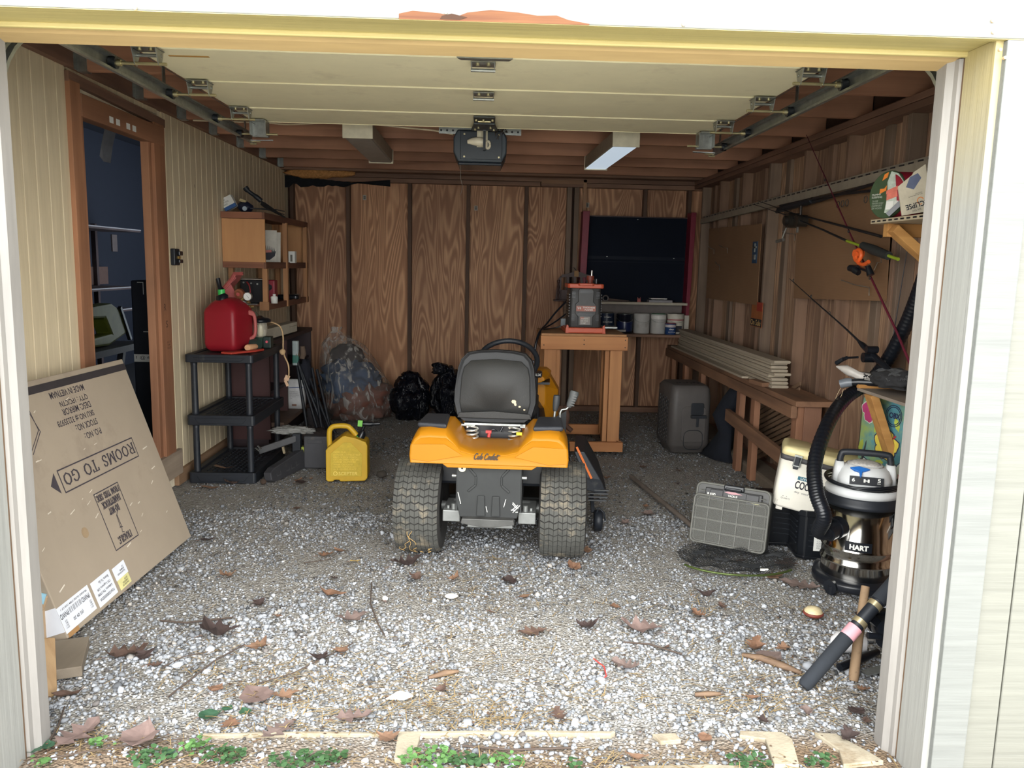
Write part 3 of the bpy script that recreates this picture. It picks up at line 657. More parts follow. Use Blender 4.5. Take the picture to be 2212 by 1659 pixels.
FM = Matrix(((U_.x, V_.x, N_.x, O_.x), (U_.y, V_.y, N_.y, O_.y), (U_.z, V_.z, N_.z, O_.z), (0, 0, 0, 1)))
Lb, Hb = 1.25*K, 1.045*K
obj('carton_body', M().box(0, Lb, 0, Hb, -.098, 0, FM), crd, bx_, world=True, bevel=.004)
obj('black_tape', M().box(.0, Lb+.001, .985*K, 1.02*K, -.01, .0012, FM), mat('black_tape', C(58, 54, 56), .5, dirt=(C(190, 180, 165), 18, .66)), bx_, world=True)
def UP(s, t): return FM @ Matrix.Translation((s*K, t*K, .0012)) @ Matrix.Rotation(PI, 4, 'Z')   # upside-down print, s,t = its reading start
for i, (b, tt, w) in enumerate((('P.O. NO.:', .747, .148), ('STOCK NO.:', .797, .19), ('SKU NO.:# 32235978', .842, .312), ('DESC: MIRROR', .885, .243), ('Q\'TY : 1PC/CTN', .925, .238), ('MADE IN VIETNAM', .972, .287))):
    text(b, w*K, .031*K, UP(.792, tt), inkm, bx_, name='carton_print', world=True, bold=.01)
m = serif('ROOMS TO GO', .65*K, .052*K, UP(1.02, .613), thick=.15)
obj('store_name', m, inkm, bx_, world=True)
def rectl(s0, t0, s1, t1, w): return strokes([[(s0, t0), (s1, t0), (s1, t1), (s0, t1), (s0, t0)]], w, FM @ Matrix.Scale(K, 4) @ Matrix.Translation((0, 0, .0006)))
m = rectl(.348, .535, 1.036, .637, .006); obj('name_frame', m, inkm, bx_, world=True)
m = M(); m.prism([(.268, .587), (.318, .54), (.318, .634)], .0008, .0016, FM @ Matrix.Scale(K, 4)); obj('arrow_mark', m, inkm, bx_, world=True)
m = rectl(.534, .186, .757, .467, .005)
for s_, w_, h_, t_, r_ in (('FRAGILE', .12, .032, .233, .705), ('DO NOT', .09, .030, .375, .69), ('HANDTRUCK', .165, .030, .415, .73), ('FROM THIS SIDE', .205, .028, .455, .748)): serif(s_, w_*K, h_*K, UP(r_, t_), .15, m)
hg = FM @ Matrix.Scale(K, 4) @ Matrix.Translation((.645, .30, .0008))   # hand truck drawing
strokes([[(-.012, .055), (.014, .06), (.02, .045), (.004, .03), (.006, -.03), (-.004, -.05)], [(.0, .03), (-.006, -.03)], [(-.012, -.03), (.012, -.034)], [(-.008, -.055), (.01, -.06)]], .004, hg, m=m)
obj('fragile_print', m, inkm, bx_, world=True)
m = strokes([[(.30, 1.0), (.345, .822), (.24, .74)], [(.325, .96), (.337, .83), (.235, .752)], [(.30, 1.0), (.22, 1.02)]], .004, FM @ Matrix.Scale(K, 4)); obj('hexagon_drawing', m, inkm, bx_, world=True)
lab = mat('label_paper', C(226, 228, 234), .6, var=.03)
def label_(s0, t0, s1, t1, nm, mt, rot=0, z=.0010):
    c = FM @ Matrix.Scale(K, 4) @ Matrix.Translation(((s0+s1)/2, (t0+t1)/2, z)) @ Matrix.Rotation(rot, 4, 'Z'); w, h = (s1-s0)/2, (t1-t0)/2
    return obj(nm, M().box(-w, w, -h, h, 0, .0008, c), mt, bx_, world=True), c @ Matrix.Translation((w, h, .0010)) @ Matrix.Rotation(PI, 4, 'Z')
l1, lm = label_(0, .022, .24, .135, 'shipping_label', lab, .02)
T = lambda b, w, h, x, y, p: text(b, w, h, lm @ Matrix.Translation((x, y, 0)), NAVY, p, name='label_print', world=True, bold=.008)
T('PNWD', .06, .022, .014, .030, l1); T('PNWD', .06, .022, .178, .030, l1); T('(05 09 20', .075, .018, .09, .07, l1); T('|||| || ||| |||| || |||', .09, .024, .08, .028, l1)
T('FRAGILE GLASS ITEM 1258 OF 1', .20, .008, .02, .012, l1); T('QTY 1\nNO. 1\nSKU\nLOT', .022, .034, .014, .062, l1); T('QTY 1\nNO. 1\nSKU\nLOT', .022, .034, .205, .062, l1)
l2, lm = label_(.262, .018, .425, .135, 'address_label', lab, .03)
T('Rooms To Go', .085, .013, .022, .016, l2); T('125 Logistics DR', .115, .014, .022, .038, l2); T('Lebanon, TN 37090', .125, .014, .02, .06, l2); T('PO#12508503SEDIA', .125, .014, .018, .084, l2)
l3, lm = label_(.447, .066, .56, .128, 'packing_slip', lab, .04); T('THIS CARTON HOLDS\nONE MIRROR\n1 OF 1', .07, .03, .02, .015, l3)
l4, lm = label_(.452, .018, .556, .066, 'yellow_slip', mat('yellow_paper', C(222, 214, 150), .7), .04); T('PACKED BY\nCHECKED\nDATE', .06, .03, .02, .010, l4)
obj('label_fold', M().box(-.0012, -.0002, .03, .135, -.085, 0, FM), lab, bx_, world=True)
obj('brown_tape', M().box(.01, .085, .0, .028, -.05, .0012, FM), mat('parcel_tape', C(170, 130, 86), .35), bx_, world=True)
for (s0, t0, r) in ((.36, .33, .02),): obj('stain', M().cyl(FM @ Vector((s0, t0, .0002)), FM @ Vector((s0, t0, .0014)), .024, n=16), mat('stain_brown', C(150, 128, 100), .9), bx_, world=True)
scuf = M(); rn = random.Random(12)
for k in range(26):
    s0, t0 = rn.uniform(.05, 1.2), rn.uniform(.15, .95); a = rn.uniform(.1, .7); l = rn.uniform(.012, .05)
    strokes([[(s0, t0), (s0+l*math.cos(a), t0+l*math.sin(a)*.6)]], rn.uniform(.002, .006), FM @ Matrix.Scale(K, 4) @ Matrix.Translation((0, 0, .0006)), m=scuf)
obj('scuff', scuf, mat('torn_paper', C(208, 198, 182), .9), bx_, world=True); LAST[0]['kind'] = 'stuff'
# lumber offcuts behind the left jamb
ow = wood('offcut_pine', C(196, 160, 112), C(160, 122, 80), 'Z', across=14, k=0.9, d=0.1)
wk = thing('wood_offcut', 'upright pale pine offcut leaning behind the left jamb', 'wood block', (-1.55, 2.78, 0))
obj('offcut', M().bar((-1.535, 2.70, -.01), (-1.585, 2.80, .165), .09, .035, (1, -.4, 0)), ow, wk, world=True, bevel=.003)
wk = thing('wood_offcut', 'grey weathered board offcut lying on gravel under the mirror carton', 'wood block', (-1.55, 2.95, 0))
obj('offcut', M().cbox((-1.585, 2.93, .022), (.16, .26, .04), (0, 0, .35)), wood('offcut_grey', C(160, 146, 126), C(128, 112, 92), 'Y', across=14, k=0.9, d=0.1), wk, world=True, bevel=.003)
wk = thing('small_carton', 'small blue and brown carton end peeking out behind the mirror carton', 'carton', (-1.75, 3.02, 0))
obj('carton_body', M().cbox((-1.735, 3.08, .19), (.05, .05, .06), (0, .3, .2)), crd2, wk, world=True, bevel=.002)
obj('blue_label', M().cbox((-1.728, 3.055, .21), (.045, .01, .04), (0, .3, .2)), mat('sky_blue', C(150, 196, 216), .6), wk, world=True)
obj('carton_base', M().cbox((-1.745, 3.08, .08), (.06, .06, .16)), crd2, wk, world=True)

# black resin shelving unit
rs = thing('resin_shelf', 'black plastic three tier shelving unit with lattice decks below red fuel can', 'shelving unit', (-1.8, 5.9, 0))
X0, X1, Y0, Y1 = -2.035, -1.575, 5.50, 6.32
for k, (zt, hh) in enumerate(((.895, .055), (.475, .07), (.072, .075))):
    m = M(); m.prism(rrect(X1-X0, .05, .02, 3, (X0+X1)/2, Y0+.02), zt-hh, zt); m.prism(rrect(X1-X0, .05, .02, 3, (X0+X1)/2, Y1-.02), zt-hh, zt)
    m.box(X0, X0+.045, Y0+.02, Y1-.02, zt-hh, zt); m.box(X1-.045, X1, Y0+.02, Y1-.02, zt-hh, zt)
    if k == 0: m.box(X0+.03, X1-.03, Y0+.03, Y1-.03, zt-.02, zt-.006)
    else:
        m.box(X0+.03, X0+.09, Y0+.03, Y1-.03, zt-.03, zt-.012); m.box(X1-.09, X1-.03, Y0+.03, Y1-.03, zt-.03, zt-.012)
    m.prism([(X0+.08, zt-hh+.012), (X1-.08, zt-hh+.012), (X1-.05, zt-.018), (X0+.05, zt-.018)], -Y0-.0, -Y0+.008, MX)   # pressed front panel
    dk_ = obj('deck', m, BLK, rs, world=True, bevel=.005)
    if k:
        g = M(); n = 9
        for i in range(n): x = X0+.09+(X1-X0-.18)*i/(n-1); g.box(x-.007, x+.007, Y0+.03, Y1-.03, zt-.028, zt-.008)
        for i in range(15): yy = Y0+.07+(Y1-Y0-.14)*i/14; g.box(X0+.06, X1-.06, yy-.008, yy+.008, zt-.03, zt-.010)
        obj('lattice', g, BLK, dk_, world=True)
for x in (X0+.045, X1-.045):
    for yy in (Y0+.045, Y1-.045):
        for z0, z1 in ((.05, .41), (.46, .845)): obj('post', M().lathe([(.026, z0), (.023, z0+.03), (.022, z1-.03), (.025, z1)], 14, Matrix.Translation((x, yy, 0))), BLK, rs, world=True)
lf = M(); lf.grid(4, 2, lambda u, v: (-1.90+.16*u, 5.60+.05*v*(1-u), .078+.03*abs(u-.5)), False); tag(obj('oak_leaf', lf, mat('leaf_tan', C(120, 92, 72), .9)), 'curled brown oak leaf lying on the lowest black lattice deck', 'leaf')
# red fuel can
redp = mat('red_polyethylene', C(146, 24, 38), .48, var=.06, scale=4); pinkp = mat('faded_pink_plastic', C(176, 92, 88), .55, var=.06)
gc = thing('fuel_can', 'large red plastic fuel can with black and green spout on black shelf', 'fuel can', (-1.825, 5.80, .896), rotz=math.radians(-12)); gc.scale = (.88, .92, 1.08)
def ring(w, d, z, r, cx=0, cy=0): return [(x, y, z) for x, y in rrect(w, d, r, 5, cx, cy)]
m = M(); m.loft([ring(.21, .25, 0, .03), ring(.26, .29, .02, .035), ring(.275, .31, .05, .035), ring(.275, .31, .25, .035), ring(.262, .295, .275, .045), ring(.21, .25, .31, .06), ring(.14, .18, .335, .055), ring(.085, .12, .345, .035)])
obj('tank', m, redp, gc)
m = M(); m.tube(smooth_path([(.13, .08, .25), (.165, .09, .24), (.178, .095, .18), (.172, .095, .10), (.13, .085, .07)], 5), .014, 10); m.bar((.12, .08, .25), (.17, .09, .235), .035, .02); obj('handle', m, pinkp, gc)
m = M(); m.tube([(-.02, -.05, .31), (-.02, -.05, .345)], .042, 16); obj('neck', m, redp, gc)
m = M(); m.tube([(-.022, -.05, .325), (-.024, -.05, .36), (-.026, -.05, .365)], [.05, .047, .03], 18); m.tube([(-.026, -.05, .395), (-.04, -.05, .41), (-.055, -.05, .47)], [.022, .018, .017], 12); obj('spout', m, BLKG, gc)
obj('green_collar', M().tube([(-.025, -.05, .362), (-.028, -.05, .398)], .028, 14), mat('spout_green', C(60, 190, 90), .4), gc)
text('GEJI', .05, .022, frame((.1385, -.05, .20), (0, 1, 0), (0, 0, 1)), redp, gc, name='embossed_mark')
# salmon bent panel behind it
sp = thing('salmon_panel', 'salmon pink bent plastic lid standing behind the red fuel can', 'plastic lid', (-1.9, 6.05, .896))
m = M()
def lidring(off): return [(-2.0+off, 6.02, .93), (-1.985+off, 6.02, 1.24), (-1.90+off, 6.05, 1.36), (-1.80+off, 6.10, 1.445), (-1.79+off, 6.10, 1.475)]
def strip(pts, dx, dy):
    m = M(); a = [Vector(p) for p in pts]; b = [p+Vector((dx, dy, 0)) for p in a]; t = Vector((.012, 0, -.012))
    m.loft([[p, q, q+t, p+t] for p, q in zip(a, b)], smooth=False); return m
pa = [(-1.985, 6.0, .90), (-1.975, 6.0, 1.20), (-1.945, 6.0, 1.30), (-1.865, 6.0, 1.39), (-1.84, 6.0, 1.435), (-1.775, 6.0, 1.437)]
m = M(); a = [Vector(p) for p in pa]; m.tube(a, .012, 4, smooth=False)
obj('rim', m, pinkp, sp, world=True)
m = strip(pa[:5], .0, .16); obj('panel', m, pinkp, sp, world=True)
m = M(); m.prism([(p[0], p[2]) for p in pa[:5]]+[(-1.83, 1.40), (-1.87, 1.36), (-1.83, 1.28), (-1.82, 1.05), (-1.86, .90)], -6.02, -6.012, MX); obj('face', m, mat('faded_pink_plastic_dark', C(176, 92, 92), .5), sp, world=True)
# gas regulator with two gauges on a grey cylinder
gcy = thing('gas_cylinder', 'grey green gas cylinder with domed shoulder behind the red fuel can', 'gas cylinder', (-1.77, 6.10, .896))
obj('shell', M().lathe([(.09, 0), (.095, .02), (.095, .17), (.085, .22), (.055, .255), (.022, .268)], 24), mat('cylinder_grey_green', C(112, 116, 100), .5), gcy)
m = M(); m.lathe([(.018, .262), (.018, .30), (.012, .31)], 12); m.cyl((-.03, -.02, .295), (.03, .02, .295), .012, n=8); obj('valve', m, mat('brass_old', C(170, 140, 92), .4, .7), gcy)
m = M(); m.box(.02, .05, -.099, -.097, .10, .15); obj('tag', m, PAPER, gcy)
rg = thing('pressure_regulator', 'brass pressure regulator with two white dial gauges above grey cylinder', 'regulator', (-1.77, 6.06, 1.16))
brs = mat('brass_old', C(170, 140, 92), .4, .7)
m = M(); m.cyl((-1.87, 6.0, 1.21), (-1.80, 6.0, 1.24), .02, n=10); m.cyl((-1.85, 5.99, 1.235), (-1.83, 5.99, 1.20), .026, n=10); m.cyl((-1.80, 6.02, 1.24), (-1.76, 6.02, 1.29), .018, n=10); m.cyl((-1.79, 6.03, 1.21), (-1.74, 6.03, 1.23), .015, n=8); m.cyl((-1.84, 5.98, 1.17), (-1.85, 6.0, 1.22), .016, n=8)
obj('valve_body', m, brs, rg, world=True)
for x, z, yy in ((-1.735, 1.272, 5.985), (-1.765, 1.212, 5.965)):
    m = M(); m.cyl((x, yy, z), (x, yy-.03, z), .030, n=24); g = obj('gauge', m, STEEL, rg, world=True)
    obj('dial', M().cyl((x, yy-.0301, z), (x, yy-.032, z), .027, n=24), PAPER, g, world=True)
    nm_ = M(); nm_.bar((x-.004, yy-.0335, z+.008), (x+.012, yy-.0335, z-.012), .001, .003, (0, 1, 0)); obj('needle', nm_, NAVY, g, world=True)
m = M(); m.cyl((-1.80, 6.0, 1.295), (-1.80, 5.965, 1.29), .034, n=18); m.cyl((-1.80, 5.965, 1.29), (-1.80, 5.95, 1.288), .018, n=12); kb = obj('adjusting_knob', m, mat('copper_knob', C(150, 92, 66), .45, .5), rg, world=True)
obj('knob_cap', M().cyl((-1.80, 5.949, 1.288), (-1.80, 5.944, 1.287), .013, n=12), mat('knob_red', C(180, 80, 76), .5), kb, world=True)
m = M(); m.cyl((-1.84, 5.98, 1.214), (-1.67, 5.98, 1.217), .005, n=6); obj('thin_pipe', m, STEEL, rg, world=True)
m = M(); m.tube(smooth_path([(-1.745, 6.0, 1.19), (-1.72, 6.0, 1.10), (-1.73, 6.0, 1.0), (-1.79, 6.02, .955), (-1.83, 6.03, .99)], 6), .009, 8); obj('hose', m, mat('hose_maroon', C(104, 58, 56), .5), rg, world=True)
# wall shelf of rough boards
shw = wood('shelf_lumber', C(120, 78, 56), C(88, 56, 42), 'Y', across=10, k=1.2, d=0.05); shp = wood('shelf_posts', C(170, 122, 80), C(136, 94, 62), 'Z', across=12, k=1.2, d=0.05)
ply = wood('shelf_end_plywood', C(206, 158, 104), C(178, 128, 82), 'Z', across=3, rings=4, along=1.2, dark=C(170, 120, 80), k=1.2, d=0.05)
ws = thing('wall_shelf', 'homemade wooden wall shelf with plywood end on the tan siding', 'shelf', (XW+.01, 6.52, 1.15))
sx = -1.745
for z, y0, y1 in ((1.90, 6.50, 8.05), (1.515, 6.52, 8.05), (1.185, 6.60, 8.05)):
    b = obj('shelf_board', M().box(XW+.003, sx-.02, y0+.02, y1, z-.02, z), shw, ws, world=True, bevel=.002)
    obj('front_lip', M().box(sx-.02, sx, y0, y1, z-.045, z+.008), shw, b, world=True, bevel=.002)
    if z > 1.2: obj('end_lip', M().box(XW+.003, sx-.02, y0, y0+.02, z-.042, z+.008), wood('shelf_lip', C(142, 92, 66), C(110, 70, 52), 'X', k=1.2, d=0.05), b, world=True, bevel=.002)
obj('end_panel', M().box(XW+.005, sx-.004, 6.515, 6.53, 1.52, 1.856), ply, ws, world=True, bevel=.002)
for x, yy, z0, z1 in ((sx-.03, 6.60, 1.14, 1.475), (XW+.04, 6.62, 1.15, 1.475), (sx-.008, 7.18, 1.14, 1.86), (sx-.008, 7.95, 1.14, 1.86), (XW+.06, 7.4, 1.16, 1.88), (XW+.06, 8.0, 1.16, 1.88)):
    obj('post', M().box(x-.02, x+.02, yy-.02, yy+.02, z0, z1), shp, ws, world=True, bevel=.002)
obj('far_panel', M().box(XW+.005, sx-.05, 8.02, 8.035, 1.52, 1.88), ply, ws, world=True)
obj('end_block', M().box(sx-.075, sx+.0, 6.575, 6.60, 1.135, 1.205), shp, ws, world=True, bevel=.002)
# on the shelf top
bk_ = thing('small_box', 'small white and blue carton tilted on top of the wall shelf', 'carton', (-2.03, 6.62, 1.91))
mx = Matrix.Translation((-2.045, 6.60, 1.93)) @ Euler((0, math.radians(-28), 0)).to_matrix().to_4x4()
obj('carton_body', M().box(-.035, .06, 0, .06, 0, .10, mx), PAPER, bk_, world=True, bevel=.001)
obj('blue_band', M().box(-.0355, .061, -.0008, .02, 0, .028, mx), mat('box_blue', C(50, 92, 150), .5), bk_, world=True)
text('HOLE SAW\n18 TPI CUTS WOOD\nBI-METAL SET', .05, .05, mx @ Matrix(((1, 0, 0, -.025), (0, 0, -1, -.0012), (0, 1, 0, .038), (0, 0, 0, 1))), NAVY, bk_, name='carton_print', world=True)
pd = thing('headlamp', 'dark navy rounded lamp body with pale lens beside the shelf top carton', 'lamp', (-1.95, 6.66, 1.91))
obj('lamp_body', blob(3, (-1.945, 6.68, 1.955), (.062, .06, .045), .15, 2, 3), mat('navy_plastic', C(30, 36, 58), .4), pd, world=True)
obj('lens', M().cyl((-1.93, 6.625, 1.94), (-1.93, 6.61, 1.94), .018, n=16), mat('pale_lens', C(176, 190, 204), .2), pd, world=True)
obj('strap_clip', M().cbox((-1.955, 6.66, 2.003), (.05, .03, .022), (0, .3, 0)), mat('khaki_plastic', C(176, 160, 120), .5), pd, world=True)
hm = thing('hand_saw', 'hand saw with black grip handle lying across the wall shelf top', 'saw', (-1.85, 6.75, 1.91))
obj('grip', M().tube(smooth_path([(-1.955, 6.72, 2.115), (-1.93, 6.73, 2.085), (-1.875, 6.74, 2.045), (-1.835, 6.75, 2.012)], 4), [.022]*4+[.016]*4+[.020]*5, 10), BLK, hm, world=True)
m = M(); m.prism([(0, -.02), (.05, -.025), (.32, -.006), (.32, .006), (.05, .02), (0, .015)], 0, .002, frame((-1.84, 6.75, 2.0), (.35, .75, -.28), (.1, .3, 1))); obj('blade', m, DARKST, hm, world=True)
fk = thing('grill_fork', 'long two pronged steel fork lying on the wall shelf top', 'fork', (-1.8, 6.8, 1.91))
m = M(); m.tube([(-1.92, 6.64, 1.945), (-1.80, 6.70, 1.945), (-1.76, 6.75, 1.94)], .006, 6); m.tube([(-1.76, 6.75, 1.94), (-1.735, 6.80, 1.95), (-1.70, 6.95, 1.945)], .004, 6); m.tube([(-1.76, 6.75, 1.94), (-1.72, 6.78, 1.93), (-1.69, 6.90, 1.915)], .004, 6)
obj('fork_body', m, DARKST, fk, world=True)
# in the shelf
np_ = thing('catalogue', 'white newspaper flyer with dark bowl picture standing in the wall shelf', 'magazine', (-1.8, 7.0, 1.517))
mx = frame((-1.93, 6.86, 1.518), (.93, .28, 0), (0, .10, .99))
m = M(); m.box(0, .175, 0, .27, -.012, 0, mx); m.box(.175, .22, .0, .262, -.03, -.014, mx @ Matrix.Rotation(.25, 4, 'Y')); obj('pages', m, mat('newsprint', C(190, 186, 176), .9), np_, world=True)
m = M(); m.prism([(.012, .085), (.02, .05), (.06, .022), (.12, .022), (.16, .055), (.168, .095)], .0005, .001, mx); obj('bowl_picture', m, mat('picture_dark', C(50, 50, 58), .8), np_, world=True)
m = M()
for k in range(9): m.prism([(.02+k*.016, .085), (.034+k*.016, .085), (.026+k*.017-.01, .15-.02*abs(k-4)/4)], .001, .0015, mx)
obj('greens_picture', m, mat('picture_grey', C(70, 74, 74), .8), np_, world=True); LAST[0]['kind'] = 'stuff'
m = M(); m.box(.04, .14, .075, .095, .0015, .002, mx @ Matrix.Rotation(.08, 4, 'Z')); obj('red_banner', m, mat('banner_pink', C(190, 120, 112), .8), np_, world=True)
bx2 = thing('white_carton', 'small white carton with two grey bars inside the wall shelf', 'carton', (-1.70, 7.35, 1.517))
obj('carton_body', M().box(-1.79, -1.70, 7.30, 7.36, 1.517, 1.62), PAPER, bx2, world=True, bevel=.001)
m = M(); m.box(-1.775, -1.757, 7.297, 7.30, 1.53, 1.59); m.box(-1.74, -1.722, 7.297, 7.30, 1.53, 1.59); obj('bar_print', m, mat('bar_grey', C(110, 108, 100), .8), bx2, world=True)
m = M(); m.prism(rrect(.2, .12, .03), 0, .04); ca = thing('tool_pouch', 'flat black pouch on the lowest board of the wall shelf', 'pouch', (-1.82, 7.55, 1.187)); obj('pouch_body', m, BLKG, ca, bevel=.01)
m = M(); m.bar((.06, -.02, .045), (.085, .02, .045), .008, .006); obj('clip', m, STEEL, ca)
ch = thing('charger_box', 'black glossy box with chrome lid edge on the lowest wall shelf board', 'electrical box', (-1.86, 6.72, 1.187))
obj('case', M().box(-1.99, -1.80, 6.64, 6.80, 1.187, 1.375), BLKG, ch, world=True, bevel=.006)
obj('chrome_lid', M().box(-1.985, -1.805, 6.645, 6.795, 1.375, 1.388), mat('chrome', C(200, 200, 200), .15, 1), ch, world=True, bevel=.003)
m = M()
for x, z in ((-1.96, 1.355), (-1.90, 1.35), (-1.85, 1.345)): m.cyl((x, 6.638, z), (x, 6.630, z), .007, n=8)
obj('screw', m, STEEL, ch, world=True)
m = M(); m.tube(smooth_path([(-1.93, 6.62, 1.36), (-1.905, 6.60, 1.33), (-1.90, 6.60, 1.27), (-1.92, 6.6, 1.23)], 4), .006, 6); obj('red_lead', m, mat('lead_red', C(140, 40, 44), .5), ch, world=True)
rt = thing('red_canister', 'dark red canister with black lever on the lowest wall shelf board', 'canister', (-1.75, 6.85, 1.187))
obj('body', M().box(-1.84, -1.755, 6.80, 6.90, 1.187, 1.375), mat('dark_red_tin', C(134, 34, 48), .45), rt, world=True, bevel=.008)
m = M(); m.cyl((-1.80, 6.799, 1.315), (-1.80, 6.785, 1.315), .026, n=14); m.bar((-1.815, 6.78, 1.285), (-1.775, 6.78, 1.33), .008, .012); obj('lever', m, BLKG, rt, world=True)
can = thing('spray_can_cap', 'small white valve cup at the near corner of the wall shelf', 'cup', (-1.68, 6.2, 1.18))
obj('cup', M().lathe([(.026, 0), (.028, .05), (.024, .055), (.012, .06), (.012, .075)], 16), WHT, can); can.location = (-1.70, 6.57, 1.195)
# lantern
ln = thing('camp_lantern', 'green camping lantern with black cap and clear globe on black shelf', 'lantern', (-1.665, 6.02, .896))
obj('base', M().box(-.05, .06, -.05, .05, 0, .075), mat('lantern_green', C(38, 66, 54), .45), ln, bevel=.012)
obj('side_box', M().box(.03, .09, -.06, .02, .0, .085), mat('lantern_dark_green', C(26, 44, 40), .45), ln, bevel=.006)
obj('red_button', M().cyl((.062, -.061, .048), (.062, -.067, .048), .009, n=12), mat('button_pink', C(214, 90, 104), .4), ln)
obj('globe', M().lathe([(.038, .075), (.048, .10), (.052, .15), (.048, .185)], 16), glassy('clear_globe', C(214, 208, 190), .38), ln)
obj('mantle', M().lathe([(.018, .08), (.022, .12), (.014, .16), (.004, .175)], 12), mat('mantle', C(236, 226, 190), .6), ln)
obj('cap', M().lathe([(.052, .185), (.078, .188), (.08, .205), (.06, .218), (.03, .222), (.012, .235)], 20), BLKG, ln)
pp = thing('propane_bottle', 'dark green propane bottle lying on its side in front of lantern', 'gas bottle', (-1.68, 5.84, .896))
obj('bottle', M().tube([(-1.77, 5.90, .935), (-1.76, 5.895, .936), (-1.66, 5.85, .936), (-1.625, 5.835, .936)], [.028, .039, .039, .036], 16), mat('bottle_green', C(44, 62, 56), .5), pp, world=True)
ck = thing('wooden_handle', 'short rounded wooden dowel end resting by the red scraper', 'handgrip', (-1.665, 5.75, .905))  # loose wooden handle of some tool
obj('wood', M().tube([(-1.66, 5.66, .93), (-1.66, 5.665, .93), (-1.64, 5.80, .925)], [.018, .022, .018], 14), mat('pale_wood', C(206, 158, 118), .7), ck, world=True)
rd = thing('red_scraper', 'flat orange red plastic scraper on the front edge of black shelf', 'scraper', (-1.70, 5.60, .897))
m = M(); m.prism([(-1.80, 5.53), (-1.72, 5.50), (-1.60, 5.68), (-1.575, 5.78), (-1.60, 5.80), (-1.66, 5.66), (-1.80, 5.575)], .898, .912); obj('blade', m, mat('scraper_red', C(176, 62, 48), .5), rd, world=True, bevel=.004)
obj('slot', M().prism([(-1.775, 5.535), (-1.715, 5.53), (-1.70, 5.552), (-1.76, 5.56)], .912, .9125), mat('slot_dark_red', C(90, 30, 26), .6), rd, world=True)
# dark bookcase behind with carton, rope, spray bottle
bcw = mat('dark_bookcase', C(50, 36, 40), .6, var=.15, scale=3); bcr = mat('bookcase_side', C(66, 38, 38), .6, var=.15, scale=3)
bc = thing('bookcase', 'dark brown bookcase behind the black plastic shelving', 'bookcase', (-1.88, 7.2, 0))
obj('top_board', M().box(-2.06, -1.70, 6.45, 7.98, .86, .895), bcw, bc, world=True, bevel=.004)
obj('side_panel', M().box(-2.06, -1.72, 6.45, 6.48, .10, .86), bcr, bc, world=True)
obj('side_panel', M().box(-2.06, -1.71, 7.94, 7.97, .10, .86), bcw, bc, world=True)
obj('divider', M().box(-2.06, -1.72, 7.02, 7.05, .10, .86), bcr, bc, world=True)
obj('back_panel', M().box(-2.06, -2.045, 6.48, 7.94, .10, .86), bcw, bc, world=True)
obj('shelf_board', M().box(-2.04, -1.73, 6.48, 7.02, .46, .485), bcw, bc, world=True)
obj('shelf_board', M().box(-2.04, -1.73, 7.05, 7.94, .60, .625), bcw, bc, world=True)
obj('shelf_board', M().box(-2.06, -1.62, 6.48, 7.96, .20, .235), wood('bookcase_base', C(92, 70, 56), C(64, 46, 40), 'Y'), bc, world=True)
obj('plinth', M().box(-2.04, -1.75, 6.5, 7.9, 0, .2), bcw, bc, world=True)
lc = thing('long_carton', 'long narrow white carton lying on the dark bookcase top', 'carton', (-1.76, 6.9, .896))
obj('carton_body', M().bar((-1.80, 6.50, .945), (-1.735, 7.30, .955), .09, .085), mat('carton_offwhite', C(196, 188, 168), .75), lc, world=True, bevel=.002)
m = M(); m.bar((-1.752, 6.62, .958), (-1.690, 7.28, .967), .002, .004); obj('seam', m, mat('seam_line', C(140, 130, 112), .8), lc, world=True)  # darker line along the carton's seam
m = M(); m.bar((-1.702, 7.17, .975), (-1.697, 7.24, .976), .002, .028); obj('end_label', m, mat('label_dark', C(96, 92, 84), .8), lc, world=True)
rp = thing('knotted_rope', 'tan cord with knot hanging from lantern over the shelf edge', 'rope', (-1.56, 6.2, .95))
ropem = mat('tan_rope', C(196, 164, 124), .9)
obj('rope', M().tube(smooth_path([(-1.61, 6.02, 1.085), (-1.585, 6.08, 1.075), (-1.545, 6.12, 1.045), (-1.525, 6.12, .98), (-1.525, 6.12, .87), (-1.515, 6.12, .82), (-1.49, 6.12, .76), (-1.485, 6.12, .70), (-1.49, 6.12, .655)], 6), .006, 7), ropem, rp, world=True)
obj('knot', blob(2, (-1.527, 6.11, .855), (.024, .02, .024), .3, 4, 2), ropem, rp, world=True)
m = M(); m.cbox((-1.50, 6.12, .655), (.035, .008, .04), (0, .4, .2)); m.cbox((-1.505, 6.12, .615), (.02, .006, .05), (0, -.4, .1)); obj('frayed_end', m, mat('rope_end', C(206, 170, 140), .9), rp, world=True)
sb = thing('spray_bottle', 'white and green bottle standing inside the dark bookcase', 'bottle', (-1.665, 7.12, .627))
obj('bottle', M().prism(rrect(.055, .05, .015), 0, .215), mat('bottle_white', C(170, 182, 182), .5), sb, bevel=.004)
obj('label', M().prism(rrect(.0565, .0515, .015), .02, .09), mat('label_green', C(64, 120, 108), .5), sb)
wb_ = thing('white_bag', 'white plastic bag of powder printed with blue band by bookcase', 'bag', (-1.67, 7.15, .237))
m = M(); m.loft([ring(.15, .07, 0, .02), ring(.16, .09, .06, .03), ring(.155, .08, .2, .025), ring(.14, .05, .25, .02), ring(.135, .015, .262, .006)]); obj('bag_body', m, mat('bag_white', C(196, 196, 196), .5), wb_)
mx = frame((-.062, -.0465, .02), (1, 0, 0), (0, 0, 1))
obj('blue_band', M().prism([(0, .165), (.13, .172), (.13, .178), (0, .170)], -.001, .0, mx), mat('band_blue', C(52, 76, 130), .6), wb_)
text('Crop Magic Dust\nactive ingredient\nkeep from children\nnet contents\n22 lb', .08, .07, mx @ Matrix.Translation((.012, .07, .003)), mat('grey_print', C(130, 130, 134), .8), wb_, name='bag_print')
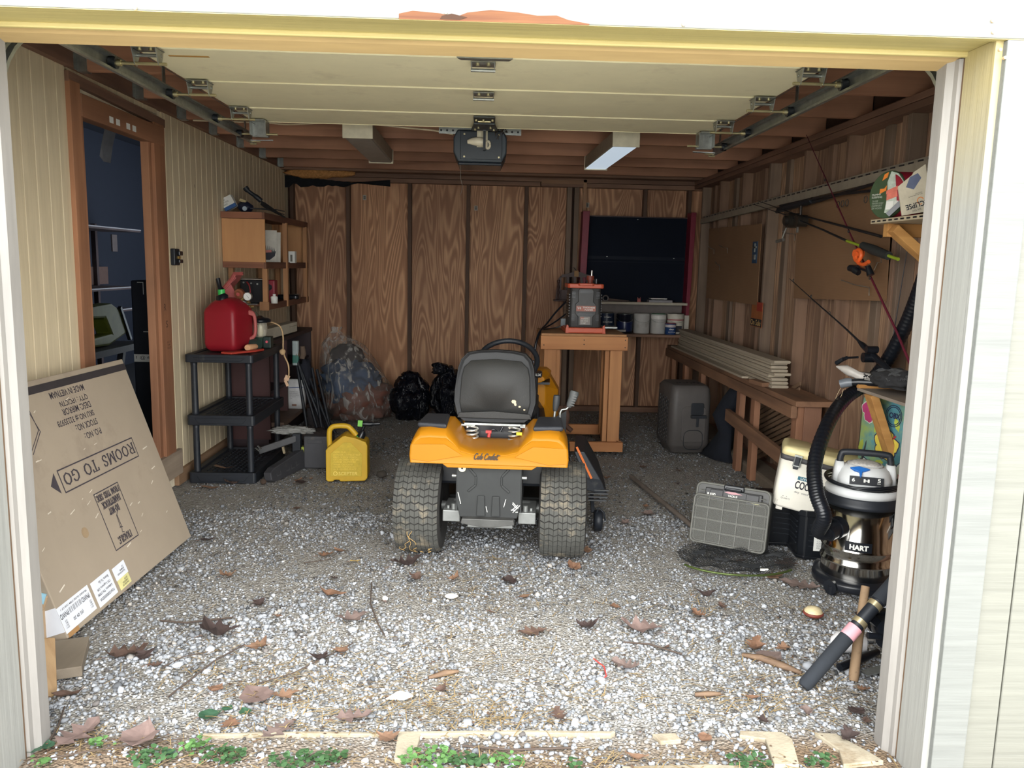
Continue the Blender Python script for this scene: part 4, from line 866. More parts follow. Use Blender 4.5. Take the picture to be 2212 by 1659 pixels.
obj('picture', M().box(.03, .07, .004, .022, 0, .001, mx), mat('picture_brown', C(120, 90, 76), .8), wb_)
# bundle of folded chairs
fc = thing('folded_chairs', 'bundle of folded black tube camp chairs against the bookcase', 'camp chair', (-1.5, 7.2, 0))
for a, b in (((-1.66, 7.12, .70), (-1.43, 6.95, .02)), ((-1.63, 7.10, .62), (-1.385, 7.0, .03)), ((-1.60, 7.2, .60), (-1.33, 7.0, .02)), ((-1.53, 7.15, .60), (-1.40, 6.95, .02)), ((-1.50, 7.2, .58), (-1.34, 7.02, .03)), ((-1.62, 7.15, .50), (-1.31, 7.05, .03)), ((-1.67, 7.16, .66), (-1.54, 7.0, .02))):
    obj('tube', M().cyl(a, b, .013, n=8), BLK, fc, world=True)
obj('fabric', blob(11, (-1.60, 7.18, .52), (.06, .05, .16), .3, 3, 3), mat('chair_fabric', C(32, 34, 44), .9), fc, world=True)
for x, z in ((-1.655, .735), (-1.60, .745)): obj('hand_grip', M().tube([(x-.01, 7.12, z-.06), (x, 7.12, z-.02), (x-.005, 7.12, z+.05)], [.022, .027, .02], 8), mat('cork_brown', C(110, 92, 78), .9), fc, world=True)
obj('seat_flap', M().prism([(-1.60, .02), (-1.38, .0), (-1.42, .20), (-1.60, .22)], -7.28, -7.25, MX), mat('dusty_black', C(62, 58, 60), .9), fc, world=True)
# clear plastic sack and black sacks
cb = thing('clear_sack', 'clear plastic sack stuffed with blue and red brown cloth by back wall', 'sack', (-1.25, 8.0, 0))
obj('red_cloth', blob(21, (-1.24, 8.0, .17), (.32, .34, .24), .32, 3.2, 4, squash=-.17), mat('cloth_red_brown', C(112, 72, 60), .9, var=.25, scale=8), cb, world=True)
obj('blue_cloth', blob(25, (-1.33, 8.02, .34), (.28, .30, .24), .32, 3.2, 4), mat('cloth_blue', C(60, 78, 104), .9, var=.25, scale=8), cb, world=True)
obj('dark_cloth', blob(29, (-1.38, 8.10, .60), (.17, .16, .13), .25, 2.5, 3), mat('cloth_dark', C(58, 52, 54), .9, var=.3), cb, world=True)
film = NT('wrinkled_clear_film'); film.b.inputs['Base Color'].default_value = C(210, 206, 200); film.b.inputs['Roughness'].default_value = .16; film.b.inputs['Alpha'].default_value = .13
nz = film.N('TexNoise', i_Vector=film.coord((14, 14, 5)), i_Scale=1.0, i_Detail=4.0, i_Distortion=1.2); film.bump(nz, .9, .04); rmpf = film.ramp(nz, [(.5, .10), (.62, .55)]); film.L(rmpf, film.b.inputs['Alpha'])
m = M(); m.loft([[(cx+rx*math.cos(a)*(1+.10*math.sin(5*a+z*9)), 8.0+ry*math.sin(a)*(1+.10*math.sin(4*a+z*7)), z) for a in [2*PI*k/36 for k in range(36)]] for cx, rx, ry, z in ((-1.24, .31, .34, .01), (-1.235, .34, .38, .12), (-1.25, .34, .38, .3), (-1.31, .31, .34, .45), (-1.36, .26, .26, .58), (-1.41, .21, .18, .72), (-1.46, .10, .08, .82), (-1.48, .04, .03, .86), (-1.47, .06, .05, .90))])
obj('film', m, film.m, cb, world=True)
sackm = NT('black_sack_film'); sackm.b.inputs['Base Color'].default_value = C(12, 16, 26); sackm.b.inputs['Roughness'].default_value = .22
nz = sackm.N('TexNoise', i_Vector=sackm.coord((11, 11, 5)), i_Scale=1.0, i_Detail=5.0, i_Distortion=1.8); sackm.bump(nz, 1.0, .06)
for nm, c, r, kn, lab_ in ((31, (-.73, 7.95, .20), (.19, .24, .24), (-.74, 7.93, .42), 'black rubbish sack next to the clear plastic sack'), (37, (-.34, 8.05, .22), (.19, .27, .28), (-.44, 8.0, .50), 'black rubbish sack with upright knot behind the mower seat')):
    t = thing('rubbish_sack', lab_, 'rubbish bag', (c[0], c[1], 0))
    obj('sack', blob(nm, c, r, .28, 2.4, 4, squash=-.20), sackm.m, t, world=True)
    obj('knot', blob(nm+2, kn, (.09, .07, .06), .5, 2.5, 3), sackm.m, t, world=True)
# yellow diesel can
yp = mat('yellow_polyethylene', C(206, 166, 40), .5, var=.08, scale=6, dirt=(C(180, 140, 40), 7, .62)); yp2 = mat('yellow_paper_label', C(206, 176, 60), .7, var=.12, scale=30, dirt=(C(150, 110, 50), 20, .62))
yc = thing('yellow_fuel_can', 'yellow plastic fuel can with faded label standing on the gravel', 'fuel can', (-.965, 5.66, 0), rotz=math.radians(3))
MY = Matrix(((1, 0, 0, 0), (0, 0, -1, 0), (0, 1, 0, 0), (0, 0, 0, 1)))
prof = [(-.145, .012), (-.13, 0), (-.095, 0), (-.088, .012), (-.052, .012), (-.045, 0), (.125, .005), (.145, .025), (.145, .26), (.135, .285), (.06, .315), (-.01, .33), (-.03, .325), (-.13, .245), (-.145, .225)]
m = M(); m.prism(prof, -.09, .09, MY); obj('tank', m, yp, yc, bevel=.014, seg=3)
m = M(); m.tube(smooth_path([(-.128, 0, .22), (-.13, 0, .33), (-.115, 0, .37), (-.08, 0, .383), (-.01, 0, .383), (.02, 0, .365), (.06, 0, .318)], 5), .019, 10); obj('handle', m, yp, yc)
obj('raised_panel', M().prism([(-.115, .04), (.105, .04), (.11, .20), (.03, .285), (-.02, .285), (-.11, .205)], .09, .094, MY), yp2, yc, bevel=.002)
pm_ = mat('embossed_yellow', C(236, 206, 84), .5); mx = frame((0, -.0945, 0), (1, 0, 0), (0, 0, 1))
text('DIESEL FUEL\nDANGER COMBUSTIBLE\nKEEP OUT OF REACH\nOF CHILDREN VAPORS\nCAN BE IGNITED BY\nSPARK OR FLAME\nSTORE OUTDOORS\nIN A VENTED PLACE', .185, .135, mx @ Matrix.Translation((-.09, .085, 0)), pm_, yc, name='label_print')
text('SCEPTER', .13, .022, mx @ Matrix.Translation((-.055, .05, 0)), mat('embossed_yellow_bright', C(244, 222, 120), .5), yc, name='maker_mark')
m = M(); mm = strokes([[(.013*math.cos(a), .013*math.sin(a)) for a in [2*PI*k/14 for k in range(15)]]], .004, mx @ Matrix.Translation((-.078, .061, 0))); obj('round_mark', mm, mat('embossed_yellow_bright', C(244, 222, 120), .5), yc)
m = M(); m.tube([(.085, 0, .295), (.10, 0, .325), (.11, 0, .35)], [.03, .028, .014], 14); m.tube([(.10, 0, .35), (.115, 0, .385), (.13, 0, .405)], .012, 8); m.tube([(.10, 0, .40), (.17, -.01, .40), (.18, -.01, .401), (.23, -.015, .405)], [.018, .018, .012, .010], 10); obj('spout', m, BLKG, yc)
obj('green_trigger', M().cbox((.088, -.01, .405), (.034, .02, .045), (0, .1, 0)), mat('trigger_green', C(128, 206, 90), .5), yc, bevel=.003)
obj('green_ring', M().tube([(.082, 0, .293), (.088, 0, .302)], .033, 14), mat('spout_green', C(60, 190, 90), .4), yc)
# tools on the gravel beside the shelving
dgp = mat('dark_grey_plastic', C(62, 62, 66), .55, var=.12, dirt=(C(96, 92, 86), 9, .62))
tc = thing('tool_case', 'dark grey plastic tool case standing behind yellow can', 'tool case', (-1.25, 5.97, 0))
obj('shell', M().box(-1.34, -1.13, 5.93, 6.02, .0, .245), dgp, tc, world=True, bevel=.008)
obj('recess', M().box(-1.31, -1.20, 5.924, 5.93, .19, .22), dgp, tc, world=True, bevel=.002)
obj('latch', M().box(-1.36, -1.34, 5.94, 5.99, .12, .16), mat('latch_yellow', C(150, 160, 60), .5), tc, world=True)
obj('lid', M().box(-1.345, -1.13, 6.02, 6.05, .0, .24), dgp, tc, world=True, bevel=.006)
pg = thing('black_post', 'short black plastic upright standing beside the grey tool case', 'post', (-1.40, 5.95, 0))
obj('upright', M().box(-1.425, -1.365, 5.93, 6.0, 0, .26), BLK, pg, world=True, bevel=.005)
sc_ = thing('saw_scabbard', 'long dark grey chainsaw bar cover lying on the gravel', 'bar cover', (-1.43, 5.75, 0))
m = M(); fr = frame((-1.49, 5.50, .0), (.28, .96, 0), (-.10, 0, 1)); m.prism([(0, .02), (.04, .0), (.52, .0), (.56, .03), (.56, .13), (.50, .145), (.06, .10), (.0, .075)], -.03, .03, fr @ Matrix.Rotation(0, 4, 'X')); obj('cover', m, dgp, sc_, world=True, bevel=.006)
m = strokes([[(.07, .05), (.07, .035), (.12, .035), (.12, .06)], [(.20, .04), (.24, .04), (.24, .06)], [(.27, .07), (.27, .04), (.31, .04)], [(.34, .075), (.34, .045), (.38, .05)]], .008, fr @ Matrix.Translation((0, 0, .031))); obj('embossed_mark', m, mat('emboss_grey', C(84, 84, 86), .6), sc_, world=True)
gb = thing('grey_lever_bar', 'long grey steel bar slanting across the black shelf foot', 'bar', (-1.5, 6.0, .1))
m = M(); m.bar((-1.665, 5.90, .135), (-1.37, 5.95, .235), .03, .05); obj('bar', m, mat('bar_grey_paint', C(70, 70, 72), .5), gb, world=True, bevel=.006)
m = M(); m.bar((-1.675, 5.86, .17), (-1.65, 5.86, .145), .02, .005); m.bar((-1.66, 5.86, .185), (-1.635, 5.86, .16), .02, .005); m.bar((-1.655, 5.86, .15), (-1.635, 5.86, .165), .02, .005); obj('buckle', m, STEEL, gb, world=True)
m = M(); m.bar((-1.475, 5.90, .12), (-1.485, 5.90, .17), .02, .015); obj('tape_bit', m, mat('tape_tan', C(146, 132, 106), .8), gb, world=True)
pf = thing('plastic_wrap', 'crumpled clear plastic wrap lying on the grey bar', 'plastic wrap', (-1.5, 6.1, .2))
wrp = NT('silver_film'); wrp.b.inputs['Base Color'].default_value = C(168, 168, 164); wrp.b.inputs['Roughness'].default_value = .2; wrp.b.inputs['Alpha'].default_value = .7
nz = wrp.N('TexNoise', i_Vector=wrp.coord((30, 30, 30)), i_Scale=1.0, i_Detail=5.0); wrp.bump(nz, 1.0, .03)
obj('film', blob(41, (-1.45, 6.02, .27), (.15, .06, .03), .5, 3, 4), wrp.m, pf, world=True)
for i, (a, b, c_, l_) in enumerate((((-1.62, 6.75, .03), (-1.3, 6.7, .05), 'rubble', 'heap of dark cloth and debris under the bookcase'),)):
    t = thing('cloth_heap', l_, 'cloth', (-1.55, 6.75, 0)); m = blob(51, (-1.47, 6.72, .06), (.14, .22, .08), .4, 3, 4, squash=-.07); obj('cloth', m, mat('dusty_cloth', C(66, 58, 56), .95, var=.4, scale=18), t, world=True)
tag(obj('walnut_husk', blob(61, (-1.52, 5.48, .018), (.022, .022, .02), .3, 3, 2), mat('husk_brown', C(70, 56, 46), .95)), 'dark walnut husk at the tip of the bar cover', 'walnut')
tag(obj('dark_stone', blob(63, (-.735, 5.72, .02), (.04, .03, .025), .3, 2, 2), mat('stone_dark', C(70, 64, 58), .95)), 'dark stone on the gravel right of yellow can', 'stone')
# behind the doorway
rm = thing('hanging_cloth', 'torn grey white cloth strip hanging inside the dark doorway', 'cloth', (-2.6, 5.7, 2.6))
m = M(); m.grid(3, 8, lambda u, v: (-2.75+.05*math.sin(v*4), 6.02+.20*u*(1-.15*v)+.03*v, 2.95-.70*v-(.03 if (u > .3 and v > .9) else 0)), False); obj('cloth', m, mat('grey_cloth', C(190, 190, 198), .9), rm, world=True)
bk2 = thing('black_cabinet', 'tall black cabinet standing inside the dark doorway', 'cabinet', (-2.37, 6.25, .2))
obj('carcass', M().box(-2.59, -2.16, 6.0, 6.5, .2, 1.37), mat('cabinet_black', C(20, 26, 38), .6), bk2, world=True, bevel=.01)
sm_ = M(); sm_.box(-2.585, -2.45, 5.995, 5.999, .775, .83); l = obj('white_tag', sm_, PAPER, bk2, world=True)
text('1 @ 6', .10, .03, frame((-2.57, 5.9945, .79), (1, 0, 0), (0, 0, 1)), NAVY, l, name='tag_print', world=True)
for (x0_, z0) in ((-2.50, 1.34), (-2.47, .98)):
    m = M(); m.box(x0_, x0_+.004, 5.995, 5.999, z0-.07, z0+.02); m.box(x0_-.04, x0_, 5.995, 5.999, z0+.015, z0+.02); obj('paint_scratch', m, PAPER, bk2, world=True)
sv = thing('metal_shelf', 'metal shelf with pale edges deep inside the dark doorway', 'shelf', (-3.9, 8.5, .2))
for i, (z, yend) in enumerate(((1.85, 9.6), (1.21, 9.4), (.97, 9.3))):
    b = obj('shelf_board', M().box(-4.45, -4.0, 7.6, yend, z-.03, z), mat('shelf_brown_dark', C(66, 54, 56), .8), sv, world=True)
    obj('pale_edge', M().box(-4.0, -3.995, 7.6, yend, z-.012, z), mat('edge_pale', C(150, 150, 156), .6), b, world=True)
obj('plank_back', M().box(-4.47, -4.44, 7.6, 9.7, 1.22, 1.42), mat('plank_dim', C(92, 72, 66), .9), sv, world=True)
obj('upright', M().box(-4.45, -4.40, 9.35, 9.4, .2, 1.9), mat('shelf_brown_dark', C(66, 54, 56), .8), sv, world=True)
ol = thing('outlet_plate', 'grey outlet plate on the wall inside the dark doorway', 'outlet', (-4.48, 9.3, 1.65)); obj('plate', M().box(-4.5, -4.485, 9.95, 10.08, 1.60, 1.80), mat('plate_grey', C(96, 88, 88), .7), ol, world=True)
gt_ = thing('green_power_tool', 'yellow green power tool housing inside the dark doorway', 'power tool', (-3.3, 6.9, .2))
lm_ = mat('lime_plastic', C(104, 112, 40), .5)
m = M(); m.prism([(6.5, .80), (7.0, .78), (7.35, .86), (7.28, 1.06), (7.08, 1.14), (6.5, 1.12), (6.5, 1.04), (6.95, 1.02), (7.05, .88), (6.5, .86)], -3.36, -3.22, Matrix(((0, 0, 1, 0), (1, 0, 0, 0), (0, 1, 0, 0), (0, 0, 0, 1)))); obj('housing', m, lm_, gt_, world=True, bevel=.02)
m = M(); m.bar((-3.22, 7.22, 1.10), (-3.22, 7.40, .80), .03, .03); obj('strut', m, DARKST, gt_, world=True)
m = M(); m.box(-3.45, -3.12, 6.4, 7.5, .72, .775); m.bar((-3.25, 7.3, .72), (-3.25, 7.1, .2), .05, .05); obj('base', m, dgp, gt_, world=True)
# ================================================================ lawn tractor
mw = thing('lawn_tractor', 'yellow riding lawn mower seen from behind with black seat', 'lawn mower', (.052, 4.20, 0), rotz=-.082)
yel_p = mat('tractor_yellow', C(172, 113, 18), .42, spec=.25, var=.04, scale=3, dirt=(C(134, 92, 36), 7, .68))
seatm = mat('seat_vinyl', C(42, 42, 41), .62, var=.12, scale=6, dirt=(C(60, 59, 55), 9, .64), bump=.2, bscale=220)
seatm2 = mat('seat_vinyl_dark', C(28, 29, 31), .6, var=.12, scale=6, bump=.2, bscale=220)
framem = mat('frame_black', C(38, 40, 40), .6, var=.15, dirt=(C(84, 82, 76), 26, .68))
rub = mat('tyre_rubber', C(72, 72, 68), .85, var=.18, scale=10, dirt=(C(128, 118, 100), 11, .52))
rubd = mat('tyre_groove', C(44, 42, 40), .9, var=.2)
padm = mat('fender_pad', C(42, 45, 51), .6, var=.1, bump=.2, bscale=200)
alum = mat('cast_aluminium', C(140, 142, 140), .5, .6, var=.15, dirt=(C(110, 104, 96), 14, .6))
MZ = Matrix(((1, 0, 0, 0), (0, 0, -1, 0), (0, 1, 0, 0), (0, 0, 0, 1)))   # prism in x,z extruded along -y
# fender shell: cross sections from the rear forward
def fsec(y, k=1.0, zb=.555, dz=0, lip=0):
    p = [(-.392, zb), (-.396, .60), (-.392, .66), (-.370, .705), (-.345, .728), (-.30, .735), (-.215, .732), (-.18, .695), (-.145, .645), (-.08, .622), (.08, .622), (.145, .645), (.18, .695), (.215, .732), (.30, .735), (.345, .728), (.370, .705), (.392, .66), (.396, .60), (.392, zb)]
    return [(x*k, y, zb+(z-zb)*(1-lip)+dz) for x, z in p]
m = M(); m.loft([fsec(-.302, .965, .560, 0, .30), fsec(-.306, .985, .557, 0, .26), fsec(-.300, 1.0, .555, 0, .18), fsec(-.27, 1.0, .555, 0, .06), fsec(-.22, 1.0), fsec(-.10, 1.0), fsec(.0, .99), fsec(.04, .97, .58)], smooth=True)
fb = obj('fender', m, yel_p, mw, bevel=.004, angle=35)
m = M(); m.prism([(-.23, .555), (.24, .555), (.215, .538), (-.205, .538)], .262, .306, MZ); obj('fender_skirt', m, yel_p, fb, bevel=.003)
for s in (-1, 1):
    m = M(); m.prism([(s*x, y) for x, y in ((.215, -.262), (.368, -.235), (.362, .03), (.235, .03))][::s], .722, .748); obj('fender_pad', m, padm, mw, bevel=.012)
    m = M(); m.prism([(s*x, z) for x, z in ((.13, .60), (.30, .565), (.39, .575), (.385, .65), (.22, .655))][::s], .3045, .3075, MZ); obj('fender_facet', m, yel_p, fb, bevel=.003)
# badge: slanted script strokes
mx = frame((-.074, -.3095, .585), (1, 0, 0), (0, 0, 1))
def script(ch):
    G = {'C': (.62, [[(.58, .8), (.5, .98), (.3, 1), (.1, .75), (.05, .35), (.15, .05), (.35, 0), (.6, .15), (.75, .12)]]),
         'u': (.5, [[(.0, .1), (.1, .55), (.08, .15), (.2, 0), (.36, .2), (.42, .55), (.40, .1), (.5, .05)]]),
         'b': (.5, [[(.0, .05), (.14, 1.05), (.1, .1), (.26, 0), (.42, .25), (.36, .5), (.15, .45)]]),
         'a': (.52, [[(.42, .5), (.2, .58), (.06, .3), (.14, .02), (.32, .12), (.44, .52), (.42, .1), (.54, .06)]]),
         'd': (.52, [[(.40, .5), (.2, .58), (.06, .3), (.14, .02), (.32, .12), (.52, 1.05), (.42, .1), (.54, .06)]]),
         'e': (.46, [[(.06, .28), (.34, .36), (.32, .56), (.16, .55), (.06, .25), (.16, .02), (.34, .04), (.48, .16)]]),
         't': (.5, [[(.2, .9), (.12, .15), (.24, 0), (.4, .1)], [(-.05, .68), (.6, .74)]])}
    return G[ch]
L = []; x = 0
for c in 'Cub Cadet':
    if c == ' ': x += .22; continue
    a, ps = script(c)
    for p in ps: L.append([((x+px+py*.30)*.0262, py*.030) for px, py in p])
    x += a+.03
obj('badge', strokes(L, .0045, mx), mat('badge_black', C(40, 30, 20), .5), fb)
# rear frame plate
m = M(); m.prism([(-.165, .56), (.165, .56), (.162, .34), (.145, .27), (-.145, .27), (-.162, .34)], .245, .255, MZ); fp = obj('rear_plate', m, framem, mw, bevel=.003)
m = M()
for s in (-1, 1):
    m.bar((s*.105, -.258, .555), (s*.10, -.258, .525), .008, .01); m.bar((s*.10, -.258, .525), (s*.065, -.258, .485), .008, .012); m.bar((s*.065, -.258, .485), (s*.065, -.258, .44), .008, .01); m.bar((s*.065, -.258, .44), (s*.105, -.258, .405), .008, .012)
    m.prism([(s*.02, .385), (s*.055, .385), (s*.06, .28), (s*.015, .28)][::-s], .255, .266, MZ)
obj('pressed_rib', m, framem, fp, bevel=.003)
m = M(); m.prism([(-.13, .275), (.13, .275), (.135, .25), (.02, .232), (-.02, .232), (-.135, .25)], .25, .30, MZ); obj('tow_plate', m, mat('tow_plate_grey', C(84, 84, 82), .5, .4, var=.2), mw, bevel=.003)
obj('washer', M().cyl((-.135, -.257, .525), (-.135, -.262, .525), .019, n=20), mat('cream_washer', C(220, 212, 180), .5), fp)
obj('washer_hole', M().cyl((-.135, -.2621, .525), (-.135, -.264, .525), .005, n=10), BLKG, fp)
m = M()
for s in (-1, 1): m.cyl((s*.163, -.22, .475), (s*.19, -.22, .475), .011, n=8)
obj('frame_bolt', m, STEEL, mw); LAST[0]['kind'] = 'stuff'
m = M()
for s in (-1, 1): m.box(s*.162-.004, s*.162+.004, -.25, .9, .30, .56)
m.box(-.16, .16, .0, .012, .3, .55); obj('frame_rail', m, framem, mw); LAST[0]['kind'] = 'stuff'
m = M(); m.tube([(-.27, 0, .25), (-.21, 0, .25), (-.205, 0, .25), (-.1, 0, .25), (.1, 0, .25), (.205, 0, .25), (.21, 0, .25), (.27, 0, .25)], [.025, .025, .042, .045, .045, .042, .025, .025], 14)
for s in (-1, 1): m.box(s*.195-.045, s*.195+.045, -.2, .03, .225, .285); m.cyl((s*.185, -.17, .285), (s*.185, -.17, .315), .014, n=8); m.cyl((s*.215, -.16, .285), (s*.215, -.16, .30), .008, n=6)
m.box(-.12, .12, -.12, .12, .17, .33); obj('transaxle', m, alum, mw, bevel=.006)
m = M(); m.box(-.30, .30, -.05, .40, .38, .54); m.box(-.45, .45, .28, .30, .14, .50) if False else None; obj('under_tank', m, BLKG, mw, bevel=.02)
m = M(); m.prism([(.05, .66), (.20, .655), (.19, .685), (.06, .69)], -.10, -.07, MZ); obj('orange_lever_plate', m, mat('lever_orange', C(216, 110, 40), .5), mw)
# seat on coil springs
def seat_ring(y, k, dz=0, kz=1):
    p = [(-.165, .0), (-.200, .025), (-.222, .10), (-.222, .16), (-.208, .28), (-.192, .325), (-.160, .358), (-.10, .370), (0, .376), (.10, .370), (.160, .358), (.192, .325), (.208, .28), (.222, .16), (.222, .10), (.200, .025), (.165, .0), (0, -.004)]
    return [(x*k, y+.10*(z/.37), .705+dz+z*kz) for x, z in p]
m = M(); m.loft([seat_ring(.055, .9, .02, .92), seat_ring(.04, .985, .003, 1), seat_ring(.075, 1.0), seat_ring(.12, 1.0), seat_ring(.155, .95, .0, .98)]); st_ = obj('seat_back', m, seatm2, mw, bevel=.004)
def panel(y, k): 
    p = [(-.185, .055), (-.197, .11), (-.19, .24), (-.178, .29), (-.14, .325), (0, .335), (.14, .325), (.178, .29), (.19, .24), (.197, .11), (.185, .055), (0, .062)]
    return [(x*k, y+.10*(z/.37), .70+z) for x, z in p]
m = M(); m.loft([panel(.052, .97), panel(.044, .965), panel(.041, .94)][::-1]); obj('back_panel', m, seatm, st_)
m = M(); m.prism([(-.2, .02), (.2, .02), (.19, .048), (0, .06), (-.19, .048)], .0, .012, Matrix.Translation((0, .052, .705)) @ MZ); obj('lower_welt', m, seatm, st_, bevel=.004)
tears = M(); rn = random.Random(4)
for (x, z, r) in ((.105, .815, .016), (.135, .79, .007), (.16, .775, .006), (.112, .802, .010)):
    pts_ = [(x+r*rn.uniform(.5, 1.1)*math.cos(a), z+r*rn.uniform(.5, 1.0)*math.sin(a)) for a in [2*PI*k/8 for k in range(8)]]; yy = .036+.10*((z-.70)/.37); tears.prism(pts_, -yy, -yy+.002, MZ)
obj('foam_tear', tears, mat('seat_foam', C(206, 190, 160), .9), st_); LAST[0]['kind'] = 'stuff'
m = M(); m.loft([ring(.42, .40, .70, .08, 0, .33), ring(.46, .46, .74, .09, 0, .33), ring(.46, .46, .79, .09, 0, .33), ring(.40, .40, .81, .09, 0, .33)]); obj('seat_cushion', m, seatm2, mw)
m = M(); m.box(-.16, .16, .03, .45, .688, .700); m.box(-.19, -.10, .025, .05, .684, .694); m.box(.14, .17, .03, .06, .68, .70); obj('seat_pan', m, STEEL, mw, bevel=.002)
spm = mat('bright_spring', C(214, 214, 206), .3, .7)
for s in (-1, 1):
    obj('coil_spring', M().tube([(s*.112+.030*math.cos(a), -.0+.030*math.sin(a), .612+.076*a/(2*PI*3.6)) for a in [2*PI*3.6*k/60 for k in range(61)]], .0052, 8), spm, mw)
m = M(); m.box(-.15, .15, .05, .25, .60, .685); m.tube(smooth_path([(-.03, -.02, .65), (.0, -.02, .68), (.03, -.01, .66), (.05, 0, .69)], 4), .006, 6); m.bar((-.06, -.05, .668), (.10, -.05, .668), .01, .01); obj('battery_tray', m, BLKG, mw)
m = M(); m.cyl((-.02, -.06, .645), (-.015, -.055, .675), .009, n=8); m.box(-.035, -.005, -.07, -.05, .668, .682); obj('red_terminal', m, mat('terminal_red', C(170, 50, 50), .5), mw)
m = M(); m.box(.125, .155, -.06, -.05, .66, .675); obj('warning_tag', m, mat('tag_yellow', C(214, 190, 40), .5), mw)
# tyres with chevron tread
def tyre(cx, r, w, rows, name, segs=10, yy=0, z=None):
    z = r if z is None else z
    t = M(); rot = Matrix.Translation((cx, yy, z)) @ Matrix.Rotation(PI/2, 4, 'Y')
    t.lathe([(r*.50, -w*.40), (r*.62, -w*.47), (r*.80, -w*.50), (r*.92, -w*.46), (r*.965, -w*.38), (r*.972, -w*.2), (r*.975, 0), (r*.972, w*.2), (r*.965, w*.38), (r*.92, w*.46), (r*.80, w*.50), (r*.62, w*.47), (r*.50, w*.40)], 48, rot)
    o = obj(name, t, rubd, mw)
    b = M(); da = 2*PI/rows
    def P(x, a, rr_):
        e = abs(x)/(w/2); rr2 = rr_-.035*r*max(0, e-.62)**1.5*6; return (cx+x, yy+rr2*math.sin(a), z-rr2*math.cos(a))
    for k in range(rows):
        for j in range(segs):
            x0 = -w*.47+w*.94*j/segs; x1 = -w*.47+w*.94*(j+1)/segs; g = w*.004
            z0 = .13*da*(1 if j % 2 else -1); z1 = -z0; a = k*da+(.0 if j not in (3, 6) else .1*da)
            top = [P(x0+g, a+z0, r), P(x1-g, a+z1, r), P(x1-g, a+z1+da*.80, r), P(x0+g, a+z0+da*.80, r)]
            bot = [P(x0+g, a+z0, r*.955), P(x1-g, a+z1, r*.955), P(x1-g, a+z1+da*.80, r*.955), P(x0+g, a+z0+da*.80, r*.955)]
            b.add(bot+top, [(4, 5, 6, 7), (0, 1, 5, 4), (1, 2, 6, 5), (2, 3, 7, 6), (3, 0, 4, 7)])
    tr_ = obj('tread_blocks', b, rub, o); tr_['kind'] = 'stuff'
    h = M(); h.lathe([(0.0, -w*.18), (r*.15, -w*.18), (r*.45, -w*.30), (r*.53, -w*.42), (r*.53, w*.42), (r*.45, w*.25), (r*.12, w*.20), (0, w*.20)], 28, rot); obj('rim', h, BLKG, o)
    return o
tyre(-.378, .254, .245, 44, 'rear_tyre'); tyre(.378, .254, .245, 44, 'rear_tyre')
tyre(-.36, .19, .16, 36, 'front_tyre', 6, 1.22); tyre(.36, .19, .16, 36, 'front_tyre', 6, 1.22)
stw = M(); rn = random.Random(9)
for k in range(9):
    a0 = rn.uniform(-.9, -.05); xx = -.378+rn.uniform(-.09, .09); n = 7; l = rn.uniform(.05, .16); d = rn.uniform(-.5, .5)
    stw.tube([(xx+d*l*i/n*.7+.008*math.sin(i), .2575*math.sin(a0-l*3*i/n*(.3+abs(math.cos(k)))), .254-.2575*math.cos(a0-l*3*i/n*(.3+abs(math.cos(k))))) for i in range(n+1)], .0016, 4)
obj('straw_bits', stw, mat('dry_straw', C(206, 170, 110), .9), mw); LAST[0]['kind'] = 'stuff'
# steering wheel, dash, hood
wc = Vector((.035, .66, .965)); tl = math.radians(38); ring_ = []
for k in range(32):
    a = 2*PI*k/32; p = Vector((.178*math.cos(a), .178*math.sin(a)*math.cos(tl), .178*math.sin(a)*math.sin(tl))); ring_.append(wc+p)
m = M(); m.tube(ring_, .016, 10, closed=True); swh = obj('steering_wheel', m, BLK, mw)
m = M(); m.bar(wc+Vector((-.16, 0, 0)), wc+Vector((.16, 0, 0)), .04, .015); m.cyl(wc+Vector((0, .03, -.04)), wc, .045, n=16); m.cyl((.035, .90, .70), wc, .025, n=10); obj('wheel_spokes', m, BLK, swh)
def hsec(y, hw, zb, zt, ch=.06):
    e = min(.12, (zt-zb)*.25); d = min(ch*1.6, (zt-zb)*.5); return [(-hw*.86, y, zb), (-hw, y, zb+e), (-hw, y, zt-d), (-hw+ch, y, zt), (hw-ch, y, zt), (hw, y, zt-d), (hw, y, zb+e), (hw*.86, y, zb)]
hx = .03
def H(sec): return [(x+hx, y, z) for x, y, z in sec]
m = M(); m.loft([H(hsec(.80, .235, .62, .875, .05)), H(hsec(.92, .315, .48, .87, .07)), H(hsec(1.15, .325, .46, .85, .07)), H(hsec(1.50, .29, .45, .78, .07)), H(hsec(1.62, .22, .47, .72, .06))], smooth=False); hd = obj('hood', m, yel_p, mw, bevel=.012)
m = M(); m.loft([H(hsec(.70, .23, .83, .885, .03)), H(hsec(.85, .262, .83, .90, .03)), H(hsec(1.0, .27, .85, .895, .03))], smooth=False); obj('hood_cowl', m, yel_p, mw, bevel=.008)
m = M(); m.box(hx-.24, hx+.262, .72, .95, .818, .832); obj('cowl_gap', m, BLKG, mw)
m = M(); m.box(hx-.18, hx+.19, .62, .76, .55, .90); m.box(hx-.23, hx+.215, .60, .72, .875, .905); m.loft([H(hsec(.70, .20, .30, .72, .03)), H(hsec(.95, .27, .28, .68, .03))], smooth=False); obj('dash', m, BLKG, mw, bevel=.01)
text('T LX', .06, .014, frame((hx+.15, .598, .886), (1, 0, 0), (0, .3, 1)), PAPER, mw, name='dash_print')
m = M(); m.prism([(.28, .44), (.34, .62), (.40, .66), (.40, .44)], .70, .72, Matrix.Translation((0, 1.44, 0)) @ MZ); obj('foot_panel', m, BLKG, mw)
m = M(); m.box(-.46, .50, .30, .80, .20, .225); obj('foot_deck', m, framem, mw, bevel=.01)
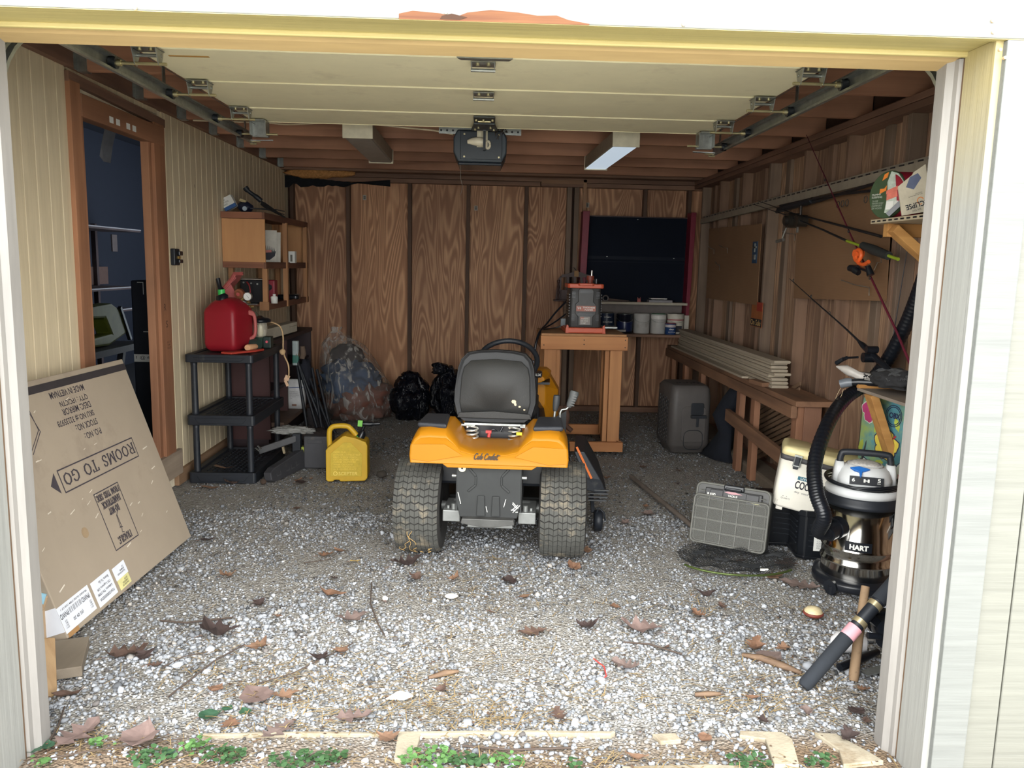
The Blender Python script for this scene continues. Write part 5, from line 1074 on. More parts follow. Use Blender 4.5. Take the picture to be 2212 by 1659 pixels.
# levers on the right fender
grip = mat('lever_grip', C(74, 76, 76), .6, var=.1)
m = M(); m.tube([(.322, .06, .74), (.325, .06, .775)], .007, 8); m2 = M(); m2.tube([(.325, .06, .772), (.326, .062, .785), (.33, .066, .815), (.332, .068, .845), (.332, .068, .858)], [.010, .015, .020, .020, .018], 10)
l_ = obj('lever_rod', m, STEEL, mw); obj('lever_grip', m2, mat('lever_grip_dark', C(44, 46, 48), .6), l_)
m = M(); m.tube([(.352, .06, .73), (.352, .06, .765), (.36, .06, .782), (.385, .06, .786), (.398, .064, .80)], .006, 8); m2 = M(); m2.tube([(.396, .064, .795), (.402, .066, .81), (.418, .07, .845), (.424, .072, .87), (.427, .073, .882)], [.012, .019, .024, .026, .022], 10)
l_ = obj('lever_rod', m, STEEL, mw); g_ = obj('lever_grip', m2, grip, l_)
m = M()
for k in range(5): m.bar((.402+.004*k, .048, .812+.013*k), (.425+.003*k, .052, .806+.013*k), .006, .005)
obj('grip_rib', m, mat('lever_rib', C(96, 96, 94), .6), l_); LAST[0]['kind'] = 'stuff'
# cutting deck, chute and gauge wheel
m = M(); m.loft([[(x, y, .10) for x, y in rrect(1.06, .52, .2, 6, 0, .62)], [(x, y, .19) for x, y in rrect(1.04, .50, .2, 6, 0, .62)], [(x, y, .215) for x, y in rrect(.96, .42, .18, 6, 0, .62)]]); obj('cutting_deck', m, mat('deck_black', C(40, 42, 44), .6, dirt=(C(90, 86, 78), 9, .6)), mw)
m = M(); m.loft([[(.44, .30, .50), (.50, .30, .50), (.52, .75, .50), (.46, .75, .50)], [(.50, .28, .36), (.60, .30, .34), (.61, .78, .34), (.50, .78, .34)], [(.52, .28, .28), (.645, .32, .24), (.645, .76, .24), (.52, .76, .24)]], smooth=False); chu = obj('discharge_chute', m, BLK, mw, bevel=.006)
m = M()
for k in range(4): m.box(.53, .648-.004*k, .295, .31, .275-.02*k, .283-.02*k)
obj('chute_rib', m, mat('chute_rib_grey', C(60, 62, 64), .5), chu); LAST[0]['kind'] = 'stuff'
m = M(); m.bar((.455, .29, .53), (.545, .285, .35), .006, .012); obj('orange_edge', m, mat('lever_orange', C(216, 110, 40), .5), chu)
rot = Matrix.Translation((.60, .42, .062)) @ Matrix.Rotation(PI/2, 4, 'Y'); m = M(); m.lathe([(0, -.025), (.05, -.025), (.062, -.018), (.062, .018), (.05, .025), (0, .025)], 20, rot); m.bar((.57, .45, .10), (.56, .52, .2), .02, .02); m.tube([(.585, .40, .10), (.60, .39, .15), (.63, .39, .12), (.64, .40, .07)], .006, 6); obj('gauge_wheel', m, BLK, mw)
wp = M(); rn = random.Random(21)
for k in range(6): wp.bar((.135+rn.uniform(-.02, .02), -.257, .33+rn.uniform(-.03, .04)), (.14+rn.uniform(-.025, .02), -.257, .32+rn.uniform(-.03, .04)), .003, .006, (0, 1, 0))
wp.bar((-.012, -.257, .33), (-.005, -.257, .30), .003, .004, (0, 1, 0)); wp.bar((.088, -.257, .37), (.078, -.257, .33), .003, .006, (0, 1, 0)); wp.bar((-.155, -.257, .40), (-.14, -.257, .34), .003, .012, (0, 1, 0))
obj('paint_scratch', wp, PAPER, fp); LAST[0]['kind'] = 'stuff'
# ================================================================ work table, planer, display shelf, cans
tbw = wood('table_pine', C(204, 146, 96), C(172, 116, 72), 'X', across=10, rings=6, dark=C(150, 100, 66), k=1.15, d=0.0); tbz = wood('table_pine_leg', C(200, 146, 98), C(164, 114, 74), 'Z', across=10, rings=6, dark=C(146, 100, 66), k=1.15, d=0.0); tby = wood('table_pine_side', C(190, 136, 90), C(158, 106, 68), 'Y', across=10, rings=6, k=1.15, d=0.0)
wt = thing('work_table', 'pale pine work table on casters carrying the orange thickness planer', 'table', (.8, 6.75, 0))
obj('table_top', M().box(.455, 1.15, 6.50, 7.06, .983, 1.002), mat('table_plywood', C(176, 132, 92), .8, var=.15), wt, world=True, bevel=.002)
obj('apron', M().box(.449, 1.157, 6.47, 6.508, .875, .985), tbw, wt, world=True, bevel=.003)
obj('apron', M().box(.449, 1.157, 7.03, 7.065, .875, .983), tbw, wt, world=True, bevel=.003)
for x in (.45, 1.12): obj('apron', M().box(x, x+.036, 6.51, 7.03, .88, .983), tby, wt, world=True)
for x in (.482, 1.022):
    for yy in (6.51, 6.99): obj('leg', M().box(x, x+.10, yy, yy+.036, .08, .875), tbz, wt, world=True, bevel=.003)
    obj('leg', M().box(x+(.10 if x < .6 else -.036), x+(.136 if x < .6 else 0), 6.55, 6.64, .08, .875), tbz, wt, world=True, bevel=.003)
obj('stretcher', M().box(.47, 1.15, 6.465, 6.505, .035, .115), tbw, wt, world=True, bevel=.003)
obj('stretcher', M().box(.47, 1.15, 7.03, 7.07, .06, .15), tbw, wt, world=True, bevel=.003)
for x in (.48, 1.10): obj('stretcher', M().box(x, x+.04, 6.51, 7.03, .06, .12), tby, wt, world=True)
for x in (.52, 1.06):
    for yy in (6.56, 6.99):
        m = M(); m.cyl((x-.012, yy, .025), (x+.012, yy, .025), .025, n=14); m.box(x-.016, x+.016, yy-.018, yy+.018, .03, .06); obj('caster', m, BLK, wt, world=True)
m = M()
for x, z in ((.475, .91), (.80, .955), (.80, .92), (1.135, .96), (1.135, .90)): m.cyl((x, 6.469, z), (x, 6.466, z), .005, n=8)
obj('screw_head', m, mat('screw_dark', C(60, 44, 34), .6), wt, world=True); LAST[0]['kind'] = 'stuff'
rig = thing('pale_wedge', 'curved brown wooden rocker piece lying under the work table', 'wood block', (.72, 6.8, .12))
m = M(); m.tube(smooth_path([(.70, 6.80, .36), (.72, 6.80, .26), (.71, 6.80, .19), (.76, 6.80, .14)], 4), .022, 6); obj('curve', m, wood('rocker_brown', C(110, 76, 60), C(84, 56, 46), 'Z'), rig, world=True)
pl = thing('thickness_planer', 'black and orange bench thickness planer standing on the work table', 'power tool', (.82, 6.75, 1.002))
org = mat('planer_orange', C(204, 92, 62), .45, var=.05); pbk = mat('planer_black', C(56, 56, 56), .5, var=.08)
obj('base', M().box(-.165, .165, -.18, .20, 0, .045), org, pl, bevel=.008)
m = M(); m.prism([(-.165, .0), (-.14, .0), (-.14, .06), (-.155, .07)], .178, .186, MZ); m.prism([(.165, .0), (.14, .0), (.14, .06), (.155, .07)][::-1], .178, .186, MZ); obj('base_ear', m, org, pl)
m = M(); m.loft([ring(.27, .30, .045, .03, 0, .02), ring(.265, .29, .2, .03, 0, .02), ring(.255, .28, .365, .03, 0, .02)]); obj('body', m, pbk, pl, bevel=.004)
m = M(); m.prism([(-.06, .06), (.06, .06), (.06, .13), (.085, .16), (.085, .235), (.062, .255), (.065, .345), (.05, .362), (-.05, .362), (-.065, .345), (-.062, .255), (-.085, .235), (-.085, .16), (-.06, .13)], .122, .142, MZ); obj('front_panel', m, mat('planer_panel', C(66, 66, 66), .45), pl, bevel=.004)
m = M(); m.prism([(-.055, .325), (.055, .325), (.045, .35), (-.045, .35)], .142, .146, MZ); m.prism([(-.075, .15), (-.04, .135), (.04, .135), (.075, .15), (.06, .165), (-.06, .165)], .142, .150, MZ); obj('grip_recess', m, BLKG, pl)
for s in (-1, 1):
    m = M()
    for k in range(5): m.box(s*.10-.015, s*.10+.015, -.132, -.126, .285+.011*k, .291+.011*k); m.box(s*.10-.013, s*.10+.013, -.132, -.126, .10+.011*k, .106+.011*k)
    obj('vent', m, BLKG, pl); LAST[0]['kind'] = 'stuff'
    m = M()
    for k in range(9): m.box(s*.132-.004, s*.132+.004, -.11, .1, .13+.022*k, .140+.022*k)
    obj('side_rib', m, BLKG, pl); LAST[0]['kind'] = 'stuff'
obj('top_plate', M().prism(rrect(.30, .30, .03, 4, 0, .02), .365, .40), org, pl, bevel=.005)
m = M(); m.prism(rrect(.13, .12, .02, 4, 0, -.09), .385, .405); obj('top_step', m, org, pl, bevel=.004)
plt = obj('name_plate', M().box(-.078, .082, -.153, -.150, .178, .222), mat('plate_salmon', C(176, 110, 96), .5), pl)
text('V4', .03, .022, frame((-.070, -.1535, .193), (1, 0, 0), (0, 0, 1)), PAPER, plt, bold=.02); text('THICKNESS\nPLANER', .10, .032, frame((-.025, -.1535, .184), (1, 0, 0), (0, 0, 1)), PAPER, plt, bold=.03, align='CENTER')
wl_ = obj('warning_label', M().box(-.045, .04, -.1445, -.143, .068, .135), mat('label_grey', C(150, 144, 138), .6), pl)
obj('label_red', M().box(-.042, -.01, -.1455, -.1445, .112, .13), mat('plate_salmon', C(176, 110, 96), .5), wl_); text('WARNING\nEYE WEAR\n15 AMP', .06, .05, frame((-.036, -.1456, .074), (1, 0, 0), (0, 0, 1)), PAPER, wl_, bold=.01)
m = M(); m.cyl((.05, .02, .40), (.05, .02, .43), .022, n=14); m.cyl((.05, .02, .43), (.05, .02, .465), .032, n=16); kn = obj('height_knob', m, mat('knob_brown', C(130, 60, 46), .5), pl)
obj('crank_pin', M().cyl((.06, .01, .465), (.06, .01, .51), .009, n=10), mat('chrome', C(200, 200, 200), .15, 1), kn)
obj('crank_stub', M().cyl((.11, .08, .40), (.11, .08, .44), .018, n=12), BLKG, pl)
m = M(); m.tube(smooth_path([(-.12, .14, .06), (-.20, .16, .02), (-.26, .12, .012), (-.33, .0, .01)], 5), .006, 6); m.cbox((-.16, .10, .07), (.04, .04, .06)); obj('side_bracket', m, DARKST, pl)
tr_ = obj('outfeed_tray', M().box(.135, .30, .05, .2, .025, .04), STEEL, pl, bevel=.002)
cdz = thing('power_cord', 'thick black power cord looping off the left edge of work table', 'cord', (.45, 6.7, 1.0))
obj('cable', M().tube(smooth_path([(.70, 6.95, 1.25), (.60, 6.90, 1.15), (.52, 6.8, 1.06), (.46, 6.62, 1.022), (.425, 6.5, .965), (.405, 6.47, .88), (.41, 6.47, .80)], 6), [.008]*20+[.011]*17, 8), BLKG, cdz, world=True)
obj('cable_loop', M().tube(smooth_path([(.70, 6.95, 1.14), (.60, 6.9, 1.07), (.52, 6.82, 1.03), (.46, 6.66, 1.018)], 6), .007, 8), BLKG, cdz, world=True)
# carved rack on the wall
cr_ = thing('carved_rack', 'dark carved wooden rack with cut out ovals hanging behind planer', 'rack', (.93, 8.36, 1.2))
cw = wood('carved_walnut', C(92, 60, 52), C(66, 42, 38), 'Z', across=8, rings=4, rough=.5, k=1.1, d=0.1)
o_ = [(-.21, .0), (-.19, .20), (-.155, .255), (-.10, .265), (-.03, .285), (.04, .285), (.10, .265), (.16, .255), (.2, .20), (.22, .0)]
bm = bmesh.new(); fcs = []
m = M(); FX = Matrix.Translation((.93, 8.36, 1.20)) @ MZ
m.prism([(-.21, .0), (-.19, .20), (-.17, .24), (-.155, .245), (-.155, .0)], -.012, .012, FX); m.prism([(.155, .0), (.155, .245), (.17, .24), (.2, .20), (.22, .0)], -.012, .012, FX); m.prism([(-.16, .0), (.16, .0), (.16, .10), (-.16, .10)], -.012, .012, FX)
m.prism([(-.17, .225), (-.10, .235), (.10, .235), (.17, .225), (.15, .258), (.10, .265), (.04, .287), (-.03, .287), (-.10, .265), (-.15, .258)], -.012, .012, FX)
for x in (-.09, -.02, .05, .11): m.prism([(x-.014, .10), (x+.014, .10), (x+.02, .17), (x+.012, .235), (x-.012, .235), (x-.006, .17)], -.012, .012, FX)
obj('back_board', m, cw, cr_, world=True)
for s in (-1, 1): obj('turned_post', M().tube([(.93+s*.185, 8.34, 1.2+.012*k) for k in range(18)], [.012+.004*math.sin(k*1.3) for k in range(18)], 8), cw, cr_, world=True)
obj('shelf_ledge', M().box(.70, 1.16, 8.29, 8.40, 1.185, 1.20), cw, cr_, world=True, bevel=.003)
obj('knob', M().tube([(.85, 8.345, 1.26), (.85, 8.325, 1.26)], .013, 10), BLKG, cr_, world=True)
obj('strap', M().box(.905, .95, 8.335, 8.34, 1.44, 1.50), mat('strap_tan', C(160, 124, 84), .8), cr_, world=True)
obj('strap_hook', M().cyl((.928, 8.34, 1.495), (.928, 8.61, 1.53), .004, n=6), DARKST, cr_, world=True)
# black-backed display shelf
ds = thing('display_shelf', 'wall display with black back panel and dark red side boards', 'display shelf', (1.58, 8.55, .85))
redb = mat('dark_red_paint', C(122, 24, 48), .5, var=.08); blkp = mat('black_board', C(12, 20, 34), .7, spec=.15, var=.1, scale=3)
obj('back_panel', M().box(1.055, 2.105, 8.585, 8.60, 1.17, 2.065), blkp, ds, world=True)
m = M(); m.box(1.055, 2.105, 8.575, 8.585, 1.60, 1.606); m.box(1.06, 2.105, 8.570, 8.585, 1.627, 1.66); obj('centre_rail', m, mat('rail_black', C(15, 23, 37), .6, spec=.2), ds, world=True); LAST[0]['kind'] = 'stuff'
obj('top_edge', M().box(1.055, 2.105, 8.56, 8.60, 2.065, 2.075), cw, ds, world=True)
obj('side_board', M().loft([[(.965, 8.42, 1.05), (1.03, 8.42, 1.05), (1.03, 8.60, 1.05), (.965, 8.60, 1.05)], [(.985, 8.42, 2.11), (1.055, 8.42, 2.11), (1.055, 8.60, 2.11), (.985, 8.60, 2.11)]], smooth=False), redb, ds, world=True, bevel=.003)
obj('side_board', M().loft([[(2.10, 8.42, 1.06), (2.135, 8.42, 1.06), (2.14, 8.60, 1.06), (2.10, 8.60, 1.06)], [(2.105, 8.42, 2.12), (2.16, 8.42, 2.12), (2.16, 8.60, 2.12), (2.105, 8.60, 2.12)]], smooth=False), redb, ds, world=True, bevel=.003)
obj('white_upright', M().box(2.085, 2.135, 8.40, 8.60, .86, 1.06), mat('chalky_white', C(190, 184, 172), .7, var=.1), ds, world=True, bevel=.002)
obj('ledge', M().box(1.03, 2.10, 8.36, 8.60, 1.165, 1.19), mat('cream_ledge', C(176, 168, 150), .6, var=.1), ds, world=True, bevel=.002)
obj('fascia_panel', M().box(1.03, 2.09, 8.56, 8.58, .88, 1.165), mat('grey_backing', C(120, 112, 108), .7), ds, world=True)
obj('lower_shelf', M().box(.99, 2.16, 8.16, 8.60, .845, .872), wood('can_shelf', C(120, 88, 66), C(92, 66, 50), 'X'), ds, world=True, bevel=.002)
m = M(); m.box(.55, 1.5, 8.12, 8.15, .92, .94); obj('white_strip', M().box(1.02, 1.42, 8.10, 8.13, .900, .920), mat('strip_grey', C(160, 156, 150), .6), ds, world=True)
m = M()
for x, yy, z in ((1.58, 8.569, 2.045), (1.27, 8.566, 1.655), (1.98, 8.566, 1.65)): m.box(x-.006, x+.006, yy, yy+.004, z-.004, z+.004)
obj('staple', m, STEEL, ds, world=True); LAST[0]['kind'] = 'stuff'
sz = thing('scissors', 'grey handled scissors lying on the cream ledge of the black display', 'scissors', (1.2, 8.45, 1.19))
m = M()
for x in (1.175, 1.25): m.tube([(x+.028*math.cos(2*PI*k/14), 8.42, 1.222+.028*math.sin(2*PI*k/14)) for k in range(14)], .008, 6, closed=True)
obj('handles', m, mat('scissor_grey', C(110, 104, 100), .5), sz, world=True)
m = M(); m.bar((1.27, 8.42, 1.215), (1.50, 8.44, 1.195), .004, .016); m.bar((1.20, 8.42, 1.20), (1.50, 8.45, 1.194), .004, .01); obj('blades', m, mat('scissor_steel', C(90, 76, 70), .4, .7), sz, world=True)
hk = thing('red_clip', 'small red and pale clip standing on the cream display ledge', 'clip', (1.62, 8.42, 1.19))
m = M(); m.prism([(-.018, 0), (.018, 0), (.015, .05), (0, .03), (-.014, .05)], -.006, .006, Matrix.Translation((1.60, 8.42, 1.19)) @ MZ); obj('clip', m, mat('clip_red', C(160, 76, 70), .5), hk, world=True)
bo = thing('white_box', 'flat pale box carrying a thin white tray on the cream display ledge', 'box', (1.82, 8.45, 1.19))
obj('box', M().box(1.70, 1.945, 8.38, 8.50, 1.19, 1.215), mat('pale_grey_box', C(140, 136, 140), .6), bo, world=True, bevel=.002); obj('tray', M().box(1.715, 1.885, 8.36, 8.48, 1.225, 1.235), WHT, bo, world=True, bevel=.002); obj('spacer', M().box(1.73, 1.87, 8.40, 8.47, 1.215, 1.225), BLKG, bo, world=True)
def paint_can(x, yy, r, h, mt, lab_, lid=None, band=None, words=None, cat='paint can', bail=True):
    t = thing('paint_can', lab_, cat, (x, yy, .8725), group='paint cans on the lower display shelf')
    obj('can_body', M().lathe([(r*.98, 0), (r, .004), (r, h-.012), (r*1.02, h-.008), (r*1.02, h)], 28), mt, t)
    obj('lid', M().lathe([(r*.98, h-.001), (r*.96, h+.004), (r*.86, h+.004), (r*.84, h-.002), (0, h-.002)], 28), lid or STEEL, t)
    if bail: obj('bail_wire', M().tube([(r*1.03*math.cos(a), -r*1.03*abs(math.sin(a))-.002, h*.82-.25*h*abs(math.sin(a))) for a in [PI*k/16 for k in range(17)]], .0018, 5), STEEL, t)
    if band: 
        z0, z1, bmat = band; obj('label', M().lathe([(r*1.004, z0), (r*1.006, z0+.001), (r*1.006, z1-.001), (r*1.004, z1)], 28), bmat, t)
    if words:
        for wd, w_, z_, h_ in words: text(wd, w_, h_, frame((-w_/2, -r*1.03, z_), (1, 0, 0), (0, 0, 1)), PAPER, t, bold=.01)
    return t
nb = mat('can_navy', C(24, 40, 66), .4); wc_ = mat('can_white', C(186, 184, 180), .55, var=.08, dirt=(C(150, 140, 130), 8, .6))
paint_can(1.255, 8.33, .078, .200, nb, 'dark navy signature paint can right beside the planer', None, (.0, .19, nb), (('valspar', .08, .155, .018), ('SIGNATURE', .10, .105, .015), ('one gal', .06, .05, .014)), bail=False)
paint_can(1.445, 8.34, .083, .195, mat('can_black', C(22, 26, 38), .22), 'glossy black paint can between the navy and white cans', None, (.02, .12, mat('can_deep_blue', C(22, 36, 80), .3)))
paint_can(1.625, 8.35, .083, .198, wc_, 'plain white paint can with drips third from the planer', mat('lid_drips', C(206, 206, 200), .5))
paint_can(1.80, 8.35, .080, .200, wc_, 'white paint can with green splash on its lid', mat('lid_green', C(60, 120, 84), .5), (.15, .185, mat('can_band', C(214, 212, 206), .5)))
paint_can(1.905, 8.24, .056, .112, mat('tub_blue', C(30, 62, 112), .45), 'small blue tub with red rim in front of white bucket', mat('tub_rim_red', C(170, 80, 84), .5), (.075, .108, mat('tub_rim_white', C(200, 190, 190), .5)), (('dap', .05, .045, .018), ('spackling', .07, .022, .010)), bail=False, cat='tub')
paint_can(1.985, 8.38, .088, .205, mat('bucket_white', C(206, 200, 186), .5), 'white bucket with black picture label at the shelf\'s right end', None, (.14, .150, mat('tub_rim_red', C(170, 80, 84), .5)), (('ready mix', .08, .165, .016),), cat='bucket')
m = M(); m.box(-.04, .05, -.0925, -.088, .02, .085); t = [o for o in bpy.data.objects if o.name.startswith('paint_can')][-1]; obj('picture_label', m, mat('picture_dark', C(50, 50, 58), .8), t)
# ================================================================ right side of the garage
bw = wood('bench_lumber', C(134, 96, 68), C(100, 70, 50), 'Y', across=9, rings=7, k=1.25, d=0.1); bwz = wood('bench_leg_lumber', C(156, 108, 76), C(120, 80, 56), 'Z', across=10, rings=7, k=1.25, d=0.1)
bn = thing('long_bench', 'long rough lumber bench shelf running along the right wall', 'bench', (2.07, 6.8, 0))
obj('top_board', M().box(1.955, 2.198, 4.92, 8.55, .70, .735), bw, bn, world=True, bevel=.003)
obj('edge_board', M().box(1.94, 1.978, 4.95, 8.55, .62, .70), bw, bn, world=True, bevel=.003)
for x, yy in ((1.955, 6.02), (1.975, 5.74), (1.955, 7.15), (1.955, 8.30), (1.955, 7.75), (1.985, 4.97)):
    obj('leg', M().box(x, x+.045, yy, yy+.085, .0, .70), bwz, bn, world=True, bevel=.003)
obj('leg', M().box(2.03, 2.14, 4.96, 4.995, .0, .70), wood('bench_end_board', C(136, 96, 72), C(104, 70, 52), 'Z', across=8, k=1.25, d=0.1), bn, world=True, bevel=.003)
obj('rail', M().bar((1.935, 6.25, .405), (1.935, 4.75, .335), .035, .095), bw, bn, world=True, bevel=.003)
ORD = ['topmost']+[w+' from the top' for w in ('second', 'third', 'fourth', 'fifth', 'sixth', 'seventh', 'eighth')]+['lowest']; LORD = ['lowest']+[w+' from the bottom' for w in ('second', 'third', 'fourth', 'fifth', 'sixth', 'seventh', 'eighth', 'ninth', 'tenth')]+['topmost']
fw = wood('siding_bundle', C(186, 172, 148), C(160, 146, 124), 'Y', across=12, rings=5, dark=C(150, 138, 118), k=1.15, d=0.15)
for k in range(9):
    m = M(); dx = .004*((k*7) % 5-2); dy = .03*((k*5) % 4); a = .0
    m.loft([[(1.995+dx, yy, .737+.0215*k+dz), (2.11+dx, yy, .737+.0215*k+dz), (2.118+dx, yy, .747+.0215*k+dz), (2.11+dx, yy, .7565+.0215*k+dz), (1.995+dx, yy, .7565+.0215*k+dz), (2.0+dx, yy, .747+.0215*k+dz)] for yy, dz in ((5.46+dy, 0), (8.25, 0))], smooth=False)
    t = tag(obj('siding_plank', m, fw, bevel=.001, seg=1), 'pale plank '+ORD[8-k]+' in the stack on the long bench', 'plank', 'planks stacked on the bench')
m = M(); m.loft([[(1.935+.0, yy, .737), (1.985, yy, .737), (1.985, yy, .752), (1.935, yy, .752)] for yy in (5.95, 8.3)], smooth=False); tag(obj('loose_plank', m, fw), 'single loose pale plank lying in front of the plank stack', 'plank')
t = thing('bench_block', 'short dark wood block lying on the bench before the plank stack', 'wood block', (1.96, 5.55, .735)); obj('block', M().cbox((1.955, 5.62, .751), (.06, .20, .03), (0, 0, .15)), bw, t, world=True, bevel=.003)
# laths leaning
lw = wood('lath_wood', C(150, 118, 86), C(116, 88, 62), 'Y', across=20, rings=4, k=1.15, d=0.15)
for k in range(11):
    z = .02+.040*k
    m = M(); m.bar((2.165-.004*(k % 3), 6.32, z-.01), (2.165-.004*(k % 2), 5.40, z+.36), .012, .026)
    tag(obj('lath', m, lw), 'thin lath '+LORD[k]+' in the slanting bundle under the bench', 'lath', 'laths leaning under the bench')
dc = thing('jacket', 'black jacket slumped against the bench legs on the gravel', 'jacket', (2.03, 6.45, 0))
m = M(); m.loft([[(cx+rx*math.cos(a)*(1+.18*math.sin(3*a+z*11)), cy+ry*math.sin(a)*(1+.15*math.sin(4*a+z*9)), z) for a in [2*PI*k/20 for k in range(20)]] for cx, cy, rx, ry, z in ((1.97, 6.58, .13, .28, .0), (1.99, 6.54, .09, .16, .08), (2.01, 6.50, .06, .12, .2), (2.0, 6.54, .09, .13, .35), (2.04, 6.46, .07, .11, .5), (2.07, 6.40, .045, .07, .62), (2.08, 6.38, .02, .03, .655))]); obj('cloth', m, mat('black_cloth', C(22, 26, 36), .95, var=.2), dc, world=True)
t = thing('bench_offcut', 'weathered wood offcut lying behind the grey pet carrier', 'wood block', (2.0, 7.1, 0)); obj('board', M().bar((1.93, 7.3, .05), (2.05, 6.7, .06), .12, .05), mat('earthy_block', C(112, 100, 86), .95), t, world=True, bevel=.004)
# pet carrier standing on end
pc_ = thing('pet_carrier', 'grey brown plastic pet carrier standing on end with slotted side', 'pet carrier', (1.70, 6.72, 0))
cm_ = mat('carrier_plastic', C(84, 80, 78), .55, var=.08, dirt=(C(110, 100, 90), 8, .68))
def crng(z, k=1, c=1): return [(x*k, y*k*c, z) for x, y in rrect(.35, .44, .06, 5)]
m = M(); m.loft([crng(.02, .80), crng(.05, .84), crng(.07, .93), crng(.10, 1), crng(.50, .98), crng(.565, .93), crng(.59, .82)]); obj('lower_shell', m, cm_, pc_, bevel=.004)
m = M(); m.prism(rrect(.20, .30, .03, 4, .02, .27), .218, .228, MZ); obj('front_panel', m, cm_, pc_, bevel=.004)
m = M(); m.prism(rrect(.11, .10, .015, 3, .045, .40), .225, .232, MZ); m.box(-.01, .12, -.255, -.215, .325, .35); m.bar((.05, -.23, .33), (.05, -.228, .25), .02, .02); hdl = obj('handle', m, mat('carrier_dark', C(34, 38, 44), .5), pc_, bevel=.003)
m = M(); m.tube([(.02+x, -.229, .14+y) for x, y in rrect(.16, .16, .05, 4)], .003, 5, closed=True); obj('panel_groove', m, mat('carrier_dark', C(34, 38, 44), .5), pc_); LAST[0]['kind'] = 'stuff'
sl_ = M(); sh_ = M()
for i in range(6):
    for j in range(11): z = .11+.034*j+.017*(i % 2); yy = -.12+.045*i; sl_.cbox((-.1755, yy, z), (.004, .014, .022), (.35, 0, 0)); sh_.cbox((-.1765, yy-.006, z+.004), (.003, .004, .018), (.35, 0, 0))
for i in range(7): sl_.cbox((-.08+.03*i, -.05+.02*(i % 2), .5905), (.016, .03, .003))
so = obj('vent_slot', sl_, mat('slot_dark', C(20, 22, 28), .9), pc_); so['kind'] = 'stuff'; so = obj('vent_rim', sh_, mat('slot_rim', C(128, 126, 124), .5), pc_); so['kind'] = 'stuff'
m = M(); m.prism(rrect(.01, .50, .004, 2, 0, 0), .06, .56, Matrix.Translation((-.18, 0, 0))) if False else None
m = M(); m.loft([[(x, y, z) for x, y in rrect(.30, .03, .01, 3, 0, .225)] for z in (.06, .55)]); obj('door_edge', m, mat('carrier_dark', C(34, 38, 44), .5), pc_)
pc_.rotation_euler = (0, 0, math.radians(4))
# cardboard sheets on the right wall studs
cbm = NT('brown_corrugated'); w = cbm.N('TexWave', i_Vector=cbm.coord((1, 1, 1), rand=False), i_Scale=46.0, i_Distortion=.4); w.bands_direction = 'Z'
nz = cbm.N('TexNoise', i_Vector=cbm.coord((2, 2, 2)), i_Scale=1.0, i_Detail=4.0); c_ = cbm.mix(w, C(138, 104, 74), C(128, 95, 67)); c_ = cbm.mix(cbm.ramp(nz, [(.4, 0.0), (.8, .5)]), c_, C(112, 84, 60)); cbm.base(c_); cbm.b.inputs['Roughness'].default_value = .9
t = thing('cardboard_sheet', 'smaller brown cardboard sheet nailed to studs beside the black display', 'cardboard', (2.195, 7.2, 1.26)); obj('sheet', M().prism([(6.47, 1.265), (7.98, 1.262), (8.02, 1.94), (6.49, 1.912)], 2.19, 2.196, Matrix(((0, 0, 1, 0), (1, 0, 0, 0), (0, 1, 0, 0), (0, 0, 0, 1)))), cbm.m, t, world=True)
t = thing('cardboard_sheet', 'larger brown cardboard sheet nailed to studs behind the fishing rods', 'cardboard', (2.195, 5.0, 1.37)); obj('sheet', M().prism([(4.37, 1.39), (5.70, 1.352), (5.74, 2.045), (4.41, 2.03)], 2.19, 2.196, Matrix(((0, 0, 1, 0), (1, 0, 0, 0), (0, 1, 0, 0), (0, 0, 0, 1)))), cbm.m, t, world=True)
hkm = mat('hook_steel', C(160, 150, 138), .4, .6)
for i, (yy, z, l, n_) in enumerate(((7.72, 1.735, .28, 'upper left hook of the smaller cardboard sheet'), (7.28, 1.735, .35, 'upper middle hook of the smaller cardboard sheet'), (7.5, 1.58, .22, 'lower hook of the smaller cardboard sheet'), (5.70, 1.80, .30, 'wire hook below the black spinning reel'), (4.45, 1.60, .12, 'small wire hook under the orange baitcast reel'), (4.52, 1.46, .42, 'long horizontal wire hook by the maroon rod'))):
    t = thing('wire_hook', 'thin steel '+n_, 'hook', (2.19, yy, z)); obj('wire', M().tube([(2.19, yy+.02, z+.03), (2.188, yy, z), (2.165, yy, z), (2.15, yy-.0, z-.045)] if i == 4 else [(2.185, yy+l, z+.035), (2.17, yy+l*.5, z+.012), (2.165, yy, z), (2.165, yy-.005, z-.045)], .003, 5), hkm, t, world=True)
t = thing('on_sale_poster', 'dark orange on sale poster pinned low on the right wall', 'poster', (2.195, 6.45, 1.09))
obj('paper', M().box(2.192, 2.197, 6.34, 6.60, 1.09, 1.29), mat('poster_orange', C(150, 88, 48), .7), t, world=True); obj('black_band', M().box(2.190, 2.192, 6.34, 6.60, 1.095, 1.155), mat('poster_black', C(36, 34, 38), .7), t, world=True); obj('red_block', M().box(2.190, 2.192, 6.34, 6.47, 1.22, 1.29), mat('poster_red', C(150, 54, 40), .7), t, world=True)
text('On Sale', .24, .045, frame((2.1895, 6.595, 1.103), (0, -1, 0), (0, 0, 1)), mat('poster_gold', C(216, 176, 110), .7), t, world=True)
t = thing('blister_card', 'small blue hardware card pinned on the smaller cardboard sheet', 'card', (2.185, 6.58, 1.61))
obj('card', M().box(2.184, 2.189, 6.535, 6.65, 1.60, 1.775), mat('card_blue', C(44, 70, 96), .6), t, world=True)
m = M(); m.box(2.176, 2.184, 6.55, 6.63, 1.72, 1.735); m.box(2.176, 2.184, 6.58, 6.60, 1.69, 1.76); m.box(2.176, 2.184, 6.565, 6.61, 1.63, 1.67); obj('latch_part', m, STEEL, t, world=True); LAST[0]['kind'] = 'stuff'
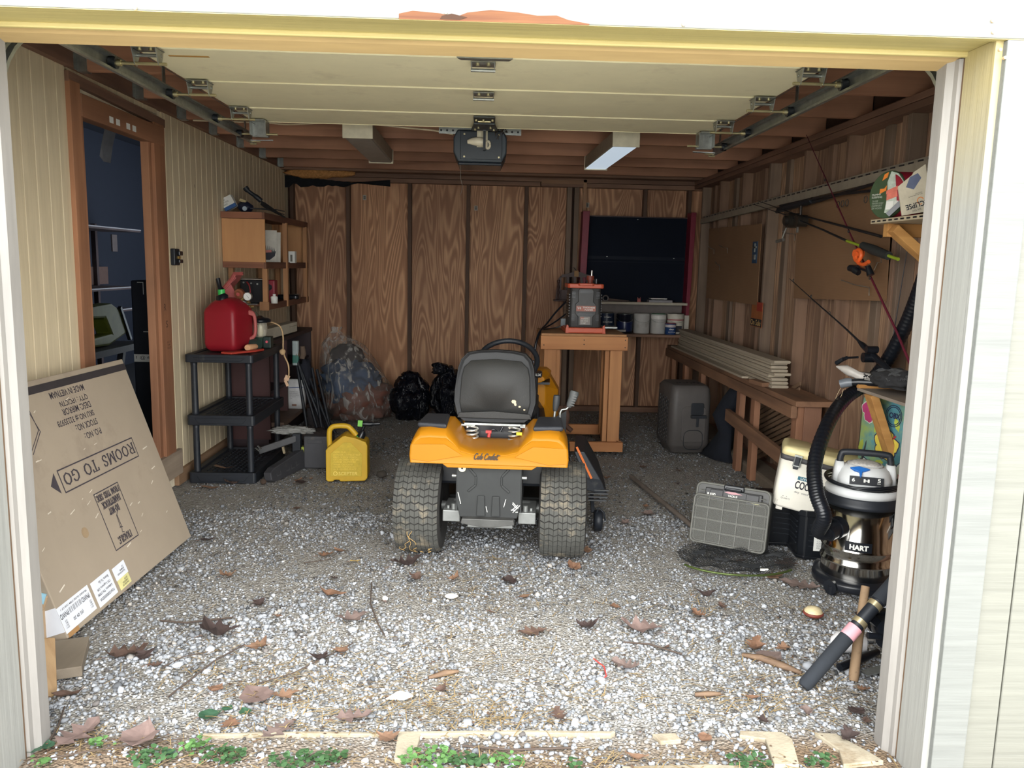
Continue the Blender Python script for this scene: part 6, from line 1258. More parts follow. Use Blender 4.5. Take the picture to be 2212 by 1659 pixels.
# fishing rods on the wall
mar = mat('rod_maroon', C(96, 32, 48), .35); rdk = mat('rod_black', C(30, 32, 36), .35)
def guides(parent, P0, P1, ts, r, down=(0, 0, -1)):
    for q in ts:
        c = Vector(P0).lerp(Vector(P1), q)+Vector(down)*r*1.4; m = M(); m.tube([(c.x, c.y+r*math.cos(2*PI*k/10), c.z+r*math.sin(2*PI*k/10)) for k in range(10)], .0022, 5, closed=True); obj('line_guide', m, DARKST, parent, world=True)
t = thing('fishing_rod', 'long maroon fishing rod leaning diagonally up to the garage door track', 'fishing rod', (2.05, 3.9, 1.1))
obj('blank', M().tube([(2.10, 3.78, 1.00), (2.10, 4.05, 1.25), (2.10, 4.66, 1.75), (2.10, 5.45, 2.435)], [.0075, .0065, .0048, .0022], 7), mar, t, world=True); obj('grip', M().tube([(2.10, 3.70, .94), (2.10, 3.88, 1.10)], [.014, .011], 8), BLKG, t, world=True); guides(t, (2.10, 3.9, 1.12), (2.10, 5.45, 2.435), (.3, .5, .75), .008, (-1, 0, 0))
t = thing('fishing_rod', 'black fishing rod slanting down to the black mesh on the lower bracket shelf', 'fishing rod', (2.0, 4.1, 1.1))
obj('blank', M().tube(smooth_path([(2.02, 5.35, 1.492), (2.03, 4.95, 1.365), (2.03, 4.5, 1.235), (2.03, 4.28, 1.165)], 4), [.0022+.0045*k/12 for k in range(13)], 7), rdk, t, world=True)
obj('grip', M().tube([(2.03, 4.30, 1.17), (2.03, 4.25, 1.155), (2.04, 4.08, 1.09), (2.05, 3.98, 1.055)], [.009, .016, .018, .014], 10), BLKG, t, world=True)
rl = M(); rl.tube([(1.99, 4.16, 1.10), (2.05, 4.16, 1.10)], .026, 14); rl.cyl((1.99, 4.13, 1.145), (2.05, 4.13, 1.145), .019, n=12); rl.bar((1.97, 4.17, 1.10), (1.955, 4.30, 1.08), .008, .012); rl.tube([(1.955, 4.27, 1.085), (1.95, 4.36, 1.05)], [.010, .012], 8); ro = obj('reel', rl, BLKG, t, world=True, bevel=.003)
obj('reel_handle', M().tube([(1.95, 4.30, 1.075), (1.945, 4.365, 1.045)], [.011, .013], 8), BLK, ro, world=True); guides(t, (2.02, 5.35, 1.492), (2.03, 4.3, 1.17), (.06, .35, .62), .008, (0, 0, 1))
t = thing('fishing_rod', 'thick black two piece rod hung flat on the larger cardboard sheet', 'fishing rod', (2.12, 5.2, 2.0))
obj('blank', M().tube([(2.14, 6.02, 1.975), (2.14, 5.75, 1.985), (2.14, 5.2, 2.0), (2.13, 4.45, 2.03)], [.013, .016, .012, .010], 8), rdk, t, world=True); obj('grip', M().tube([(2.13, 5.95, 1.985), (2.13, 5.35, 2.005)], .019, 10), BLK, t, world=True)
obj('joined_blank', M().tube([(2.12, 5.9, 2.01), (2.12, 5.0, 2.01), (2.12, 4.35, 1.985)], .008, 8), rdk, t, world=True); guides(t, (2.13, 5.9, 1.97), (2.13, 4.4, 1.98), (.64, .68, .72, .88), .020)
t = thing('spinning_rod', 'dark spinning rod with big grey reel pointing toward the black display', 'fishing rod', (2.1, 5.2, 1.9))
obj('blank', M().tube([(2.11, 6.40, 2.085), (2.11, 5.6, 1.935), (2.10, 4.9, 1.83), (2.10, 4.30, 1.735)], [.002, .005, .007, .009], 7), rdk, t, world=True)
rl = M(); rl.cyl((2.05, 5.56, 1.885), (2.13, 5.56, 1.885), .05, n=18); rl.cyl((2.03, 5.56, 1.885), (2.05, 5.56, 1.885), .030, n=14); rl.cyl((2.06, 5.42, 1.875), (2.13, 5.42, 1.875), .040, n=14); rl.bar((2.1, 5.45, 1.90), (2.1, 5.45, 1.98), .02, .015); ro = obj('reel', rl, mat('reel_dark', C(50, 46, 42), .35, .3), t, world=True, bevel=.004)
rl = M(); rl.bar((2.06, 5.58, 1.84), (2.04, 5.60, 1.755), .008, .008); rl.tube([(2.04, 5.57, 1.755), (2.03, 5.67, 1.745)], .011, 8); obj('reel_handle', rl, STEEL, ro, world=True); rl = M(); rl.bar((2.09, 5.46, 1.845), (2.09, 5.46, 1.80), .012, .012); obj('reel_foot', rl, STEEL, ro, world=True)
t = thing('baitcast_rod', 'black rod with orange and lime green baitcast reel near the upper bracket', 'fishing rod', (2.1, 4.5, 1.75))
obj('blank', M().tube([(2.08, 6.42, 2.06), (2.08, 5.7, 1.935), (2.07, 5.0, 1.80), (2.06, 4.62, 1.72)], [.002, .004, .006, .007], 7), rdk, t, world=True)
lime = mat('lime_rod', C(150, 170, 50), .4)
obj('lime_section', M().tube([(2.06, 4.62, 1.72), (2.06, 4.40, 1.68)], .008, 8), lime, t, world=True); obj('grip', M().tube([(2.06, 4.42, 1.69), (2.06, 4.30, 1.665), (2.06, 4.12, 1.63)], [.020, .026, .022], 10), mat('grip_dark', C(44, 46, 46), .7), t, world=True); obj('butt', M().tube([(2.06, 4.12, 1.63), (2.06, 4.02, 1.612)], .009, 8), lime, t, world=True)
om_ = mat('reel_orange', C(236, 104, 48), .35); rl = M(); rl.tube([(2.03, 4.40+.038*math.cos(a), 1.635+.030*math.sin(a)) for a in [2*PI*k/12 for k in range(12)]], .012, 7, closed=True); rl.tube(smooth_path([(2.03, 4.44, 1.66), (2.03, 4.40, 1.60), (2.03, 4.33, 1.585), (2.03, 4.27, 1.60)], 4), .011, 7); rl.cyl((2.02, 4.43, 1.645), (2.07, 4.43, 1.645), .022, n=12); ro = obj('reel', rl, om_, t, world=True)
rl = M(); rl.bar((2.01, 4.37, 1.575), (2.01, 4.20, 1.545), .012, .012); rl.tube([(1.99, 4.40, 1.565), (2.0, 4.33, 1.56)], [.018, .022], 8); rl.tube([(1.99, 4.19, 1.575), (2.0, 4.17, 1.53)], [.014, .02], 8); rl.tube([(1.99, 4.34, 1.555), (2.0, 4.31, 1.54)], [.02, .016], 8); obj('reel_handle', rl, BLKG, ro, world=True)
t = thing('rod_tip', 'thin dark rod leaning behind the shop vacuum', 'fishing rod', (2.15, 4.1, .4)); obj('blank', M().tube([(2.15, 4.10, 1.75), (2.12, 4.14, 1.05), (2.06, 4.16, .70), (2.02, 4.16, .50), (1.96, 4.10, .0)], [.002, .003, .004, .005, .006], 6), rdk, t, world=True)
# upper bracket shelf with camping packages
brw = wood('bracket_pine', C(196, 146, 84), C(164, 116, 62), 'X', across=14, rings=6, dark=C(150, 106, 60), k=1.05, d=0)
us = thing('upper_bracket_shelf', 'upper wooden bracket shelf carrying camping packages behind the right jamb', 'shelf', (2.0, 3.4, 1.75))
obj('shelf_board', M().box(1.715, 2.198, 2.85, 3.62, 1.757, 1.775), mat('shelf_white_edge', C(170, 156, 132), .7, var=.12), us, world=True); obj('bracket_arm', M().box(1.76, 2.198, 3.55, 3.59, 1.70, 1.757), brw, us, world=True, bevel=.002)
obj('brace', M().bar((1.77, 3.53, 1.735), (2.17, 3.53, 1.42), .038, .065, (0, 1, 0)), brw, us, world=True, bevel=.002)
m = M()
for k in range(15): m.box(1.712, 1.715, 2.88+.05*k, 2.905+.05*k, 1.763, 1.769)
obj('edge_slot', m, BLKG, us, world=True); LAST[0]['kind'] = 'stuff'
sg = thing('sleeping_bag', 'rolled red sleeping bag with round green printed package end', 'sleeping bag', (1.9, 3.5, 1.775))
A = Vector((1.725, 3.50, 1.876)); Bv = Vector((2.17, 3.56, 1.876)); ax = (Bv-A).normalized(); sx_ = ax.cross(Vector((0, 0, 1))).normalized(); up_ = sx_.cross(ax)
def rg2(p, r): return [p+sx_*r*math.cos(2*PI*i/24)+up_*r*math.sin(2*PI*i/24) for i in range(24)]
m = M(); m.loft([rg2(A+ax*.0, .090), rg2(A+ax*.02, .098), rg2(A+ax*.15, .100), rg2(A+ax*.35, .100), rg2(Bv, .09)]); obj('bag', m, mat('bag_red', C(140, 24, 44), .55, var=.15, scale=6), sg, world=True)
nd = Vector((-.93, -.36, .05)).normalized(); u_ = Vector((0, 0, 1)).cross(nd).normalized(); v_ = nd.cross(u_).normalized()
EFb = Matrix(((u_.x, v_.x, nd.x, 1.715), (u_.y, v_.y, nd.y, 3.495), (u_.z, v_.z, nd.z, 1.876), (0, 0, 0, 1)))
EF = EFb @ Matrix.Diagonal((1.25, .86, 1, 1))
pk_g = mat('package_green', C(58, 76, 52), .5); pk = obj('package_end', M().prism([(.077*math.cos(2*PI*i/28), .118*math.sin(2*PI*i/28)) for i in range(28)], -.02, 0, EF), pk_g, sg, world=True, bevel=.006)
m = M(); m.prism([(.0, -.09), (.005, .0), (-.002, .06), (.01, .112), (.04, .098), (.064, .06), (.072, .0), (.066, -.05), (.04, -.095)], .0, .0015, EF); obj('silver_print', m, mat('print_silver', C(176, 186, 174), .5, var=.25, scale=40), pk, world=True)
m = M(); m.prism([(.004, -.03), (.071, -.005), (.070, .03), (.002, .0)], .0015, .003, EF); m.prism([(.0, .0), (.07, .028), (.062, .045), (.0, .018)], .003, .0042, EF); obj('coral_print', m, mat('print_coral', C(216, 120, 104), .5, var=.15, scale=30), pk, world=True)
m = M(); m.prism([(-.025, .07), (-.004, .085), (-.002, .11), (-.018, .10)], .0, .0015, EF); m.prism([(-.03, .005), (-.004, .02), (-.003, .045), (-.012, .03), (-.03, .03)], .0, .0015, EF); obj('orange_print', m, mat('print_orange', C(224, 128, 50), .5), pk, world=True); LAST[0]['kind'] = 'stuff'
text('MUMMY\nSLEEPING', .045, .022, EF @ Matrix.Translation((-.062, -.015, .001)), PAPER, pk, world=True); text('30-50F\nWARM DRY\nCOMFORT\nZIP HOOD', .05, .045, EF @ Matrix.Translation((-.058, -.07, .001)), mat('print_grey', C(170, 176, 164), .6), pk, world=True)
m = M(); m.box(.005, .035, -.075, -.035, .002, .003, EF)
for k in range(9): m.box(.038+.003*k, .0395+.003*k+.001*(k % 2), -.07, -.035, .003, .004, EF)
obj('barcode_label', m, PAPER, pk, world=True); LAST[0]['kind'] = 'stuff'
obj('dark_strap', M().bar((1.70, 3.44, 1.785), (1.76, 3.405, 1.86), .03, .02), BLKG, sg, world=True)
tb = thing('tent_box', 'white tent carton flap printed eclipse leaning on the red sleeping bag', 'carton', (1.75, 3.36, 1.775))
TF = frame((1.705, 3.36, 1.777), (.96, -.26, .06), (-.07, .05, .99))
obj('carton_flap', M().prism([(.015, 0), (.125, .015), (.118, .10), (.105, .205), (.06, .175), (.055, .165), (.0, .12)], -.012, 0, TF), mat('tent_paper', C(196, 186, 164), .7), tb, world=True, bevel=.001)
upd = TF @ Matrix.Translation((.085, .075, .0008)) @ Matrix.Rotation(PI+.25, 4, 'Z'); text('ECLIPSE', .085, .022, upd @ Matrix.Translation((-.02, .018, 0)), NAVY, tb, world=True, bold=.02); text('SUN TENT', .035, .008, upd @ Matrix.Translation((.01, .045, 0)), NAVY, tb, world=True)
text('SETS UP IN ONE MINUTE\nFOLDS FLAT', .055, .01, upd @ Matrix.Translation((-.01, -.018, 0)), NAVY, tb, world=True)
m = M(); m.prism([(.03, .115), (.06, .105), (.088, .15), (.075, .17), (.045, .155)], 0, .001, TF); obj('tent_picture', m, mat('tent_blue_grey', C(96, 104, 130), .7), tb, world=True)
m = strokes([[(.085+.012*math.cos(a), .058+.014*math.sin(a)) for a in [.5+4.6*k/12 for k in range(13)]]], .003, TF); obj('orange_swirl', m, mat('print_orange', C(224, 128, 50), .5), tb, world=True)
tb2 = thing('camo_package', 'dark camouflage print package with orange band beside white tent carton', 'package', (2.05, 3.55, 1.79))
PF = frame((1.80, 3.335, 1.777), (.97, -.24, 0), (0, 0, 1))
obj('package_body', M().box(0, .17, .0, .165, -.06, 0, PF), mat('camo_dark', C(62, 50, 38), .6, var=.5, scale=22, dirt=(C(96, 66, 44), 16, .55)), tb2, world=True, bevel=.004)
ob_ = obj('orange_band', M().box(-.001, .171, .045, .085, 0, .0015, PF), mat('band_orange', C(196, 104, 48), .6), tb2, world=True); text('2', .018, .022, PF @ Matrix.Translation((.13, .08, .002)) @ Matrix.Rotation(PI, 4, 'Z'), mat('poster_gold', C(216, 176, 110), .7), ob_, world=True); text('hunting blind', .08, .012, PF @ Matrix.Translation((.105, .07, .002)) @ Matrix.Rotation(PI, 4, 'Z'), mat('poster_gold', C(216, 176, 110), .7), ob_, world=True)
obj('pale_foot', M().box(-.001, .171, 0, .045, 0, .001, PF), mat('tent_paper', C(196, 186, 164), .7), tb2, world=True)
# lower bracket shelf
ls = thing('lower_bracket_shelf', 'lower wooden bracket shelf over the flowered board by the right jamb', 'shelf', (2.05, 3.8, .93))
obj('shelf_board', M().box(1.955, 2.198, 3.2, 4.12, .930, .945), mat('shelf_grey_top', C(136, 124, 112), .8), ls, world=True); obj('edge_strip', M().box(1.95, 2.198, 4.09, 4.12, .945, .965), brw, ls, world=True, bevel=.002)
obj('brace', M().bar((1.972, 4.0, .93), (2.165, 4.0, .46), .04, .075, (0, 1, 0)), brw, ls, world=True, bevel=.002)
obj('wall_cleat', M().box(2.17, 2.2, 3.3, 4.3, .70, .745), brw, ls, world=True, bevel=.002)
mb_ = thing('landing_net_bag', 'bunched black mesh netting lying on the lower bracket shelf', 'netting', (2.06, 3.9, .965))
netm = mat('net_black', C(34, 36, 38), .8)
obj('net_core', blob(71, (2.07, 3.95, 1.01), (.10, .17, .055), .3, 3, 4, squash=-.035), mat('net_core', C(42, 42, 44), .9), mb_, world=True)
m = M()
for d in (1, -1):
    for k in range(34):
        a0 = -.5+k*.045; P_ = []
        for i in range(15):
            q = i/14; xx = -1+2*q; yy = a0-.5+d*(q-.5)*1.2
            if xx*xx+yy*yy > .98: 
                continue
            h = math.sqrt(max(0, 1-xx*xx-yy*yy)); P_.append((2.07+.105*xx, 3.95+.18*yy, 1.0+.068*h+.012*noise.noise(Vector((xx*3, yy*3, 1)))))
        if len(P_) > 2: m.tube(P_, .0011, 3, cap=False)
obj('mesh', m, mat('net_light', C(96, 98, 100), .6), mb_, world=True); LAST[0]['kind'] = 'stuff'
nh = thing('rod_handle', 'black rod handle with grey end cap lying along the lower shelf edge', 'rod tube', (1.98, 4.08, .965))  # handle end of a fishing rod
obj('tube', M().tube([(1.90, 4.16, .965), (1.96, 4.12, .975), (2.18, 4.0, .985)], [.017, .02, .02], 12), BLKG, nh, world=True); obj('grey_end', M().tube([(1.885, 4.17, .955), (1.91, 4.155, .965), (1.935, 4.14, .97)], [.022, .025, .022], 12), mat('end_grey', C(110, 116, 124), .35), nh, world=True); obj('braid', M().tube([(1.98, 4.10, .987), (2.15, 4.0, .998)], .007, 6), mat('braid_silver', C(160, 158, 152), .5), nh, world=True)
obj('wire_loop', M().tube(smooth_path([(1.89, 4.16, .945), (1.87, 4.16, .90), (1.865, 4.16, .875), (1.885, 4.15, .89), (1.895, 4.15, .93)], 5), .0014, 4), mat('wire_tan', C(196, 176, 140), .6), nh, world=True)
gb_ = thing('grey_bag', 'crumpled pale grey plastic bag end sticking out beside netting', 'bag', (1.95, 4.18, 1.0))
m = M(); m.loft([[Vector((1.87, 4.20, 1.045))+Vector((0, .004*math.cos(a), .004*math.sin(a))) for a in [2*PI*k/8 for k in range(8)]], [Vector((1.915, 4.17, 1.03))+Vector((0, .03*math.cos(a), .028*math.sin(a))) for a in [2*PI*k/8 for k in range(8)]], [Vector((1.965, 4.14, 1.005))+Vector((.01*math.sin(3*a), .03*math.cos(a), .025*math.sin(a))) for a in [2*PI*k/8 for k in range(8)]], [Vector((2.03, 4.10, 1.0))+Vector((0, .03*math.cos(a), .025*math.sin(a))) for a in [2*PI*k/8 for k in range(8)]]]); obj('bag', m, mat('bag_pale', C(178, 172, 166), .4), gb_, world=True)
m = M(); rn = random.Random(5)
for k in range(30): m.cbox((1.975+rn.uniform(0, .05), 4.105-rn.uniform(0, .01), 1.0+rn.uniform(-.02, .022)), (.006, .003, .006))
obj('speckle_print', m, BLKG, gb_, world=True); LAST[0]['kind'] = 'stuff'
rs_ = thing('red_string', 'coral red string bunched on the lower bracket shelf', 'string', (2.1, 3.9, .95)); obj('cord', M().tube(smooth_path([(2.06, 3.80, .955), (2.09, 3.86, .98), (2.13, 3.82, 1.0), (2.15, 3.88, .98), (2.10, 3.75, .955), (2.16, 3.72, .965), (2.18, 3.85, .99), (2.12, 3.9, .985)], 5), .005, 6), mat('cord_coral', C(206, 70, 72), .6), rs_, world=True)
# flowered board
fbd = thing('boogie_board', 'bright flowered hibiscus print body board leaning under the lower shelf', 'body board', (2.1, 4.1, 0))
BF = frame((2.02, 4.20, .02), (.26, -.96, .0), (.02, .02, .999))
obj('board', M().prism(rrect(.46, .90, .06, 5, .23, .45), -.05, 0, BF), mat('board_teal', C(84, 140, 150), .6, var=.3, scale=5, dirt=(C(150, 170, 96), 4, .45)), fbd, world=True, bevel=.008)
def flower(cx, cy, r, pm, om2, cmx, nm, rot=0, pet=5):
    o = M(); p_ = M()
    for k in range(pet):
        a = rot+2*PI*k/pet; c = (cx+r*.55*math.cos(a), cy+r*.55*math.sin(a))
        for mm, rr_, z in ((o, r*.50, .0006), (p_, r*.43, .0014)): mm.prism([(c[0]+rr_*math.cos(b)*(1.1+.12*math.sin(5*b)), c[1]+rr_*math.sin(b)*(1+.12*math.sin(4*b))) for b in [2*PI*i/14 for i in range(14)]], z, z+.0006+.0001*k, BF)
    a_ = obj(nm, o, om2, fbd, world=True); obj('petal', p_, pm, a_, world=True); q = M(); q.prism([(cx+r*.2*math.cos(b)*(1+.5*(i % 2)), cy+r*.2*math.sin(b)*(1+.5*(i % 2))) for i, b in enumerate([2*PI*i/12 for i in range(12)])], .0026, .0032, BF); q.add(*[[BF @ Vector(v) for v in ((cx, cy, .0034), (cx+r*.7, cy+r*.75, .0034), (cx+r*.8, cy+r*.68, .0034))], [(0, 1, 2)]]); obj('stamen', q, cmx, a_, world=True)
ol_ = mat('flower_outline', C(40, 44, 80), .6); mg = mat('flower_magenta', C(176, 62, 110), .6, var=.2, scale=12); wh_ = mat('flower_white', C(198, 204, 192), .6, var=.15); rdc = mat('flower_red', C(170, 50, 56), .6); ygr = mat('flower_yellow_green', C(170, 184, 76), .6, var=.2); ylc = mat('flower_yellow', C(216, 196, 80), .6)
flower(.13, .285, .085, mg, ol_, ol_, 'magenta_flower', .3); flower(.075, .47, .075, wh_, ol_, rdc, 'white_flower', .8); flower(.20, .64, .085, ylc, ol_, rdc, 'yellow_flower', .2); flower(.075, .80, .07, mg, wh_, rdc, 'pink_flower', .5); flower(.32, .50, .075, wh_, ol_, rdc, 'pale_flower', .2); flower(.33, .26, .08, mg, ol_, ylc, 'rose_flower', 1.0)
m = M()
for (x, y, a, l) in ((.02, .60, 1.3, .08), (.14, .38, 2.4, .07), (.03, .39, .6, .06), (.16, .54, .2, .07), (.26, .76, 2, .08), (.05, .16, .5, .09), (.2, .15, 1.9, .08), (.12, .72, 1.2, .07), (.24, .40, .8, .07)):
    m.prism([(x+math.cos(a)*l*t_-math.sin(a)*w_*l, y+math.sin(a)*l*t_+math.cos(a)*w_*l) for t_, w_ in ((-.5, 0), (-.2, -.2), (.2, -.18), (.5, 0), (.2, .2), (-.2, .18))], .0002, .0007, BF)
obj('leaf_print', m, ygr, fbd, world=True); LAST[0]['kind'] = 'stuff'
m = strokes([[(.235+.055*math.cos(2*PI*k/18), .80+.055*math.sin(2*PI*k/18)) for k in range(19)], [(.235+.046*math.cos(2*PI*k/18), .80+.046*math.sin(2*PI*k/18)) for k in range(19)]], .004, BF, .0035); lg = obj('round_mark', m, ol_, fbd, world=True); text('OBX', .075, .030, BF @ Matrix.Translation((.205, .787, .0035)), ol_, lg, world=True, bold=.03)
gbd = thing('green_board', 'green and black foam board lying behind the shop vacuum', 'body board', (2.1, 4.0, .1))
obj('board', M().bar((2.07, 4.08, .28), (2.12, 3.72, .30), .03, .34, (0, 0, 1)), mat('board_green', C(70, 110, 62), .6), gbd, world=True, bevel=.01)
whs = thing('white_edge_strip', 'white edged black strip lying beside the vacuum lid', 'strip', (2.03, 3.7, .5)); obj('black_strip', M().bar((2.03, 3.97, .415), (2.13, 3.58, .385), .03, .06, (0, 0, 1)), BLK, whs, world=True); obj('white_edge', M().bar((2.02, 3.90, .455), (2.11, 3.56, .425), .012, .012), WHT, whs, world=True)
# black battery crates, cooler
bbm = mat('crate_black', C(18, 21, 26), .35)
def crate(nm, lab_, o_, u, w, d, h):
    t = thing(nm, lab_, 'battery box', o_); ux = Vector((*u, 0)).normalized(); vx = Vector((-ux.y, ux.x, 0)); F = Matrix(((ux.x, vx.x, 0, o_[0]), (ux.y, vx.y, 0, o_[1]), (0, 0, 1, 0), (0, 0, 0, 1)))
    m = M(); m.prism([(0, .03), (.03, 0), (w-.03, 0), (w, .03), (w, d), (0, d)], 0, h, F); obj('shell', m, bbm, t, world=True, bevel=.006)
    l = M(); l.prism([(-.008, .026), (.026, -.008), (w-.026, -.008), (w+.008, .026), (w+.008, d+.008), (-.008, d+.008)], h-.03, h+.004, F); obj('lid', l, bbm, t, world=True, bevel=.004); l = M(); l.prism([(-.008, .026), (.026, -.008), (w-.026, -.008), (w+.008, .026), (w+.008, d+.008), (-.008, d+.008)], 0, .018, F); obj('foot_rim', l, bbm, t, world=True, bevel=.004)
    r = M()
    for k in range(5): r.bar(F @ Vector((.05, -.003, h-.07-.03*k)), F @ Vector((w-.05, -.003, h-.09-.03*k)), .006, .005); r.bar(F @ Vector((-.003, .05, h-.07-.03*k)), F @ Vector((-.003, d-.03, h-.07-.03*k)), .006, .005)
    obj('rib', r, mat('crate_rib', C(34, 38, 44), .4), t, world=True); LAST[0]['kind'] = 'stuff'
    return t, F
t, F = crate('battery_crate', 'black ribbed battery crate with hazard label under the cooler', (1.715, 4.135, 0), (.99, -.10), .27, .20, .265)
LF = F @ Matrix.Translation((.075, -.0085, .05)) @ Matrix.Rotation(PI/2, 4, 'X'); lb = obj('hazard_label', M().box(0, .16, 0, .15, 0, .001, LF), PAPER, t, world=True)
m = strokes([[(.04, .145), (.07, .115), (.04, .085), (.01, .115), (.04, .145)]], .005, LF, .0015); obj('hazard_diamond', m, mat('hazard_red', C(170, 60, 50), .6), lb, world=True); text('!', .006, .03, LF @ Matrix.Translation((.037, .10, .001)), NAVY, lb, world=True, bold=.02); text('WARNING\nCORROSIVE ACID\nKEEP UPRIGHT\nSHIELD EYES\nRECYCLE', .13, .06, LF @ Matrix.Translation((.015, .012, .001)), mat('grey_print', C(130, 130, 134), .8), lb, world=True)
t, F = crate('battery_crate', 'second black battery crate behind the hazard labelled one', (1.60, 4.36, 0), (.99, -.10), .30, .22, .265)
co = thing('live_bait_cooler', 'white live bait cooler box tilted on the black battery crates', 'cooler', (1.8, 4.2, .29))
A0 = Vector((1.558, 4.20, .285)); u0 = Vector((.455, -.165, -.085)); Lc = u0.length; u0.normalize(); hz = Vector((0, 0, 1)); nF = u0.cross(hz).normalized(); v0 = nF.cross(u0).normalized()*1; nF = u0.cross(v0)
if v0.z < 0: v0 = -v0; nF = u0.cross(v0)
CF = Matrix(((u0.x, v0.x, nF.x, A0.x), (u0.y, v0.y, nF.y, A0.y), (u0.z, v0.z, nF.z, A0.z), (0, 0, 0, 1)))
cwm = mat('cooler_white', C(224, 220, 208), .4, var=.03, dirt=(C(200, 188, 160), 6, .62)); clm = mat('cooler_lid_cream', C(226, 212, 160), .4, var=.05); csm = mat('cooler_seal', C(70, 68, 70), .6)
W_ = .50; m = M(); D_ = .27
m.loft([[(CF @ Vector((x+W_/2, z_, -y-D_/2))) for x, y in rrect(W_*k, D_*k, .03, 4)] for z_, k in ((.0, .90), (.012, .93), (.10, .955), (.262, .985))]); obj('tub', m, cwm, co, world=True)
m = M(); m.loft([[(CF @ Vector((x+W_/2, z_, -y-D_/2))) for x, y in rrect(W_*k, D_*k, .03, 4)] for z_, k in ((.262, 1.0), (.29, 1.0))]); obj('seal_band', m, csm, co, world=True)
m = M(); m.loft([[(CF @ Vector((x+W_/2, z_, -y-D_/2))) for x, y in rrect(W_*k, D_*k, .03, 4)] for z_, k in ((.29, 1.0), (.31, 1.0), (.328, .98), (.336, .92))]); obj('lid', m, clm, co, world=True)
for xx in (.085, .385):
    m = M(); 
    for p, q in (((xx-.016, .24), (xx-.016, .305)), ((xx+.016, .24), (xx+.016, .305))): m.bar(CF @ Vector((*p, .010)), CF @ Vector((*q, .008)), .006, .006)
    m.bar(CF @ Vector((xx-.02, .30, .010)), CF @ Vector((xx+.02, .30, .010)), .01, .01); m.bar(CF @ Vector((xx-.016, .245, .011)), CF @ Vector((xx+.016, .245, .011)), .006, .006); la = obj('latch', m, STEEL, co, world=True)
    obj('latch_rubber', M().box(xx-.014, xx+.012, .225, .295, -.005, .009, CF), BLK, la, world=True, bevel=.003)
TFm = CF @ Matrix.Translation((0, 0, -.003)); m = M(); m.box(.11, .235, .172, .192, 0, .002, TFm); tl_ = obj('teal_band', m, mat('band_teal', C(44, 104, 124), .5), co, world=True)
text('LIVE BAIT', .085, .012, TFm @ Matrix.Translation((.125, .176, .002)), PAPER, tl_, world=True, bold=.01); text('COOLER', .13, .044, TFm @ Matrix.Translation((.105, .122, .0015)), NAVY, co, world=True, bold=.02); text('dry  cool  live', .11, .014, TFm @ Matrix.Translation((.11, .095, .0015)), mat('grey_print', C(130, 130, 134), .8), co, world=True)
text('19', .034, .036, CF @ Matrix.Translation((.058, .062, -.008)), NAVY, co, world=True, bold=.02); text('QUARTS', .046, .010, CF @ Matrix.Translation((.052, .047, -.008)), NAVY, co, world=True)
m = M()
for k in range(44): m.bar(CF @ Vector((.03+.010*k, .006, -.018)), CF @ Vector((.03+.010*k, .035+(.035 if k > 9 else .0), -.010)), .004, .004)
obj('rib', m, cwm, co, world=True); LAST[0]['kind'] = 'stuff'
for xx in (.04, .43): obj('foot', M().box(xx, xx+.035, -.02, .004, -.055, -.02, CF), cwm, co, world=True, bevel=.003)
# tackle box leaning
tk = thing('tackle_box', 'grey tackle box on edge with compartment lid facing the garage opening', 'tackle box', (1.34, 4.2, .05))
u1 = Vector((.853, -.522, 0)); n1_ = Vector((-.522, -.853, 0)); tlt = math.radians(13); v1 = (Vector((0, 0, 1))*math.cos(tlt)-n1_*math.sin(tlt)); nn = u1.cross(v1)
KF = Matrix(((u1.x, v1.x, nn.x, 1.165), (u1.y, v1.y, nn.y, 4.285), (u1.z, v1.z, nn.z, .045), (0, 0, 0, 1)))
tg1 = mat('tackle_grey', C(70, 70, 66), .6, spec=.2, var=.04); tg2 = mat('tackle_rim', C(100, 100, 94), .5)
obj('case', M().prism(rrect(.40, .325, .03, 5, .195, .165), -.13, -.03, KF), mat('tackle_dark', C(70, 70, 68), .5), tk, world=True, bevel=.006)
m = M(); m.tube([KF @ Vector((x+.195, y+.165, -.03)) for x, y in rrect(.40, .325, .03, 5)], .007, 6, closed=True); obj('case_rim', m, tg2, tk, world=True)
dkp = mat('tackle_black', C(40, 40, 42), .45); ft = obj('front_flap', M().box(.045, .355, .235, .305, -.03, -.012, KF), dkp, tk, world=True, bevel=.004)
for xx in (.075, .27): obj('flap_latch', M().box(xx, xx+.07, .245, .30, -.012, -.006, KF), dkp, ft, world=True, bevel=.003)
text('PLANO', .045, .018, KF @ Matrix.Translation((.06, .262, -.0055)), PAPER, ft, world=True, bold=.03); text('TACKLE\nSYSTEMS', .055, .026, KF @ Matrix.Translation((.172, .255, -.0115)), PAPER, ft, world=True, bold=.03); text('PRO', .06, .010, KF @ Matrix.Translation((.17, .243, -.0115)), PAPER, ft, world=True)
m = M(); m.prism([(.15, .292), (.19, .285), (.25, .29), (.21, .299), (.17, .299)], -.0115, -.011, KF); obj('pink_lure_print', m, mat('lure_pink', C(190, 140, 146), .5), ft, world=True); m = M(); m.prism([(.29, .258), (.32, .25), (.35, .252), (.33, .262), (.30, .265)], -.0055, -.005, KF); obj('olive_lure_print', m, mat('lure_olive', C(150, 146, 110), .5), ft, world=True)
hb = M(); hb.box(.145, .255, .305, .335, -.05, -.012, KF); hb.bar(KF @ Vector((.155, .31, -.008)), KF @ Vector((.245, .31, -.008)), .012, .02); obj('handle', hb, BLKG, tk, world=True, bevel=.006)
m = M()
for k in range(3):
    for xx in (.018, .345): m.bar(KF @ Vector((xx, .25+.018*k, -.010)), KF @ Vector((xx+.03, .248+.018*k, -.010)), .005, .004)
